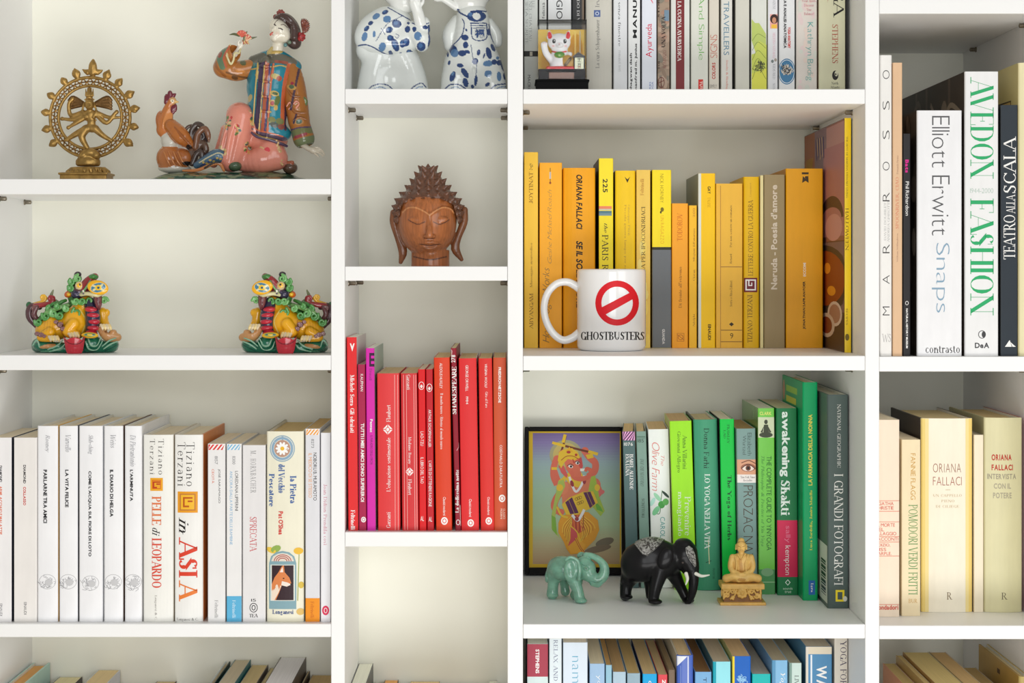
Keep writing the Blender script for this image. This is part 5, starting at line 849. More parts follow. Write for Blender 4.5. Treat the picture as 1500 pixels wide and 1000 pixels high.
# ------------------------------------------------------------------ bronze dancer in a ring of flames
def dancer():
    g = Fig(132, 262, .09); g.root('bronze_statue', 'gold-brown bronze dancer with many arms inside a ring of flames', 'statue'); E, T = g.ell, g.tube
    bc = (178, 142, 80); dk = (120, 88, 50)
    R = [g.ring((132, 172), 58.5, 2.3, .8, k=.5), g.ring((132, 172), 46.2, 2.2, .8, k=.5), g.ring((132, 172), 52.3, .9, .6, k=.5, col=dk)]
    n = 34
    for k in range(n):
        a = 2*PI*k/n; b = a+2*PI/n
        P = lambda r, t: (132+r*math.sin(t), 172-r*math.cos(t), 0)
        R += [T([P(47, a), P(57.5, b)], .95, m=1, k=.4, col=(165, 125, 66)), T([P(47, b), P(57.5, a)], .95, m=1, k=.4, col=(165, 125, 66))]
    for tx, ty in ((109, 100), (90, 114), (69, 137), (60, 164), (61, 191), (72, 214), (160, 102), (179, 115), (197, 134), (205, 158), (203, 187), (195, 214)):
        a = math.atan2(tx-132, 172-ty); sx = math.sin(a); cy = -math.cos(a); sgn = 1 if tx > 132 else -1
        bx, by = 132+61*sx, 172+61*cy; L = math.hypot(tx-bx, ty-by); px_, py_ = -cy, sx
        for o, l, r in ((0, 1, 4.4), (.34, .78, 3), (-.34, .8, 3)):
            mx, my = bx+(tx-bx)*.5*l+px_*o*L*.7, by+(ty-by)*.5*l+py_*o*L*.7
            R.append(T([(bx, by, 0), (mx, my, -1), (bx+(tx-bx)*l+px_*o*L*.5-sgn*o*2, by+(ty-by)*l+py_*o*L*.4, 0)], [3, r, .7], k=.8))
    R += [E((136, 105), (13, 3, 4), k=1), T([(136, 106, 0), (136, 97, -1), (136.5, 89, 0)], [6, 6, 2.5], k=1), T([(128, 106, 0), (121, 102, 0)], [4, 1], m=1), T([(143, 106, 0), (150, 103, 0)], [4, 1], m=1), T([(132, 104, -3), (134, 92, -3)], [2, 1], m=1), T([(140, 104, -3), (138.5, 92, -3)], [2, 1], m=1)]
    g.sculpt('flame_ring', R, M['bronze'], .8, col=bc, floor=False)
    B = [E((131, 153, -7), (7, 7, 8.2), k=.8), g.ring((131, 146, -5), 6.4, 1.2, 1, ry=2, k=.5), E((124, 153, -5), (2.4, 3, 3.4), k=.6), E((138, 153, -5), (2.4, 3, 3.4), k=.6), T([(131, 146, -2), (131, 138, -2), (131, 130, -2)], [5, 4.6, 2.4], k=.8), E((132, 168, -2), (10, 6, 8), k=3), E((134, 179, -2), (6, 5, 7), k=3), E((135, 188, -2), (10, 6, 6), k=3),
         T([(131, 158, -3), (131, 164, -3)], 3.2, m=1)]
    for q in (-5, -2.5, 0, 2.5, 5): B.append(T([(131+q, 140, -7), (131+q*1.1, 128-abs(q)*-.4, -5)], [1.6, .6], m=1, k=.5))
    for pts, r in (([(126, 189), (120, 201), (128, 217), (131, 221)], [6, 5, 3.4, 3]), ([(128, 188), (112, 196), (97, 205)], [5.5, 4.4, 2.6]), ([(140, 189), (150, 198), (163, 206)], [5.5, 4, 2.6]),
                   ([(126, 171), (113, 179), (100, 187)], [4, 3.4, 2]), ([(124, 167), (108, 175), (91, 174)], [4, 3, 2.2]), ([(122, 165), (104, 169), (101, 153), (106, 145)], [4, 3.2, 2.8, 2.4]), ([(141, 167), (156, 180), (168, 167), (171, 164)], [4, 3.2, 2.8, 2.6]), ([(141, 165), (160, 172), (175, 172)], [3.4, 2.6, 2])):
        B.append(T([(x, y, -3) for x, y in pts], r, k=1.5))
    for x, y in ((100, 187), (91, 174), (106, 145), (171, 164), (99, 205)): B.append(E((x, y, -3), (3, 2.4, 3), k=1))
    for cx, cy, sg in ((112, 151, -1), (152, 151, 1)):
        for q in range(4): B.append(T([(131+sg*6, 153, 1), (cx+sg*4, cy-8+q*4.5, 1), (cx+sg*11, cy-4+q*4.2, 1)], [2.6, 3, 2], k=1.2, col=dk))
    for y in (172, 176, 186, 192): B.append(g.ring((133+(y-172)*.12, y, -2), 7.5, 1.1, 1, ry=2, k=.6))
    B += [T([(122, 155, -5), (121, 163, -5), (126, 172, -7)], 1.5), T([(139, 155, -5), (141, 163, -5), (137, 172, -7)], 1.5), T([(128, 151, -14), (134, 151, -14)], .9, m=1, sub=True, k=.4), T([(131, 152, -13.5), (131, 155, -14.5)], [.6, 1.1], m=1, k=.5)]
    g.sculpt('dancer', B, M['bronze'], .7, col=bc, floor=False)
    P = [E((131, 224, -4), (13, 8, 7)), E((122, 228, -4), (7, 8, 6)), E((141, 228, -4), (7, 8, 6)), g.cyl((129, 238), 18, 5.5, 4, .7, k=1), g.cyl((129, 232), 15, 3, 2, .7, k=2), g.cyl((129, 250), 28, 5, 4, .7, k=1), g.box((127, 261), (34, 22, 7.5), 1, k=.6), g.box((127, 255.5), (36, 24, 1.6), .8, k=.4)]
    for k in range(11):
        a = -PI/2+PI*k/10; P.append(T([(129+24*math.sin(a), 246, -17*math.cos(a)), (129+30*math.sin(a), 252, -21*math.cos(a))], [1.6, 3], m=1, k=.6))
    g.sculpt('pedestal', P, M['bronze'], .9, col=bc)
dancer()
# ------------------------------------------------------------------ the seated lady with her rooster
def lady():
    g = Fig(338, 262, .085); g.root('ceramic_figurine', 'glazed ceramic lady in teal jacket and pink trousers sitting beside a rooster', 'figurine'); E, T = g.ell, g.tube
    teal = (28, 128, 148); ora = (176, 112, 52); brn = (110, 66, 40); pink = (222, 140, 120); gold = (202, 172, 96); pale = (228, 224, 208); grn = (104, 122, 70); pur = (72, 56, 84); sal = (206, 110, 74)
    B = [E((335, 266, 0), (122, 44, 11), k=3), E((290, 262, -8), (60, 30, 11), k=6), E((380, 262, 6), (55, 34, 12), k=6), E((335, 262, -30), (40, 12, 9), k=6)]
    r = random.Random(2)
    pt = [('e', (225+r.random()*225, 252+r.random()*14, 4+8*r.random(), 1+1.6*r.random(), -8+16*r.random()), 10, r.choice([(96, 120, 84), (150, 120, 80), (28, 60, 50), (120, 130, 100), (50, 90, 66)])) for _ in range(70)]
    g.sculpt('rock_base', B, M['ceramic'], 1.3, col=(52, 84, 66), paint=pt)
    # rooster: one body, comb, tail
    R = [T([(251, 149, -14), (246, 162, -12), (243, 176, -10), (241, 190, -8)], [5.5, 8, 10.5, 12], col=(190, 112, 52), k=3), T([(251, 184, -18), (264, 198, -20), (279, 212, -16)], [10, 12.5, 6], col=(176, 104, 44), k=1.5), E((250, 206, -8), (14, 14, 16), col=(206, 202, 190), k=4),
         E((249, 232, -8), (20, 18, 20), col=(184, 112, 58), k=3), E((266, 232, -14), (15, 12, 14), col=(176, 104, 52), k=3), E((256, 247, -6), (24, 16, 7), col=(205, 200, 188), k=4), E((270, 216, -6), (12, 10, 14), col=(196, 190, 180), k=3), E((253, 148, -15), (5.5, 5, 6), col=(206, 160, 106), k=1.5),
         T([(257, 149, -16), (262, 149.5, -17)], [2.4, .7], m=1, col=(216, 176, 96), k=.8), E((236, 176, -8), (8, 8, 14), col=(182, 104, 52), k=3)]
    for k in range(6): R.append(T([(246+k*1.6, 160, -20+k), (240+k*2.2, 176, -21), (238+k*3, 188, -21)], [.9, 1.2, .6], k=1, col=(206, 132, 70)))
    for k in range(5): R.append(T([(256+k*2, 186+k*2, -31), (266+k*3, 200+k*3, -33), (276+k*2, 210+k*2, -26)], [.8, 1.2, .7], k=.8, col=(150, 84, 34)))
    for k in range(4): R.append(T([(240+k*7, 222, -26), (246+k*7, 236, -28), (250+k*8, 244, -26)], [1, 1.4, .7], k=1, col=(200, 130, 74)))
    pt = [('e', (252.5, 148, 2.6, 2.4, 0), 0, (244, 232, 200)), ('e', (252.7, 148, 1.2, 1.2, 0), 0, (60, 36, 28)), ('e', (276, 240, 9, 3.4, 8), 0, (28, 26, 28)), ('e', (277, 216, 5, 4, 40), 0, (36, 28, 26))]
    g.sculpt('rooster', R, M['ceramic'], .9, col=(184, 110, 52), paint=pt)
    C = [T([(244, 150, -14), (244, 142, -14), (243.5, 139, -14)], [4, 3.4, 1.5], m=1), T([(248, 146, -14), (249, 136, -14), (249, 133, -14)], [4, 3.4, 1], m=1), T([(252, 144, -14), (255, 139, -14), (257.5, 137.5, -14)], [3, 2.6, 1], m=1), E((253, 161, -17), (3.6, 3, 7)), E((257, 158, -17), (2.6, 2.6, 6))]
    g.sculpt('comb_and_wattle', C, M['ceramic'], .8, col=(112, 34, 48))
    tl = (92, 68, 54); Tt = []
    for i, (pts, rr) in enumerate((([(273, 206), (272, 190), (280, 184), (288, 186)], 2.4), ([(280, 212), (280, 194), (288, 182), (297, 186), (300, 196)], 4), ([(286, 216), (290, 196), (300, 188), (305, 198), (306, 208)], 4), ([(284, 224), (292, 206), (300, 200), (303, 212)], 4.4), ([(284, 232), (290, 216), (298, 210), (302, 220), (298, 228)], 4.4), ([(282, 240), (288, 226), (294, 222), (296, 232), (290, 240)], 4), ([(276, 236), (284, 216), (290, 206)], 5), ([(290, 200), (294, 192), (299, 200), (294, 206)], 2.6))):
        Tt.append(T([(x, y, -10-(i % 3)*4) for x, y in pts], [rr]*(len(pts)-1)+[1.2], k=1.2, col=[tl, (70, 56, 50), (120, 82, 60), (52, 44, 44)][i % 4]))
    Tt.append(E((289, 208, -8), (13, 9, 20), k=3, col=(84, 64, 54))); Tt.append(E((282, 230, -8), (9, 9, 14), k=3, col=(104, 84, 72)))
    g.sculpt('tail_feathers', Tt, M['ceramic'], .9, col=tl)
    # trousers
    P = [T([(352, 172, -16), (346, 200, -18), (338, 232, -16)], [19, 20, 20], k=3), T([(350, 168, -14), (372, 186, 0), (402, 204, 8)], [18, 20, 20], k=5), T([(360, 238, -10), (384, 234, -12), (404, 232, -6)], [14, 19, 18], k=6), E((396, 222, -4), (21, 22, 22), k=6), E((386, 208, 2), (26, 18, 16), k=6), T([(331, 190, -10), (325, 215, -8), (313, 240, -8)], [8, 9, 6], k=4), E((352, 162, -16), (14, 14, 10), k=4)]
    for pts in ([(346, 184), (342, 206), (336, 236)], [(360, 190), (352, 214), (346, 240)], [(334, 186), (330, 208), (324, 230)], [(366, 192), (374, 212), (388, 222)], [(372, 188), (386, 202), (404, 208)]):
        P.append(T([(x, y, -37+(4 if x > 360 else 0)+(6 if x < 335 else 0)) for x, y in pts], [1, 3.4, 2], sub=True, k=4))
    for k in range(9): P.append(E((340+k*3.4, 157+abs(k-3)*1.6, -24-(k % 2)), (2, 2, 1.8), col=(200, 160, 120), k=.6))
    for k in range(12): P.append(E((405+k*.6+(k % 2)*2, 206+k*3.2, -20+k*.2), (2, 2.6, 2), col=(206, 170, 120), k=.6))
    P += [E((392, 220, -24), (4.6, 3, 4.6), col=(214, 70, 80), k=.8)]
    for k in range(11):
        a = k*2*PI/11; P.append(T([(391+5*math.cos(a), 222+5*math.sin(a), -24), (391+13*math.cos(a), 223+10*math.sin(a), -22)], [1.3, .7], m=1, k=.5, col=[(90, 116, 70), (214, 190, 130), (60, 96, 64)][k % 3]))
    r = random.Random(8); pt = []
    for cx, cy, n, sp in ((348, 190, 12, 6), (362, 216, 12, 7), (334, 180, 14, 8), (326, 218, 8, 7), (368, 178, 8, 5)):
        pt += [('e', (cx+sp*(r.random()-.5)*1.3, cy+sp*(r.random()-.5)*2.2, 1.6, 2.6, r.random()*180), 10, r.choice([(96, 128, 70), (200, 70, 70), (222, 196, 140), (70, 96, 90), (212, 160, 90)])) for _ in range(n)]
    g.sculpt('trousers', P, M['ceramic'], .95, col=pink, paint=pt, jit=.03)
    S2 = [T([(288, 242, -22), (304, 234, -26), (320, 228, -26), (334, 238, -22)], [5, 8, 10, 8], k=2, col=(70, 104, 128)), E((344, 243, -24), (10, 12, 8), k=2, col=(74, 96, 70)), T([(268, 250, -30), (290, 249, -34), (310, 241, -37), (322, 240, -37), (328, 250, -34)], [1.6, 2.4, 2.6, 2.6, 2], k=1, col=(196, 124, 70))]
    pt = [('l', [(292, 238), (306, 230), (320, 224), (332, 230)], 1.6, 0, (210, 200, 160)), ('l', [(294, 243), (308, 236), (320, 232), (332, 240)], 1.4, 0, (50, 60, 120)), ('l', [(300, 246), (312, 239), (322, 238)], 3, -20, (50, 46, 40))]+[('e', (298+k*5, 238-k*1.6+(k % 2)*3, 2, 1.6, 0), 0, (196, 170, 90)) for k in range(7)]
    g.sculpt('shoe_and_hem', S2, M['ceramic'], .9, col=(70, 104, 128), paint=pt)
    g.sculpt('rear_shoe', [E((425, 246, 0), (11, 12, 9), k=2, col=(92, 66, 50)), T([(414, 240, -6), (428, 238, -8)], 3, m=1, col=(170, 90, 60))], M['ceramic'], .9, col=(92, 66, 50))
    # jacket
    J = [E((396, 108, 2), (33, 25, 26), k=2), E((392, 128, 0), (31, 24, 34), k=8), E((390, 168, -2), (30, 24, 36), k=10), T([(372, 90, 2), (404, 84, 2), (432, 98, 4)], [9, 12, 10], k=6), E((398, 196, 2), (29, 24, 16), k=8)]
    J += [E((404.5, 79, 1), (12, 12, 5.5), 8, k=1, col=gold), T([(398, 70, -6), (394, 78, -10), (398, 83, -14)], [2, 3.4, 2], k=1, col=(190, 170, 110)), T([(366, 192, -18), (376, 200, -22), (392, 204, -22), (410, 210, -18), (420, 214, -8)], [1.6, 2.2, 2.4, 2.4, 2], k=1, col=pur),
          T([(389, 84, -20), (386, 110, -26), (382, 150, -27), (379, 196, -26)], 1.5, k=1, col=gold), T([(401, 92, -21), (397, 120, -26), (394, 160, -27), (391, 200, -24)], 1.5, k=1, col=sal), T([(378, 88, -18), (375, 120, -24), (372, 160, -26), (370, 190, -24)], 1.2, k=1, col=gold)]
    for pts in ([(364, 120), (362, 150), (364, 180)], [(407, 124), (408, 150), (410, 182)]): J.append(T([(x, y, -24) for x, y in pts], [1, 3, 1], sub=True, k=4))
    for y in (96, 118, 140, 162): J += [T([(380, y, -24), (388, y+1.5, -28), (397, y+2, -26)], [1.2, 1.8, 1.2], k=.6, col=gold)]
    J += [E((389, 92, -24), (7, 4, 9), k=1.5, col=(58, 52, 60))]
    pt = [('l', [(384, 84), (381, 120), (378, 160), (374, 196)], 7, 4, pur), ('l', [(392, 86), (390, 120), (387, 160), (384, 200)], 6, 4, (176, 92, 62)), ('l', [(395.5, 90), (393.5, 120), (390.5, 160), (387, 200)], 2.4, 4, (92, 66, 110)),
          ('l', [(366, 102), (378, 100)], 2, 4, gold), ('l', [(400, 98), (412, 96), (430, 102)], 2, 4, gold),
          ('l', [(362, 90), (370, 86), (384, 84)], 14, 30, (96, 96, 84)), ('l', [(396, 86), (412, 86), (428, 92)], 14, 30, (104, 100, 86)), ('l', [(404, 90), (420, 92)], 4, 30, (160, 84, 66)),
          ('l', [(424, 96), (418, 120), (415, 150), (414, 180)], 7, 30, (196, 100, 62)), ('l', [(428, 98), (422, 120), (419, 150), (418, 190)], 3.4, 30, pur),
          ('l', [(364, 186), (378, 196), (396, 200), (416, 206)], 11, 30, (88, 74, 96)), ('l', [(366, 183), (378, 191), (396, 195), (414, 200)], 2, 30, sal), ('l', [(368, 190), (380, 199), (398, 203), (416, 209)], 1.6, 30, gold),
          ('e', (368, 94, 7, 4, 20), 4, (60, 120, 110)), ('e', (366, 144, 3, 6, 20), 4, (190, 170, 110)), ('e', (361, 150, 3, 6, -20), 4, (60, 100, 80))]
    for cx, cy, w, h, c in ((404, 112, 7, 4, (190, 176, 110)), (409, 115, 4, 4, (170, 80, 56)), (402, 137, 7, 4, gold), (403, 137, 4.4, 2.2, (80, 100, 60)), (399, 151, 5, 5, gold), (399, 151, 3, 3.4, (170, 50, 56)), (406, 148, 4, 8, (100, 116, 60)), (404, 158, 3, 4, gold), (398, 176, 6, 5, (130, 130, 80)), (410, 178, 6, 5, (120, 126, 80)), (402, 183, 7, 4, (90, 96, 90)), (412, 186, 5, 4, (140, 80, 70))):
        pt.append(('e', (cx, cy, w, h, 15), 4, c))
    g.sculpt('jacket', J, M['ceramic'], .85, col=teal, paint=pt)
    A1 = [T([(366, 100, 0), (346, 104, -6), (327, 99, -12)], [13, 15, 14], k=3), T([(327, 99, -12), (332, 86, -20), (341, 78, -26)], [14, 14, 12], k=4), E((346, 76, -32), (7, 12, 12), 30, sub=True, k=1)]
    A1 += [T([(337, 66, -32), (331, 76, -36), (334, 86, -38), (338, 94, -37), (342, 88, -38), (344, 78, -38), (350, 78, -34), (352, 72, -30)], 1.6, k=.8, col=(216, 206, 156))]
    pt = [('l', [(330, 70), (322, 84), (326, 98)], 9, 20, (96, 124, 96)), ('l', [(336, 68), (328, 84), (331, 98)], 3, 20, (190, 96, 66)), ('l', [(315, 84), (317, 98), (330, 112)], 3.5, 20, (150, 92, 44)), ('e', (356, 92, 5, 4, 30), 20, (90, 96, 60)), ('e', (352, 104, 7, 3, 10), 20, (200, 130, 60)), ('l', [(332, 106), (350, 112), (362, 114)], 3, 20, (120, 76, 36)), ('e', (344, 114, 5, 3, 20), 20, (96, 66, 36)), ('e', (322, 80, 3, 5, 20), 20, (150, 70, 50))]
    g.sculpt('raised_sleeve', A1, M['ceramic'], .85, col=ora, paint=pt)
    A2 = [T([(428, 100, 4), (431, 124, 2), (434, 150, 0), (438, 178, 0)], [12, 16, 17, 16], k=3), T([(438, 178, 0), (442, 192, -2), (445, 203, -2)], [15, 15.5, 16], k=1), E((449, 216, -4), (13, 12, 7), 15, sub=True, k=1)]
    for pts in ([(424, 150), (432, 164), (448, 166)], [(428, 178), (438, 172), (450, 176)], [(420, 130), (428, 140), (440, 142)]): A2.append(T([(x, y, -17) for x, y in pts], [.8, 2, .8], k=1.4, col=(150, 90, 40)))
    A2 += [T([(420, 156, -16), (424, 150, -18), (428, 154, -18), (423, 160, -17)], 1, k=.5, col=(226, 150, 130)), T([(430, 152, -18), (434, 148, -18), (438, 152, -17), (434, 158, -17)], 1, k=.5, col=(226, 150, 130)), T([(442, 142, -10), (448, 148, -8), (446, 156, -8)], [2, 3, 2], k=1, col=grn)]
    pt = [('l', [(424, 199), (440, 192), (457, 190)], 10, 40, (112, 116, 70)), ('l', [(428, 214), (444, 208), (461, 204)], 13, 40, (110, 122, 84)), ('l', [(433, 201), (448, 196)], 4.4, 40, (150, 60, 70)), ('l', [(422, 192), (438, 187), (455, 186)], 2, 40, (86, 66, 96)), ('e', (438, 178, 7, 5, -10), 4, (190, 140, 90)), ('e', (438, 178, 4.6, 3.6, -10), 4, (86, 110, 96)), ('l', [(438, 102), (432, 130), (426, 160)], 3.6, 30, (80, 56, 70)), ('e', (427, 128, 7, 4, 10), 4, (190, 150, 80)), ('e', (427, 127, 4, 3, 10), 4, (80, 100, 70)), ('e', (428, 122, 2.4, 2.4, 0), 4, (150, 40, 60)), ('l', [(434, 168), (430, 180)], 3, 4, (70, 50, 70))]
    g.sculpt('lowered_sleeve', A2, M['ceramic'], .85, col=(170, 108, 46), paint=pt)
    H1 = [T([(344, 80, -26), (349, 73, -27), (353, 66, -28)], [4, 3.4, 4.4], k=1.5)]
    for q in range(4): H1.append(T([(352+q*1.3, 67, -30+q), (355+q*1.6, 62-q*.4, -32+q), (358+q*1.5, 58+q*.6, -30+q)], [1.5, 1.2, .8], k=.5))
    H1.append(T([(350, 68, -30), (349, 62, -33), (352, 59, -34)], [1.6, 1.3, .9], k=.5))
    g.sculpt('raised_hand', H1, M['porcelain'], .6, col=pale)
    H2 = [T([(443, 211, -4), (451, 217, -6), (458, 220, -8)], [4.6, 4, 4.6], k=2), E((461, 221.5, -8), (6, 4, 4), 15, k=2)]
    for pts in ([(464, 219), (470, 219), (474, 222)], [(465, 221), (471, 222), (475, 226), (474, 228)], [(464, 223), (469, 225), (473, 229)], [(461, 225), (465, 228), (467, 230)], [(458, 217), (464, 216), (469, 217)]):
        H2.append(T([(x, y, -9-(y-220)*.5) for x, y in pts], [1.7]+[1.3]*(len(pts)-2)+[.8], k=.6))
    g.sculpt('lowered_hand', H2, M['porcelain'], .6, col=(226, 216, 196))
    HD = [E((410.5, 45, -8), (13.6, 14, 19.5), 35, k=1), E((404, 54, -11), (9, 10, 8), k=4), T([(409, 56, -2), (407, 68, 0), (405, 80, 2)], [9, 8.5, 9.5], k=3), T([(403, 39, -20), (399.5, 44, -22.5)], [1, 1.9], m=1, k=1.6), E((397.5, 49.8, -18), (3, 2.6, 1.9), 35, k=1, col=(206, 92, 76)), E((402, 57, -17), (4, 3.6, 3.4), k=2.5), E((424, 52, -4), (3, 3, 5), -30, k=1)]
    pt = [('l', [(407.5, 29), (403.5, 32.5), (402, 37)], .9, 0, (84, 62, 56)), ('l', [(411.5, 36.5), (416, 36.2), (421, 40.5)], 1, 0, (84, 62, 56)), ('l', [(401.5, 35.5), (404, 37.6)], 1.5, 0, (56, 44, 44)), ('l', [(408.5, 41.5), (411, 41.8), (414, 43.6)], 1.7, 0, (56, 44, 44)), ('l', [(395.5, 48.5), (400, 51.5)], .7, 0, (160, 50, 50)), ('e', (406, 49, 3.4, 2.6, 30), 0, (232, 214, 196))]
    g.sculpt('head', HD, M['porcelain'], .6, col=(232, 226, 208), paint=pt)
    hr = (74, 54, 50)
    HR = [E((422, 43, 2), (17, 15, 26), 28, k=2), E((413, 27, -4), (12, 11, 6.5), -12, k=3), E((430, 60, 2), (11, 11, 13), 30, k=4), T([(406, 24, -14), (414, 22, -20), (424, 28, -20), (431, 40, -16), (431, 54, -12)], [2, 3, 4, 5, 6], k=2), T([(404, 26, -12), (402, 32, -10), (401, 37, -6)], [2.6, 2, 1.4], k=1.5)]
    for q in range(6): HR.append(T([(415+q*2, 22+q*.8, -20), (419+q*2, 29+q*1.4, -23), (419+q*2.2, 35+q*1.4, -21)], [.7, .9, .3], k=.4))
    g.sculpt('hair', HR, M['ceramic'], .7, col=hr)
    FL = []
    def rose(cx, cy, r, c, dp):
        for ring_, n in ((.3, 4), (.7, 7), (1, 8)):
            for k in range(n):
                a = 2*PI*k/n+ring_*2; FL.append(E((cx+r*ring_*.75*math.cos(a), cy+r*ring_*.75*math.sin(a), dp-r*(1-ring_)*.6), (r*.34, r*.3, r*.34), k=.4, col=c if k % 2 else tuple(int(v*.82) for v in c)))
    rose(411, 20, 6, (168, 70, 62), -10); rose(441, 54, 6.5, (190, 56, 58), -10); rose(404, 25, 4, (150, 60, 56), -8)
    for k in range(14):
        a = -1.9+k*.26; FL.append(T([(443, 39, -8), (444+6*math.cos(a), 39+7*math.sin(a), -12), (445+9*math.cos(a), 38+11*math.sin(a), -9-(k%3)*2)], [1.6, 1.7, .6], k=.3, col=(150, 84, 66) if k % 2 else (120, 66, 56)))
    FL += [E((424, 62, -14), (3, 3, 3), col=(110, 130, 110)), E((418, 66, -12), (3, 3, 3), col=(96, 140, 140))]
    g.sculpt('hair_flowers', FL, M['ceramic'], .6, col=(168, 66, 60), floor=False)
    F2 = [T([(350, 52, -32), (343, 50, -32), (336, 51, -32)], [2, 1.8, .5], col=(92, 98, 66)), T([(361, 56, -31), (368, 56, -31), (377, 54, -30)], [2, 1.8, .4], col=(96, 104, 72)), T([(357, 60, -32), (359, 52, -33), (362, 46, -33)], [1.6, 2, .6], col=(110, 116, 80)), T([(353, 64, -30), (352, 70, -28)], [1.6, 1], m=1, col=(190, 150, 80))]
    for k in range(8):
        a = -2.6+k*.38; F2.append(T([(354, 53, -33), (354+7*math.cos(a), 52+7*math.sin(a), -34)], [1.6, 1.2], m=1, k=.4, col=(206, 72, 60) if k % 2 else (226, 120, 90)))
    for k in range(5):
        a = -1.8+k*.42; F2.append(T([(361, 59, -33), (362+6*math.cos(a), 57+6*math.sin(a), -34)], [1.6, 1.1], m=1, k=.4, col=(196, 66, 58) if k % 2 else (232, 190, 150)))
    for k in range(4): F2.append(T([(356+k*2, 60, -32), (357+k*2.6, 65, -32)], [1.4, .7], m=1, k=.4, col=(206, 170, 100) if k % 2 else (180, 90, 60)))
    g.sculpt('held_flowers', F2, M['ceramic'], .6, col=(200, 70, 60), floor=False)
lady()

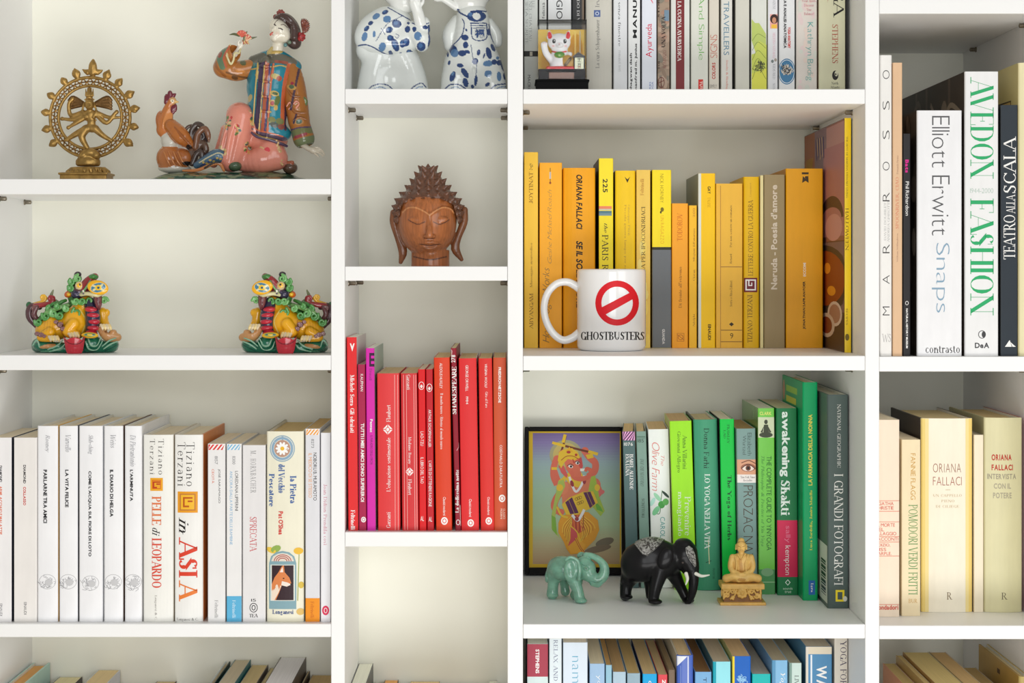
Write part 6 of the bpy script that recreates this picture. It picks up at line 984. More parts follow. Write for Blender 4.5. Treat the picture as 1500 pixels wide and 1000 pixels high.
# ------------------------------------------------------------------ the pair of ceramic beasts
def beast(mir, cx, label):
    g = Fig(cx, 520, .07); g.root('ceramic_beast', label, 'figurine', 'pair of glazed yellow and green ceramic beasts'); X = (lambda x: 527.6-x) if mir else (lambda x: x); sg = -1 if mir else 1
    def E(c, r, rot=0, **o): return g.ell((X(c[0]),)+tuple(c[1:]), r, rot*sg, **o)
    def T(pts, r, **o): return g.tube([(X(p[0]),)+tuple(p[1:]) for p in pts], r, **o)
    def SP(c, r0, t, a0=0, s=1, dp=0, turns=1.4, **o): return g.spiral((X(c[0]),)+tuple(c[1:]), r0, t, turns, (180-a0) if mir else a0, -s if mir else s, dp, **o)
    def e_(x, y, a, b, rot, lim, c): return ('e', (X(x), y, a, b, rot*sg), lim, c)
    def l_(pts, w, lim, c): return ('l', [(X(x), y) for x, y in pts], w, lim, c)
    Y = (240, 176, 26); Gn = (66, 132, 60); Gd = (20, 118, 88); Rd = (196, 42, 62); Pu = (84, 50, 56); Cr = (228, 208, 170); Nv = (40, 38, 64)
    W_ = [E((110, 511, 0), (62, 26, 9), k=3), E((66, 506, -10), (17, 18, 9), k=4), E((136, 502, -14), (16, 16, 12), -20, k=4), E((160, 506, -6), (14, 16, 10), 10, k=4), E((86, 508, -16), (16, 12, 7), k=4), E((56, 505, 2), (9, 16, 10), k=4)]
    for pts in ([(125, 500), (130, 511), (142, 512), (150, 500)], [(129, 496), (134, 506), (142, 506), (148, 494)], [(152, 511), (162, 504), (172, 500)], [(150, 507), (160, 499), (170, 495)], [(48, 506), (54, 498), (58, 508)], [(70, 512), (84, 506), (92, 498)], [(72, 515), (88, 511), (95, 504)]):
        W_.append(T([(x, y, -29 if x > 120 else -27) for x, y in pts], [1, 1.4, 1], k=.8, col=(150, 200, 170)))
    pt = [l_([(120, 506), (126, 516), (140, 514)], 1.6, 20, (10, 80, 66)), l_([(154, 514), (166, 508), (174, 504)], 1.5, 20, (10, 80, 66)), e_(70, 507, 12, 3, -10, 20, (206, 150, 96)), l_([(60, 515), (76, 514)], 2, 20, (120, 190, 150))]
    g.sculpt('wave_base', W_, M['ceramic'], .95, col=Gd, paint=pt)
    Bd = [E((112, 472, -4), (20, 24, 25), k=2), E((84, 478, -2), (22, 22, 20), k=8), E((68, 484, -2), (16, 20, 15), k=6), T([(120, 452, -2), (124, 440, -2)], [14, 12], m=1, k=4), T([(108, 474, -24), (100, 486, -26), (112, 490, -28)], [9, 8, 6], k=2), T([(74, 486, -22), (60, 494, -24), (74, 496, -26)], [8, 6, 5], k=2), T([(150, 458, 0), (152, 470, -2), (156, 478, -6)], [8, 7, 6], k=2), E((156, 458, -2), (5, 5, 6), k=1)]
    for x0, y0, n in ((103, 490, 4), (74, 495, 4), (150, 478, 4)):
        for q in range(n): Bd.append(T([(x0+q*4-2, y0-2, -32), (x0+q*4, y0+2, -35), (x0+q*4+.6, y0+5, -34)], [2.2, 2, 1.2], k=.6, col=Cr if q % 2 == 0 else (240, 214, 150)))
    pt = [l_([(116, 452), (126, 470), (120, 488)], 1.6, 0, (246, 224, 120)), l_([(92, 470), (90, 486), (96, 494)], 2, 0, (216, 136, 20))]+[l_([(66+4*k, 470), (64+4*k, 486)], 1, 0, (222, 150, 20)) for k in range(5)]
    g.sculpt('yellow_body', Bd, M['ceramic'], .9, col=Y, paint=pt)
    Be = [T([(132, 444, -12), (136, 464, -16), (134, 488, -14)], [9, 11, 9], k=1, col=Nv)]
    for k, (x, y) in enumerate(((133, 453), (136, 461.5), (137.5, 471), (137, 480.5), (134, 488))): Be.append(E((x, y, -21), (9, 7.4, 4.2), -4, k=.6, col=Rd))
    g.sculpt('striped_belly', Be, M['ceramic'], .8, col=Nv)
    Hd = [E((118, 426, -6), (14, 14, 12), k=3, col=Pu), T([(120, 424, -12), (130, 412, -16), (139, 405, -16)], [7, 7, 5], k=3, col=(150, 44, 48)), E((137, 405.5, -16), (7, 8, 4.4), k=1.5, col=Gn), E((116, 418, -18), (6, 5, 6), k=1, col=(222, 200, 150)), T([(119, 432, -20), (128, 430, -26), (142, 432, -26), (151, 430, -18)], [2.4, 3, 3, 2], k=1.5, col=(214, 208, 160)), T([(121, 428, -20), (127, 420, -24), (132, 412, -24)], 1.6, k=1, col=(120, 170, 110)), E((134, 428, -14), (12, 8, 6), k=2, col=(120, 24, 34)), E((100, 431, -6), (6, 4, 5), 20, k=1, col=(206, 96, 34)), E((101, 431, -10), (3, 2, 3), k=.6, col=(246, 190, 40)), T([(143, 433, -20), (144, 444, -22), (145, 452, -20)], [6.5, 5.5, 2.5], k=1, col=(104, 50, 54)), E((114, 402, -4), (5.4, 5, 4.5), k=1, col=(48, 36, 46)), E((112, 431, -14), (8, 8, 7), k=2, col=Nv), T([(122, 426, -22), (124, 431, -23)], [1.6, .5], m=1, col=(250, 245, 230), k=.4)]
    pt = [e_(116, 418, 3.6, 3.4, 0, -10, (246, 190, 40)), e_(117, 417, 1.6, 1.6, 0, -10, (30, 26, 40)), l_([(140, 436), (142, 450)], .8, 0, (150, 90, 90)), l_([(147, 436), (147, 450)], .8, 0, (150, 90, 90))]+[e_(104+6*k, 428+2*(k % 2), 1.6, 1.2, 0, 0, (90, 80, 110)) for k in range(4)]
    g.sculpt('beast_head', Hd, M['ceramic'], .8, col=Pu, paint=pt)
    Mn = [T([(124, 444, -2), (100, 449, 2), (76, 456, 4), (60, 466, 4)], [7, 6, 6, 4], k=2), T([(114, 408, 0), (106, 420, 4), (106, 436, 4), (112, 444, 2)], [6, 7, 7, 7], k=2)]
    for i, (x, y, r0, a0) in enumerate(((114, 408, 6, 90), (105, 413, 5, 120), (104, 422, 5, 150), (111, 441, 5.5, 180), (120, 441, 5.5, 180), (130, 440, 5.5, 200), (153, 440, 5.5, 0), (112, 458, 7.6, 120), (87, 462, 6.6, 150), (78, 459, 6, 120), (67, 463, 6.6, 150), (56, 472, 6, 160), (97, 452, 5, 120), (84, 449, 4, 90), (72, 452, 4.6, 90))):
        Mn.append(SP((x, y), r0, 2.1, a0, 1, -22 if 75 < x < 125 and y > 440 else (-19 if x > 125 else -17), k=.3, col=(84, 152, 76) if i % 3 else (112, 174, 100)))
        Mn.append(E((x, y, -12 if 75 < x < 125 and y > 440 else -9), (r0*.75, 5, r0*.75), k=1, col=(30, 82, 40)) if i < 7 or i in (9, 12) else T([(x-4, y+2, -14), (x+5, y-6, -10), (x+12, y-9, -6)], [2.4, 3, 2.4], k=.8, col=Gn))
    Mn += [T([(100, 447, -14), (88, 450, -17), (78, 454, -18), (66, 458, -16)], [2.6, 3.4, 3, 2], k=1, col=(120, 168, 100))]
    g.sculpt('green_mane', Mn, M['ceramic'], .8, col=Gn, jit=.06)
    Tl = [T([(54, 478, 0), (44, 464, 0), (46, 450, 2), (58, 450, 2)], [4, 6, 6, 4], k=1.5, col=Pu), T([(56, 470, -6), (50, 460, -8), (54, 450, -8)], [3, 4, 3], k=1, col=(104, 62, 66)), T([(52, 448, -2), (66, 446, -4), (76, 443, -4), (78, 436, -4), (73, 434, -6)], [4, 3.6, 3.6, 3, 2], k=1, col=(160, 48, 54)), SP((74, 438), 4, 2, 0, 1, -6, k=.5, col=(150, 40, 48)), T([(50, 446, 2), (62, 442, 0), (67, 437, 0)], [3, 3, 3], k=1, col=(226, 170, 40)), SP((63, 436), 4.6, 2, -40, 1, -1, k=.5, col=(232, 178, 44)), T([(78, 425, 0), (75, 434, 0), (80, 440, 0), (86, 444, 0)], [1.2, 2.8, 3, 3], k=1, col=(120, 126, 90)), E((42.5, 447, 2), (4.4, 4, 5.4), k=1, col=(40, 100, 60)), SP((50, 452), 4, 1.8, 0, 1, -9, k=.5, col=(120, 74, 74))]
    g.sculpt('curled_tail', Tl, M['ceramic'], .8, col=Pu)
    Cf = []
    for cx, cy, r0 in ((88, 476, 5), (92, 482, 4), (82, 472, 3.4), (60, 491, 4.6), (54, 489, 3.6), (65, 493, 3)):
        Cf += [E((cx, cy, -26), (r0, 5, r0*.8), k=1, col=(104, 66, 70)), SP((cx, cy), r0*.8, 1.2, 30, 1, -31, k=.5, col=(138, 96, 96))]
    g.sculpt('leg_curls', Cf, M['ceramic'], .8, col=(104, 66, 70))
    Ig = [T([(109, 517, -36), (109, 508, -36), (109, 494, -36)], [13, 15, 18], m=1, flat=1.3, k=1)]
    g.sculpt('red_ingot', Ig, M['ceramic'], .7, col=(200, 40, 58), paint=[l_([(94, 497), (101, 502.5), (109, 504), (117, 502.5), (124, 496)], 1.4, 20, (124, 16, 36))], mask=([(X(93), 493), (X(98), 498), (X(102), 495.5), (X(109), 494), (X(116), 495.5), (X(120), 498), (X(125), 492), (X(122), 512), (X(118), 522), (X(100), 522), (X(96), 512)][::sg],))
    Io = [T([(148, 483, -20), (158, 491, -22), (172, 494, -20)], [5, 9, 6], k=2), E((163, 484, -22), (13, 9, 5), 22, sub=True, k=1.2), E((165, 487, -22), (6, 6, 4.4), 20, k=1.5)]
    g.sculpt('tan_ingot', Io, M['ceramic'], .85, col=(206, 152, 98))
    Cn = [E((143.4, 421, -30), (15.5, 4.2, 10.4), -12, k=.5)]
    pt = [e_(143.8, 421.2, 11.4, 7.2, -12, 20, (224, 216, 180)), e_(143.8, 421.2, 10.6, 6.6, -12, 20, (70, 130, 160)), l_([(136, 418), (151, 425)], 3, 20, (226, 220, 170)), l_([(137, 425), (150, 417)], 3, 20, (226, 220, 170)), e_(144, 421.4, 4.8, 4, -12, 20, (246, 200, 40)), e_(144, 421.4, 2, 1.8, -12, 20, (50, 90, 110))]
    g.sculpt('mouth_coin', Cn, M['ceramic'], .6, col=(250, 184, 20), paint=pt, floor=False)
    C2 = [E((131.5, 491, -34), (12.5, 6, 4.6), -2, k=.5)]
    pt = [e_(131.5, 490.4, 9, 2.8, 0, 20, (150, 170, 90)), e_(131.5, 490.4, 4, 1.4, 0, 20, (240, 200, 60)), e_(126, 490, 2, 1, 0, 20, (60, 110, 120)), e_(137, 490, 2, 1, 0, 20, (60, 110, 120))]
    g.sculpt('small_coin', C2, M['ceramic'], .7, col=(246, 190, 24), paint=pt, floor=False)
beast(False, 110, 'yellow and green ceramic beast with coin in its mouth, facing right, near the left wall')
beast(True, 417.6, 'yellow and green ceramic beast with coin in its mouth, facing left, beside the right upright')
# ------------------------------------------------------------------ blue and white porcelain children
NB = (36, 66, 120); LB = (92, 132, 176)
def porcelain_left():
    g = Fig(575, 130, .085); g.root('porcelain_figure', 'white porcelain child in a blue-flowered jacket bending forward, hand raised to the face', 'figurine', 'blue and white porcelain children'); E, T = g.ell, g.tube
    wh = (232, 236, 232)
    L = [T([(556, 84, 4), (548, 112, 2), (545, 141, 2)], [24, 22, 24], k=4), T([(590, 86, 4), (602, 112, 2), (606, 141, 0)], [24, 22, 24], k=5), E((540, 70, 0), (18, 20, 22), -20, k=6), E((572, 90, 6), (36, 20, 14), k=8), E((577, 117, 4), (34, 20, 25), k=8), T([(576, 96, -24), (577, 120, -25), (578, 138, -24)], [1, 3, 4], sub=True, k=4)]
    pt = [('l', [(538, 134), (544, 127), (556, 123), (568, 125), (576, 132)], 1.6, 0, NB), ('l', [(542, 135), (550, 129), (560, 128), (570, 133)], 1.3, 0, LB), ('l', [(601, 132), (609, 125), (618, 122), (624, 128)], 1.6, 0, NB), ('l', [(605, 134), (612, 128), (619, 127)], 1.3, 0, LB)]
    g.sculpt('trousers', L, M['porcelain'], 1.1, col=wh, paint=pt)
    J = [E((562, 47, -3), (42, 31, 34), 20, k=2), E((570, 64, -8), (36, 26, 17), k=8), E((574, 32, -2), (30, 26, 22), k=8), E((545, 58, 0), (24, 26, 24), k=8), E((590, 60, -4), (26, 26, 22), k=8), T([(602, 44, -16), (616, 56, -22), (618, 66, -20)], [14, 14, 10], k=4), T([(618, 40, -20), (620, 34, -20)], [13, 10], m=1, k=3)]
    pt = [('l', [(520, 78), (522, 69), (534, 65.5), (546, 69), (558, 76), (572, 82), (586, 84), (596, 80), (604, 76), (610, 86)], 1.8, 0, NB), ('l', [(568, 11), (584, 20), (602, 30)], 1.5, 0, NB), ('l', [(604, 34), (614, 37), (628, 34)], 1.6, 0, NB), ('l', [(590, 23), (580, 28), (570, 33), (562, 42), (551, 60)], .9, 0, NB), ('l', [(558, 41), (564, 51)], .9, 0, NB), ('l', [(628, 38), (629, 56), (628, 68)], 3, 0, NB)]
    for x, y, a, b, r, c in ((564, 18, 5, 3, -25, NB), (551, 24, 6, 4, -35, LB), (543, 34, 4, 3, -30, NB), (537, 42, 5, 3, -50, NB), (567, 28, 6, 5, -10, LB), (581, 35, 7, 6, 10, NB), (570, 44, 5.5, 4.5, -30, NB), (572, 56, 5, 4.5, 20, NB), (579, 66, 5, 10, -20, NB), (590, 64, 4.5, 6, 15, NB), (595, 62, 5, 6, 10, NB), (597, 43, 4, 5, 10, NB), (598, 34, 2, 2, 0, NB), (607, 43, 3, 4, 0, NB), (612, 53, 5.5, 6.5, 0, LB), (617, 68, 6.5, 7, 0, NB), (534, 54, 4, 7, 15, LB), (548, 50, 2.2, 5, 0, LB), (560, 69, 5, 7, 15, LB), (572, 78, 3, 4, -20, NB), (587, 80, 2.5, 3.5, 0, NB), (600, 77, 5, 4, 30, NB), (623, 40, 4, 3, 20, NB)):
        pt.append(('e', (x, y, a, b, r), 0, c))
        if a > 4 and c == NB: pt.append(('e', (x-1, y-1, a*.45, b*.5, r), 0, (66, 108, 160)))
    pt += [('e', (582, 53, 4, 4, 0), 0, wh), ('l', [(580, 50), (584, 52), (582, 56), (579, 54)], .9, 0, NB)]
    g.sculpt('jacket', J, M['porcelain'], 1.0, col=wh, paint=pt, floor=False)
    H = [E((592, -22, 0), (36, 34, 36), k=2), E((592, 8, -6), (20, 18, 12), k=6), T([(616, 34, -26), (612, 18, -32), (607, 4, -34)], [9, 8, 8], k=3), E((590, -18, -34), (5, 6, 5), k=3)]
    for q in range(4): H.append(T([(603+q*3.6, 6, -38), (602+q*3.8, -4, -40), (603+q*3.6, -12, -38)], [2.4, 2.3, 1.8], k=.8))
    H += [T([(614, 10, -34), (619, 4, -36), (620, -2, -36)], [3, 2.6, 2], k=1), E((566, -50, 10), (14, 14, 14), k=2, col=NB), E((618, -50, 10), (14, 14, 14), k=2, col=NB)]
    pt = [('l', [(574, -24), (580, -27), (586, -24)], 1.4, 0, NB), ('l', [(596, -24), (602, -27), (608, -24)], 1.4, 0, NB), ('l', [(584, -4), (590, -2), (596, -5)], 1.4, 0, (190, 80, 80))]
    g.sculpt('head_and_hand', H, M['porcelain'], 1.1, col=(236, 238, 234), paint=pt, floor=False)
def porcelain_right():
    g = Fig(694, 130, .085); g.root('porcelain_figure', 'white porcelain child in a long blue-flowered apron with a square emblem on the chest', 'figurine', 'blue and white porcelain children'); E, T = g.ell, g.tube
    wh = (232, 236, 232)
    B = [T([(692, 26, 0), (692, 60, 0), (694, 92, -2)], [24, 31, 36], k=4), T([(674, 92, -4), (668, 118, -8), (666, 141, -8)], [24, 22, 21], k=6), T([(712, 92, -4), (720, 118, -8), (722, 141, -8)], [22, 21, 21], k=6), E((694, 104, -4), (40, 28, 30), k=6), T([(694, 100, -34), (695, 120, -34), (695, 138, -30)], [1, 3, 4], sub=True, k=4)]
    pt = [('l', [(677, 28), (680, 34), (678, 48), (670, 60), (656, 72)], 1.5, 0, NB), ('l', [(716, 36), (720, 56), (730, 74), (740, 100)], 1.6, 0, NB), ('l', [(668, 14), (676, 20), (686, 25)], 2.4, 0, NB), ('l', [(690, 66), (693, 86), (698, 96), (696, 122)], 1, 0, NB), ('l', [(652, 130), (660, 124), (672, 124), (682, 130)], 1.8, 0, NB), ('l', [(656, 132), (668, 127), (678, 133)], 1.3, 0, LB), ('l', [(718, 132), (726, 125), (740, 123)], 1.8, 0, NB), ('l', [(722, 134), (732, 128), (741, 127)], 1.3, 0, LB),
          ('e', (698, 24, 14, 8, 0), 0, NB), ('e', (698, 24, 6, 5, 20), 0, wh), ('e', (689, 21, 3, 3, 0), 0, (80, 120, 170)), ('l', [(690, 17), (700, 16), (712, 17)], 2.2, 0, NB)]
    for x, y, a, b, r, c in ((681, 55, 5.4, 4.4, 10, NB), (682, 66, 4, 5, 0, NB), (664, 74, 6, 8.5, -20, NB), (666, 78, 6, 6, 0, LB), (677, 78, 6, 4.6, 0, NB), (685, 76, 4, 2.4, 30, NB), (683, 44, 1.5, 2, 0, NB), (701, 77, 2.6, 4.6, 10, NB), (674, 96, 5, 3, 10, NB), (681, 107, 4, 8.5, -35, NB), (663, 112, 4, 8, 20, NB), (663, 108, 2, 3, 20, LB), (682, 121, 4, 7, -15, NB), (658, 92, 2, 3.6, 10, NB), (656, 80, 1.6, 4, 0, NB), (696, 90, 4.5, 5, 20, NB), (697, 118, 2.4, 8, 5, NB), (716, 78, 4, 9, -15, NB), (722, 70, 2.6, 6, -25, NB), (715, 93, 7.6, 4.4, -5, LB), (724, 91, 4, 4, 0, NB), (731, 92, 4, 4, 10, NB), (729, 85, 2.4, 2.4, 0, LB), (736, 98, 2, 7, -20, NB), (715, 108, 5.6, 5, -30, LB), (731, 112, 3.4, 7, -5, LB), (739, 112, 2, 5, -10, NB), (714, 124, 4, 2.6, -30, NB), (692, 127, 2.4, 3, -20, NB), (716, 47, 2.6, 5, 0, NB), (709, 82, 1.2, 4, 20, NB)):
        pt.append(('e', (x, y, a, b, r), 0, c))
    pt += [('l', [(689, 34), (712, 34)], 1.6, 0, NB), ('l', [(689, 37.5), (713, 37.5)], 1.4, 0, NB), ('l', [(690, 35), (693, 57), (712, 57), (713, 35)], 1.6, 0, NB), ('l', [(693, 41), (711, 41)], 1, 0, NB)]
    bod = g.sculpt('apron_and_body', B, M['porcelain'], 1.0, col=wh, paint=pt)
    # the character on the chest is brushed on as flat blue ink that follows the chest
    P, F = text_px('福', (695.5, 42.5, 709.5, 55.5), 'h', 'b')
    V = [g.v(p[0], p[1], -32) for p in P]
    mesh_obj('chest_character', [tuple((v+np.array([0, 0.35, 0]))*g.s) for v in V], F, M['ink'], bod, (44, 74, 126))
    A = [T([(672, 34, 2), (662, 50, 0), (662, 66, 0)], [13, 14, 12], k=3), T([(716, 34, 6), (726, 50, 8), (728, 62, 8)], [8, 9, 8], k=3)]
    g.sculpt('sleeves', A, M['porcelain'], 1.0, col=wh)
    H = [E((688, -22, 0), (36, 34, 37), k=2), E((687, 10, 0), (24, 20, 10), k=6), T([(668, 10, -10), (655, 2, -18), (645, -4, -22)], [6, 5, 5], k=2), E((641, -2, -22), (7, 5, 5), k=2), E((664, -54, 10), (14, 14, 14), k=2, col=NB), E((712, -54, 10), (14, 14, 14), k=2, col=NB)]
    pt = [('l', [(670, -24), (676, -27), (682, -24)], 1.4, 0, NB), ('l', [(692, -24), (698, -27), (704, -24)], 1.4, 0, NB), ('l', [(680, -4), (686, -2), (692, -5)], 1.4, 0, (190, 80, 80)), ('l', [(670, 14), (688, 17), (708, 15)], 1.8, 0, NB)]
    g.sculpt('head', H, M['porcelain'], 1.1, col=(236, 238, 234), paint=pt, floor=False)
porcelain_left(); porcelain_right()

# ------------------------------------------------------------------ lucky cat in its clear box
def lucky_cat():
    d = .055; g = Fig(822, 130.5, d); s = g.s; g.root('lucky_cat_box', 'small white waving lucky cat inside a clear box with yellow backing', 'ornament')
    def lx(x): return (x-g.cx)*s
    def lz(y): return wz(y, d)-g.Z0
    D0, D1 = -.024, .026
    def slab(name, x0, y0, x1, y1, a, b, c, m='plastic', bev=.0006, par=None):
        q = MB(); q.box(lx(x0), a, lz(y1), lx(x1), b, lz(y0), c, bev); return q.obj(name, M[m], par or g.e)
    zb = 397-(HZ-130.5)*S/s
    bs = slab('base', 785, 119.5, 860.5, zb, D0-.002, D1+.002, (16, 16, 17), 'matte'); slab('base_lip', 783.5, 120, 862, 123, D0-.003, D1+.003, (14, 14, 15), 'matte', par=bs)
    for nm, a in (('clear_pane', (787, 33, 858, 33.8, D0, D1)), ('clear_pane', (787, 33.8, 787.8, 119.5, D0, D1)), ('clear_pane', (857.2, 33.8, 858, 119.5, D0, D1)), ('clear_pane', (787.8, 33.8, 857.2, 119.5, D0, D0+.0003))):
        slab(nm, a[0], a[1], a[2], a[3], a[4], a[5], (255, 255, 255), 'acrylic', 0)
    bc_ = slab('backing_card', 788.2, 42, 856.8, 119.3, .008, .0088, (250, 196, 50)); 
    q = MB()
    for i, ((sv, sf), c) in enumerate([(s_rect(788.5, 43, 856.5, 60), (246, 206, 96)), (s_ell(800, 85, 11, 20), (246, 200, 60)), (s_ell(800, 87, 8, 17), (236, 176, 44)), (s_ell(844, 72, 10, 24), (226, 160, 30)), (s_rect(842, 44, 844, 104), (250, 220, 120)), (s_rect(849, 44, 851, 104), (214, 196, 160))]):
        q.add([(lx(p[0]), .0078-.00004*i, lz(p[1])) for p in sv], sf, c)
    q.obj('card_print', M['ink'], bc_, fix=False)
    fp = slab('front_panel', 788, 104, 856.8, 119.3, D0+.003, D0+.006, (44, 40, 42), 'matte'); slab('solar_cell', 803.5, 109, 840, 118.5, D0+.0022, D0+.003, (150, 108, 92), par=fp); slab('panel_trim', 800, 106, 843, 108, D0+.0015, D0+.003, (28, 26, 30), 'matte', par=fp)
    slab('cushion', 799.5, 100, 841, 105.5, D0+.004, .004, (222, 50, 54), bev=.0012)
    E, T = g.ell, g.tube; wh = (242, 238, 240)
    C = [E((819, 62, -12), (16.8, 12, 13), k=1), T([(806, 54, -11), (804.5, 47, -10)], [5.5, 2], m=1, k=2), T([(831, 54, -11), (833, 47, -10)], [5.5, 2], m=1, k=2), T([(820, 78, -9), (819, 92, -9)], [12, 14], m=1, k=4), E((811, 98, -14), (6, 8, 4), k=2), E((828, 98, -14), (6, 8, 4), k=2), T([(808, 88, -12), (800, 78, -14), (797, 68, -16)], [5.4, 4.8, 4.6], k=2), E((797, 65, -17), (5, 4.4, 4), k=1), T([(831, 80, -14), (835, 79.5, -18)], [4, 3.4], m=1, k=1.5), E((820, 66, -23), (5, 3, 3.4), k=2)]
    pt = [('l', [(804.8, 49), (805.5, 54)], 6, -12, (228, 54, 60)), ('l', [(833, 49), (832, 54)], 6, -12, (228, 54, 60)), ('e', (811.5, 60.5, 2.5, 3.3, 0), -12, (30, 28, 30)), ('e', (827.5, 60.5, 2.5, 3.3, 0), -12, (30, 28, 30)), ('e', (812.2, 59.6, .8, 1.1, 0), -12, (240, 240, 240)), ('e', (828.2, 59.6, .8, 1.1, 0), -12, (240, 240, 240)), ('e', (819.3, 64.2, 1, .7, 0), -12, (230, 120, 130)), ('l', [(817.5, 66.5), (819.3, 65.6), (821, 66.5)], .6, -12, (120, 100, 100)), ('e', (810.5, 67.5, 2, 1.2, 0), -12, (244, 190, 190)), ('e', (828.5, 67.5, 2, 1.2, 0), -12, (244, 190, 190)), ('l', [(809, 75.5), (819, 77), (829, 75.5)], 2.2, -10, (222, 60, 40)), ('l', [(809.5, 99), (809.5, 102)], .6, -12, (230, 120, 120)), ('l', [(796, 62), (796, 64.5)], .6, -14, (230, 120, 120)), ('l', [(799, 62), (799, 64.5)], .6, -14, (230, 120, 120))]
    g.sculpt('cat', C, M['plastic'], .5, col=wh, paint=pt, floor=False)
    g.sculpt('bib', [E((819.5, 80.5, -21), (7.8, 4, 5), k=.5)], M['plastic'], .5, col=(80, 140, 50), paint=[('e', (819.5, 81, 1.6, 1.4, 0), 0, (180, 200, 120)), ('l', [(812, 81), (819, 86), (827, 81)], .7, 0, (220, 180, 60))], floor=False)
    g.sculpt('gold_coin', [E((832, 90.5, -21), (8.6, 2.4, 10), 15, k=.5)], M['plastic'], .5, col=(190, 146, 70), paint=[('l', [(828.5, 95), (835.5, 86)], 4.6, 0, (70, 50, 40)), ('l', [(829, 94), (834.5, 87)], 1, 0, (200, 170, 110))], floor=False)
    q = MB(); q.add([(lx(838), -.021, lz(86)), (lx(846), -.021, lz(79.5)), (lx(856), -.021, lz(85.5)), (lx(855.5), -.021, lz(87.5)), (lx(838.5), -.021, lz(87.5)), (lx(838), -.013, lz(86)), (lx(846), -.013, lz(79.5)), (lx(856), -.013, lz(85.5)), (lx(855.5), -.013, lz(87.5)), (lx(838.5), -.013, lz(87.5))], [(0, 1, 2, 3, 4), (9, 8, 7, 6, 5), (0, 5, 6, 1), (1, 6, 7, 2), (2, 7, 8, 3), (3, 8, 9, 4), (4, 9, 5, 0)], (44, 40, 44)); q.obj('sign_roof', M['plastic'], g.e)
    sg = slab('sign_board', 839.5, 87.5, 855.5, 105, -.0195, -.014, (60, 52, 50)); sp = slab('sign_face', 841, 87.5, 854, 104, -.0205, -.0195, (236, 236, 208), par=sg)
    for i, ch in enumerate('千客万来'):
        P, F = text_px(ch, (844.5, 88.3+i*3.9, 850.5, 91.8+i*3.9), 'h', 'b'); mesh_obj('sign_character', [(lx(p[0]), -.0207, lz(p[1])) for p in P], F, M['ink'], sg, (40, 60, 40) if i < 3 else (150, 60, 40))
lucky_cat()

# ------------------------------------------------------------------ mug
def mug():
    d = .143; s = sc_at(d); cx = 895.5; X0 = wx(cx, d); Z0 = (HZ-521)*S; R = 50.3*s; H = wz(394, d)-Z0
    e = thing('mug', 'white ceramic mug with red ring logo standing before the yellow books', 'mug', (X0, d, Z0+.0002))
    b = MB(); W = (246, 246, 246); t = .0034; b.lathe([(.001, 0), (R-.005, 0), (R-.003, .0008), (R-.001, .003), (R, .006), (R, H-.004), (R-.0004, H-.0014), (R-.0017, H), (R-.003, H-.0014), (R-t, H-.004), (R-t, .010), (R-t-.004, .006), (.001, .0055)], 72, W)
    cup = b.obj('cup', M['porcelain'], e, True)
    f = Fig(cx, 521, d); f.e = e
    pts = [(850, 424), (842, 418), (830, 413), (815, 416), (802, 430), (797, 450), (800, 470), (810, 488), (824, 498), (838, 495), (850, 486)]
    hb = MB(); pp = [tuple((f.v(x, y, 0))*f.s) for x, y in catmull(pts, 5)]
    hb.tube([(p[0], p[1], p[2]) for p in pp], [.0047*(1.15-.2*math.sin(PI*i/(len(pp)-1))) for i in range(len(pp))], 12, W); hb.obj('handle', M['porcelain'], e, True)
    def mp(p, eps=.00015):                                # wrap flat artwork round the front of the cup
        x = 0
        for _ in range(4):
            yl = -math.sqrt(max((R+eps)**2-x*x, 0)); k = S*(1+(d+yl)/D); x = max(-R*.999, min(R*.999, (p[0]-750)*k-X0))
        yl = -math.sqrt(max((R+eps)**2-x*x, 0)); k = S*(1+(d+yl)/D); return (x, yl, (HZ-p[1])*k-Z0)
    def put(name, sh, c, eps=.00012):
        V, F, C = split_x([(a, b) for a, b in sh[0]], sh[1], [c]*len(sh[1]), [845+4*k for k in range(26)])
        mesh_obj(name, [mp(p, eps) for p in V], F, M['ink'], cup, C)
    put('logo_ring', s_ring(904, 444, 32, 9, 33, 40), (222, 32, 42))
    put('logo_slash', s_poly((878, 452), (926, 427), (931, 436), (883, 463)), (222, 32, 42), .00016)
    for w, x0, x1, fo in (('GHOSTBUSTERS', 851, 944.5, 'S'),):
        P, F = text_px(w, (x0, 486, x1, 498), 'h', fo); put('lettering', (P, F), (34, 32, 34), .0001)
mug()

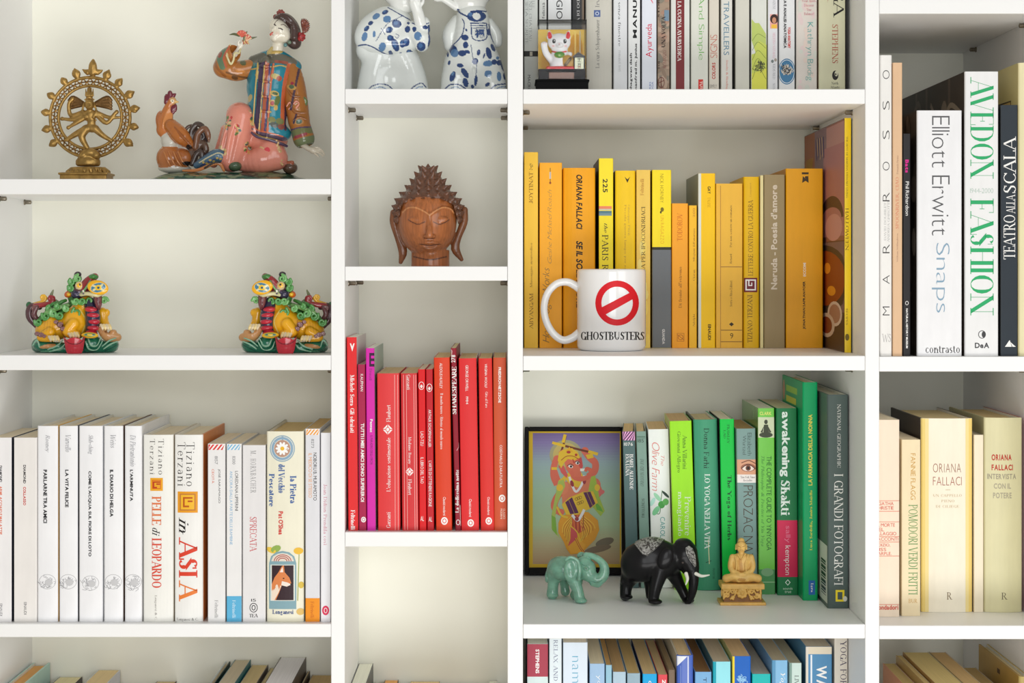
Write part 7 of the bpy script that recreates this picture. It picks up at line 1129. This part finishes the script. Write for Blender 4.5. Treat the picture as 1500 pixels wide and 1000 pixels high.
# ------------------------------------------------------------------ framed picture
def framed_picture():
    d0 = .318; Z0 = (HZ-914)*S; d1 = .342; th = math.atan2(d1-d0, .18); dm = (d0+d1)/2
    e = thing('framed_picture', 'black framed print of a dancing elephant-headed figure on yellow border, leaning in the corner', 'picture', (wx(842, dm), d0, Z0+.0019), None, (-th, 0, 0))
    def P(px, py, eps=0):
        # ray through (px, py) onto the leaning plane
        u = S*(px-750)/D; w = S*(HZ-py)/D; c, s_ = math.cos(th), math.sin(th)
        # plane through (d0, Z0) tilted back by th: y = d0 + (z-Z0)*tan(th)
        tn = math.tan(th); t = (D+d0-Z0*tn)/(1-w*tn); return ((u*t)-wx(842, dm), -eps, (w*t-Z0)/c)
    x0, _, z0 = P(769, 838); x1, _, z1 = P(915.5, 627)
    b = MB(); a0 = P(775, 838)[0]; c1 = P(909.5, 640)[0]; zt = P(800, 633.5)[2]; zb = P(800, 833)[2]
    fk = (26, 24, 24); b.box(x0, -.004, 0, a0, .012, z1, fk, .0008); b.box(c1, -.004, 0, x1, .012, z1, fk, .0008); b.box(a0, -.004, zt, c1, .012, z1, fk, .0008); b.box(a0, -.004, 0, c1, .012, zb, fk, .0008); b.box(a0, .004, zb, c1, .011, zt, fk)
    fr = b.obj('frame', M['matte'], e)
    q = MB(); stops = [(630, (124, 98, 154)), (650, (140, 126, 176)), (680, (160, 184, 186)), (720, (168, 200, 172)), (770, (178, 202, 160)), (800, (192, 180, 138)), (834, (190, 150, 112))]
    def gc(y):
        for (ya, ca), (yb_, cb) in zip(stops[:-1], stops[1:]):
            if ya <= y <= yb_: t = (y-ya)/(yb_-ya); return tuple(int(ca[i]+(cb[i]-ca[i])*t) for i in range(3))
        return stops[-1][1]
    q.add([P(774, 633, -.0032), P(910, 633, -.0032), P(910, 834, -.0032), P(774, 834, -.0032)], [(0, 1, 2, 3)], (226, 186, 40))
    for k in range(48):
        ya = 636+k*192/48; yb_ = ya+4; q.add([P(780.5, ya, -.0031), P(911, ya, -.0031), P(911, yb_, -.0031), P(780.5, yb_, -.0031)], [(0, 1, 2, 3)], gc(ya+2))
    q.add([P(908, 633, -.003), P(910, 633, -.003), P(910, 834, -.003), P(908, 834, -.003)], [(0, 1, 2, 3)], (226, 186, 40))
    pb_ = q.obj('print_background', M['ink'], fr, fix=False)
    sk = (226, 112, 88); sd = (196, 84, 66); ye = (238, 196, 52); yo = (232, 160, 36); rdd = (176, 62, 36); gr_ = (150, 190, 70); ol_ = (60, 60, 40)
    A = [(s_ell(829, 668, 24, 22, 24), (176, 170, 130)), (s_ell(829, 668, 19, 18, 24), (208, 186, 110)), (s_ell(886, 796, 14, 6, 16, -.3), (122, 110, 88)), (s_ell(876, 806, 20, 5, 16, -.2), (130, 112, 88))]
    for pts in ([(818, 680), (812, 672), (811, 660), (814, 652)], ): pass
    A += [(s_curve([(816, 712), (811, 700), (811, 688), (814, 676)], [9]*16, 5), sk), (s_curve([(812, 690), (818, 706), (826, 712)], [8]*11, 5), sk), (s_ell(816, 674, 5.5, 5.5), sk), (s_curve([(862, 700), (871, 692), (872, 680), (864, 672), (858, 664)], [10]*21, 5), sk), (s_ell(857, 662, 5.5, 5.5), sk), (s_rect(808, 686, 816, 690), ye), (s_poly((858, 668), (868, 666), (870, 672), (861, 674)), ye), (s_poly((818, 706), (826, 700), (829, 706), (820, 711)), ye)]
    A += [(s_line([(829, 640), (825, 655), (819, 672)], 3), (120, 60, 40)), (s_line([(809, 650), (840, 658), (876, 667)], 3.2), (120, 60, 40)), (s_line([(809, 650), (828, 655)], 4), ye), (s_line([(862, 663), (876, 667)], 4.4), ye), (s_line([(828, 638), (825, 650)], 4.6), ye)]
    A += [(s_poly((822, 712), (846, 698), (866, 700), (876, 716), (868, 742), (840, 756), (824, 742)), (228, 130, 92)), (s_ell(824, 716, 9, 10), (232, 136, 98)), (s_ell(872, 712, 8, 10), (226, 124, 92)), (s_curve([(820, 724), (814, 734), (812, 744), (818, 752)], [10, 10]*8, 5), sk), (s_ell(821, 752, 6, 5), sk), (s_curve([(874, 712), (878, 722), (874, 728)], [9]*11, 5), sk), (s_ell(880, 723, 6, 3.6, 12, -.3), (226, 116, 110))]
    A += [(s_poly((818, 706), (826, 704), (828, 714), (816, 740), (812, 770), (820, 790), (808, 776), (808, 756)), (178, 196, 90)), (s_poly((866, 700), (872, 698), (878, 730), (886, 750), (880, 758), (868, 744), (862, 720)), (170, 196, 70)), (s_poly((808, 756), (814, 760), (816, 786), (809, 778)), (130, 180, 60)), (s_poly((872, 736), (880, 744), (884, 752), (874, 748)), (110, 180, 60)), (s_ell(820, 716, 5, 5), ye), (s_ell(875, 716, 4, 5), ye)]
    A += [(s_poly((825, 700), (838, 690), (852, 694), (858, 708), (846, 716), (834, 710)), ye), (s_curve([(834, 700), (838, 712), (844, 722), (852, 712), (856, 698)], 3.4, 5), (240, 236, 236)), (s_ell(838, 710, 2.6, 5, 10, -.3), (160, 50, 60)), (s_ell(856, 706, 2.6, 5), (160, 50, 60))]
    A += [(s_poly((818, 664), (824, 660), (836, 662), (848, 668), (850, 682), (846, 698), (836, 698), (830, 690), (826, 676)), (230, 118, 90)), (s_poly((818, 684), (826, 684), (832, 698), (830, 702), (822, 694)), (222, 96, 90)), (s_poly((847, 670), (852, 672), (854, 684), (852, 692), (848, 686)), (210, 80, 76)), (s_curve([(840, 690), (842, 700), (852, 703), (862, 700), (866, 692), (860, 688), (857, 692)], [11, 11, 11, 10, 10, 9, 9, 8, 8, 8, 8, 7, 7, 7, 7, 6, 6, 6, 6, 6, 6, 6, 6, 5, 5, 5, 5, 5, 5, 5, 5], 5), (228, 112, 86)), (s_curve([(838, 680), (845, 690), (846, 700)], [10, 10, 10, 11, 11, 11, 11, 11, 11, 11, 11], 5), (230, 118, 90)), (s_poly((850, 688), (857, 688), (855, 692), (850, 692)), (250, 246, 236))]
    A += [(s_poly((817, 676), (819, 664), (826, 660), (838, 658), (846, 664), (850, 672), (842, 676), (832, 674), (826, 680), (822, 688)), ye), (s_poly((828, 664), (834, 656), (840, 664)), (236, 180, 40)), (s_ell(833, 664, 3, 2), (190, 60, 50)), (s_ell(844, 668, 2, 2), (190, 60, 50)), (s_curve([(822, 676), (830, 670), (840, 670), (847, 674)], 1, 4), rdd)]
    A += [(s_ell(836, 685, 3.6, 2.2, 12, .3), (250, 246, 240)), (s_ell(846, 680, 3, 2.2, 12, .1), (250, 246, 240)), (s_ell(836.5, 685, 1.7, 1.7), (50, 30, 30)), (s_ell(846.4, 680, 1.6, 1.6), (50, 30, 30)), (s_curve([(831, 684), (836, 681.5), (840, 684)], 1, 4), (90, 40, 40)), (s_curve([(842, 679), (846, 677), (850, 680)], 1, 4), (90, 40, 40)), (s_line([(839, 674), (841, 680)], 1.2), (200, 50, 50))]
    # pleated dhoti
    A += [(s_poly((822, 758), (842, 750), (862, 752), (876, 764), (878, 778), (872, 792), (862, 802), (852, 812), (836, 814), (830, 806), (826, 796), (818, 782), (818, 768)), yo), (s_poly((836, 756), (850, 756), (858, 778), (846, 784), (838, 776)), (206, 90, 50))]
    for k in range(11): A.append((s_curve([(852-k*.2, 756+k), (868-k*1.5, 768+k*2), (872-k*3.4, 776+k*3.2)], .8, 4), (190, 110, 24) if k % 2 else (248, 206, 70)))
    for k in range(9): A.append((s_curve([(838, 758+k), (826+k, 770+k*2), (824+k*1.4, 782+k*2.6)], .8, 4), (196, 120, 24) if k % 2 else (248, 210, 80)))
    for k in range(6): A.append((s_line([(840+k*3, 756), (842+k*2.4, 780)], .9), (150, 40, 40) if k % 2 else (238, 130, 70)))
    A += [(s_poly((836, 774), (844, 776), (846, 788), (838, 800), (832, 802), (836, 790)), (214, 84, 84)), (s_poly((832, 802), (846, 790), (858, 800), (852, 812), (846, 812), (836, 812)), (238, 170, 50)), (s_curve([(836, 772), (846, 782), (850, 796)], 1.6, 5), ye), (s_curve([(843, 790), (850, 804), (856, 812)], 3, 5), (190, 60, 40)), (s_curve([(843, 790), (850, 804), (856, 812)], 1, 5), ye)]
    # drum
    dr = lambda u, v: (850+u*math.cos(-.4)-v*math.sin(-.4), 738+u*math.sin(-.4)+v*math.cos(-.4))
    A += [(s_poly(*[dr(*q) for q in ((-26, -8), (-12, -13), (10, -13), (24, -8), (24, 10), (10, 14), (-12, 14), (-26, 8))]), ye), (s_poly(*[dr(*q) for q in ((-20, -9), (-8, -12), (-8, 13), (-20, 10))]), (92, 36, 84)), (s_poly(*[dr(*q) for q in ((10, -12), (20, -9), (20, 10), (10, 13))]), (92, 36, 84)), (s_line([dr(-14, -11), dr(-14, 12)], .8), (190, 150, 60)), (s_line([dr(15, -10), dr(15, 11)], .8), (190, 150, 60))]
    for k in range(6): A.append((s_ring(*dr(-3+3*(k % 3), -7+7*(k//3)), 2.4, .6, None, 10), (120, 80, 30)))
    A += [(s_curve([(838, 756), (846, 764), (852, 756), (856, 748)], 4, 5), (242, 238, 238)), (s_ell(845, 762, 3, 3), (170, 60, 60)), (s_curve([(816, 744), (822, 756), (832, 760)], 3, 4), ye)]
    q = MB()
    for i, ((sv, sf), c) in enumerate(A): q.add([P(p[0], p[1], -.0029+.000012*i) for p in sv], sf, c)
    q.obj('printed_figure', M['ink'], fr, fix=False)
framed_picture()

# ------------------------------------------------------------------ elephants and the small seated figure
def jade_elephant():
    g = Fig(845, 914, .145); g.root('stone_elephant', 'small jade green stone elephant with its trunk curled up', 'figurine'); E, T = g.ell, g.tube
    jc = (124, 174, 150)
    B = [E((826, 832, 6), (22, 20, 18), 5, yaw=0, k=2), E((816, 834, 16), (15, 15, 18), k=6), T([(812, 842, 12), (810, 858, 12), (809, 870, 12)], [9.5, 8, 8.6], k=3), T([(826, 848, 30), (827, 858, 30), (828, 866, 30)], [8, 6.5, 7], k=3), T([(840, 848, -12), (846, 864, -18), (849, 877, -20)], [10, 8, 8], k=3), T([(846, 850, 10), (845, 862, 8), (842, 871, 8)], [8, 6.5, 7], k=3),
         E((852, 879.5, -25), (8, 7, 4), k=2), E((810, 872, 8), (8, 7, 3), k=2), E((858, 833, -8), (15, 14, 15), k=4), E((855, 822, -8), (9, 10, 8), k=4), E((862, 842, -14), (12, 10, 9), k=4),
         T([(866, 845, -12), (876, 849, -14), (884, 842, -14), (885, 830, -13), (878, 820, -12), (867, 814, -10), (858, 812, -8)], [9, 8.5, 8, 6.6, 5, 4.4, 3.6], k=2.5), T([(868, 854, -16), (876, 857, -17), (880, 855, -17)], [4.4, 3.4, 2], k=2),
         T([(804, 834, 18), (801, 842, 20), (802, 850, 20)], [3, 2.6, 3.4], k=1.5), E((859, 833, -22), (3.6, 2, 3), k=1)]
    B += [E((838, 834, -20), (12, 5.5, 19), -6, k=2), T([(829, 820, -25), (835, 816, -26), (845, 820, -26), (849, 832, -26), (848, 848, -25)], [1.8, 2.2, 2.4, 2.6, 2.6], k=1.5), E((836, 834, -27), (5, 4, 11), 5, sub=True, k=3), E((852, 814, 6), (7, 4, 6), k=2)]
    g.sculpt('elephant_body', B, M['jade'], .8, col=jc, paint=[('e', (859, 833, 1.6, 1.2, 0), 0, (60, 100, 84)), ('l', [(866, 851), (874, 853), (882, 850)], .9, 0, (80, 130, 110)), ('l', [(852, 826), (857, 828), (862, 827)], .8, 0, (84, 136, 116))])
def black_elephant():
    g = Fig(965, 914, .135); g.root('wooden_elephant', 'shiny black wooden elephant with silver saddle cloth and white tusks', 'figurine'); E, T = g.ell, g.tube
    bk = (20, 19, 21)
    B = [E((944, 822, 0), (30, 24, 30), 6, k=2), E((930, 826, 6), (21, 22, 26), k=8), E((972, 820, -4), (26, 22, 27), k=8), E((956, 806, -2), (26, 18, 19), k=6), T([(926, 838, 12), (918, 856, 12), (916, 872, 8)], [16, 10, 8], k=4), E((918, 874, 4), (9, 9, 3.6), k=2), T([(950, 842, 26), (951, 858, 26), (953, 872, 26)], [10, 7, 7], k=4),
         T([(966, 838, -14), (960, 860, -20), (957, 876, -22)], [13, 9.5, 8], k=4), E((960, 881, -27), (10, 9, 4), k=2), T([(984, 836, 0), (996, 858, 2), (1004, 874, 0)], [12, 8, 7], k=4), E((1008, 879, -6), (9, 8, 4), k=2),
         E((1002, 812, -6), (20, 18, 22), -10, k=5), E((1001, 795, -6), (12, 12, 7), k=3), E((1010, 826, -10), (14, 14, 18), k=4), T([(1014, 834, -14), (1016, 850, -16), (1014, 868, -17), (1010, 880, -16), (1005, 884, -16)], [10, 7.5, 6, 4, 2.4], k=3),
         T([(920, 804, 8), (914, 822, 10), (913, 840, 8), (912, 852, 6)], [3, 2.4, 2.2, 3], k=1.5)]
    B += [E((975, 818, -27), (10.5, 4.5, 16), -22, k=1.5)]
    for k in range(0): B.append(T([(968+k*2.6, 806+k*.6, -31), (968+k*2.4, 818+k, -33), (970+k*1.2, 830+k*.3, -31)], [.6, 1, .5], k=.8))
    g.sculpt('elephant_body', B, M['ebony'], .9, col=bk, paint=[('e', (1000, 824, 1.6, 1.2, 0), 0, (90, 80, 76))])
    body = B[:4]; hd = [B[11], B[12], B[13]]
    sv = (190, 188, 184)
    g.sculpt('saddle_cloth', body, M['silver'], .7, col=sv, inflate=1.0, mask=([(929, 797), (932, 790), (940, 782), (978, 782), (976, 788), (966, 799), (956, 808), (948, 814.5), (941, 812), (936, 806)], 30), floor=False,
             paint=[('l', [(930, 798), (936, 806), (941, 811), (948, 813), (956, 806.5), (966, 798), (974, 789)], 1.4, 20, (90, 88, 84)), ('l', [(933, 797), (938, 804), (943, 808.5), (948, 810), (955, 804), (964, 796), (971, 788)], .9, 20, (110, 108, 104))]+[('e', (938+rng.rand()*30, 788+rng.rand()*18, .9, 1.6, rng.rand()*180), 20, (96, 92, 88)) for _ in range(60)])
    g.sculpt('forehead_plate', hd, M['silver'], .7, col=sv, inflate=1.0, mask=([(1004, 802), (1009, 799), (1015, 803), (1019, 814), (1020, 828), (1018, 831), (1011, 822), (1005, 811)], 10), floor=False,
             paint=[('l', [(1005, 803), (1009, 815), (1018, 828)], 1, 0, (100, 98, 96))]+[('e', (1007+rng.rand()*11, 803+rng.rand()*24, .8, 1.3, rng.rand()*180), 0, (104, 100, 98)) for _ in range(26)])
    g.sculpt('tusk', [T([(1019, 840, -22), (1028, 843.5, -26), (1039, 842, -30)], [2.8, 2.2, .9], k=.5)], M['plastic'], .6, col=(240, 238, 226), floor=False)
    g.sculpt('tusk', [T([(1005, 840, -26), (1007, 848, -30), (1004.5, 856, -32)], [2.8, 2.3, 1], k=.5)], M['plastic'], .6, col=(240, 238, 226), floor=False)
def seated_figure():
    g = Fig(1087, 914, .128); g.root('seated_figurine', 'tiny golden resin figure meditating cross-legged on a carved pedestal', 'figurine'); E, T = g.ell, g.tube
    gc_ = (222, 176, 92); dk = (130, 84, 34)
    P = [g.box((1086, 856, 0), (31.5, 19, 4), 1.2, k=.5), g.box((1086, 868, 0), (28, 16, 12), .6, k=.5, col=dk), g.box((1086, 882, 0), (33.5, 20, 3.4), 1, k=.5)]
    def on(x, y, dp=-17): return (x, y, dp)
    for k in range(8):
        a = k*PI/4; P.append(E(on(1087+5.2*math.cos(a), 869+5*math.sin(a)), (3, 2.4, 2.6), k=.4))
    P.append(E(on(1087, 869, -18), (2.8, 2.6, 2.8), k=.4))
    for sg in (-1, 1):
        for cx, cy, r, a0 in ((1087+sg*14, 866, 4, 90), (1087+sg*22, 872, 4.4, 200), (1087+sg*23, 863.5, 3, 0), (1087+sg*13, 875, 2.6, 270)):
            P.append(g.spiral(on(cx, cy), r, 1.4, 1.3, a0, sg, 0, k=.4))
        P += [T([on(1087+sg*8, 864), on(1087+sg*11, 872), on(1087+sg*17, 877)], 1.2, k=.4), T([on(1087+sg*17, 861), on(1087+sg*19, 868), on(1087+sg*27, 876)], 1.2, k=.4), T([on(1087+sg*27, 861), on(1087+sg*27, 877)], 1.3, m=1, k=.4)]
        for k in range(5): P.append(E((1086+sg*28.5, 868, -14+k*7), (1.5, 2.4, 6), k=.4))
    g.sculpt('carved_pedestal', P, M['resin'], .55, col=gc_)
    B = [E((1087, 846, -2), (27, 14, 7), k=2), T([(1064, 847, -8), (1078, 844, -14), (1094, 848, -14)], [6, 5, 4], k=2), T([(1110, 847, -8), (1096, 844, -13), (1082, 849, -14)], [6, 5, 4], k=2), E((1086.5, 828, 0), (12.5, 9, 18), k=3), E((1086.5, 817, 0), (15, 9, 7), k=4), T([(1073, 816, 0), (1070.5, 828, -3), (1073, 836, -8), (1082, 840, -13)], [4.6, 4.4, 4, 3], k=2), T([(1100, 816, 0), (1102.5, 828, -3), (1100, 836, -8), (1091, 840, -13)], [4.6, 4.4, 4, 3], k=2), E((1086.5, 840.5, -14), (7, 4, 2.4), k=1),
         T([(1086, 812, -1), (1086, 806, -1)], [4.4, 4], m=1, k=1.5), E((1085.8, 800, -2), (7.4, 7.4, 9), k=1), E((1085.8, 791.5, 0), (4.6, 4.6, 4), k=2), T([(1078.4, 798, 0), (1078, 804, 0)], [1.2, 1.2], m=1, k=.8), T([(1093.2, 798, 0), (1093.6, 804, 0)], [1.2, 1.2], m=1, k=.8), T([(1085.8, 799, -9), (1085.8, 803, -10.2)], [.8, 1.3], m=1, k=.8), E((1085.8, 806, -8.4), (2, 1.4, .8), k=.5)]
    for pts in ([(1077, 814, -8), (1079, 826, -10), (1078, 836, -12)], [(1096, 812, -8), (1092, 826, -10), (1093, 836, -12)], [(1081, 812, -8), (1086, 819, -10), (1092, 811, -8)], [(1068, 844, -14), (1080, 848, -17), (1094, 850, -17)], [(1104, 844, -14), (1094, 847, -17)]):
        B.append(T(pts, [.8, 1, .8], k=.6))
    g.sculpt('figure', B, M['resin'], .5, col=(226, 184, 104), paint=[('l', [(1080.8, 799.5), (1083.6, 800.6)], .8, 0, dk), ('l', [(1088, 800.6), (1090.8, 799.5)], .8, 0, dk), ('l', [(1083.8, 805), (1087.8, 805)], .6, 0, dk), ('l', [(1079, 795), (1086, 793), (1093, 795)], .8, 0, (170, 120, 60)), ('l', [(1084, 820), (1086, 836)], 5, 0, (200, 150, 76)), ('e', (1086.5, 849, 6, 2.4, 0), 0, (190, 140, 70))])
jade_elephant(); black_elephant(); seated_figure()
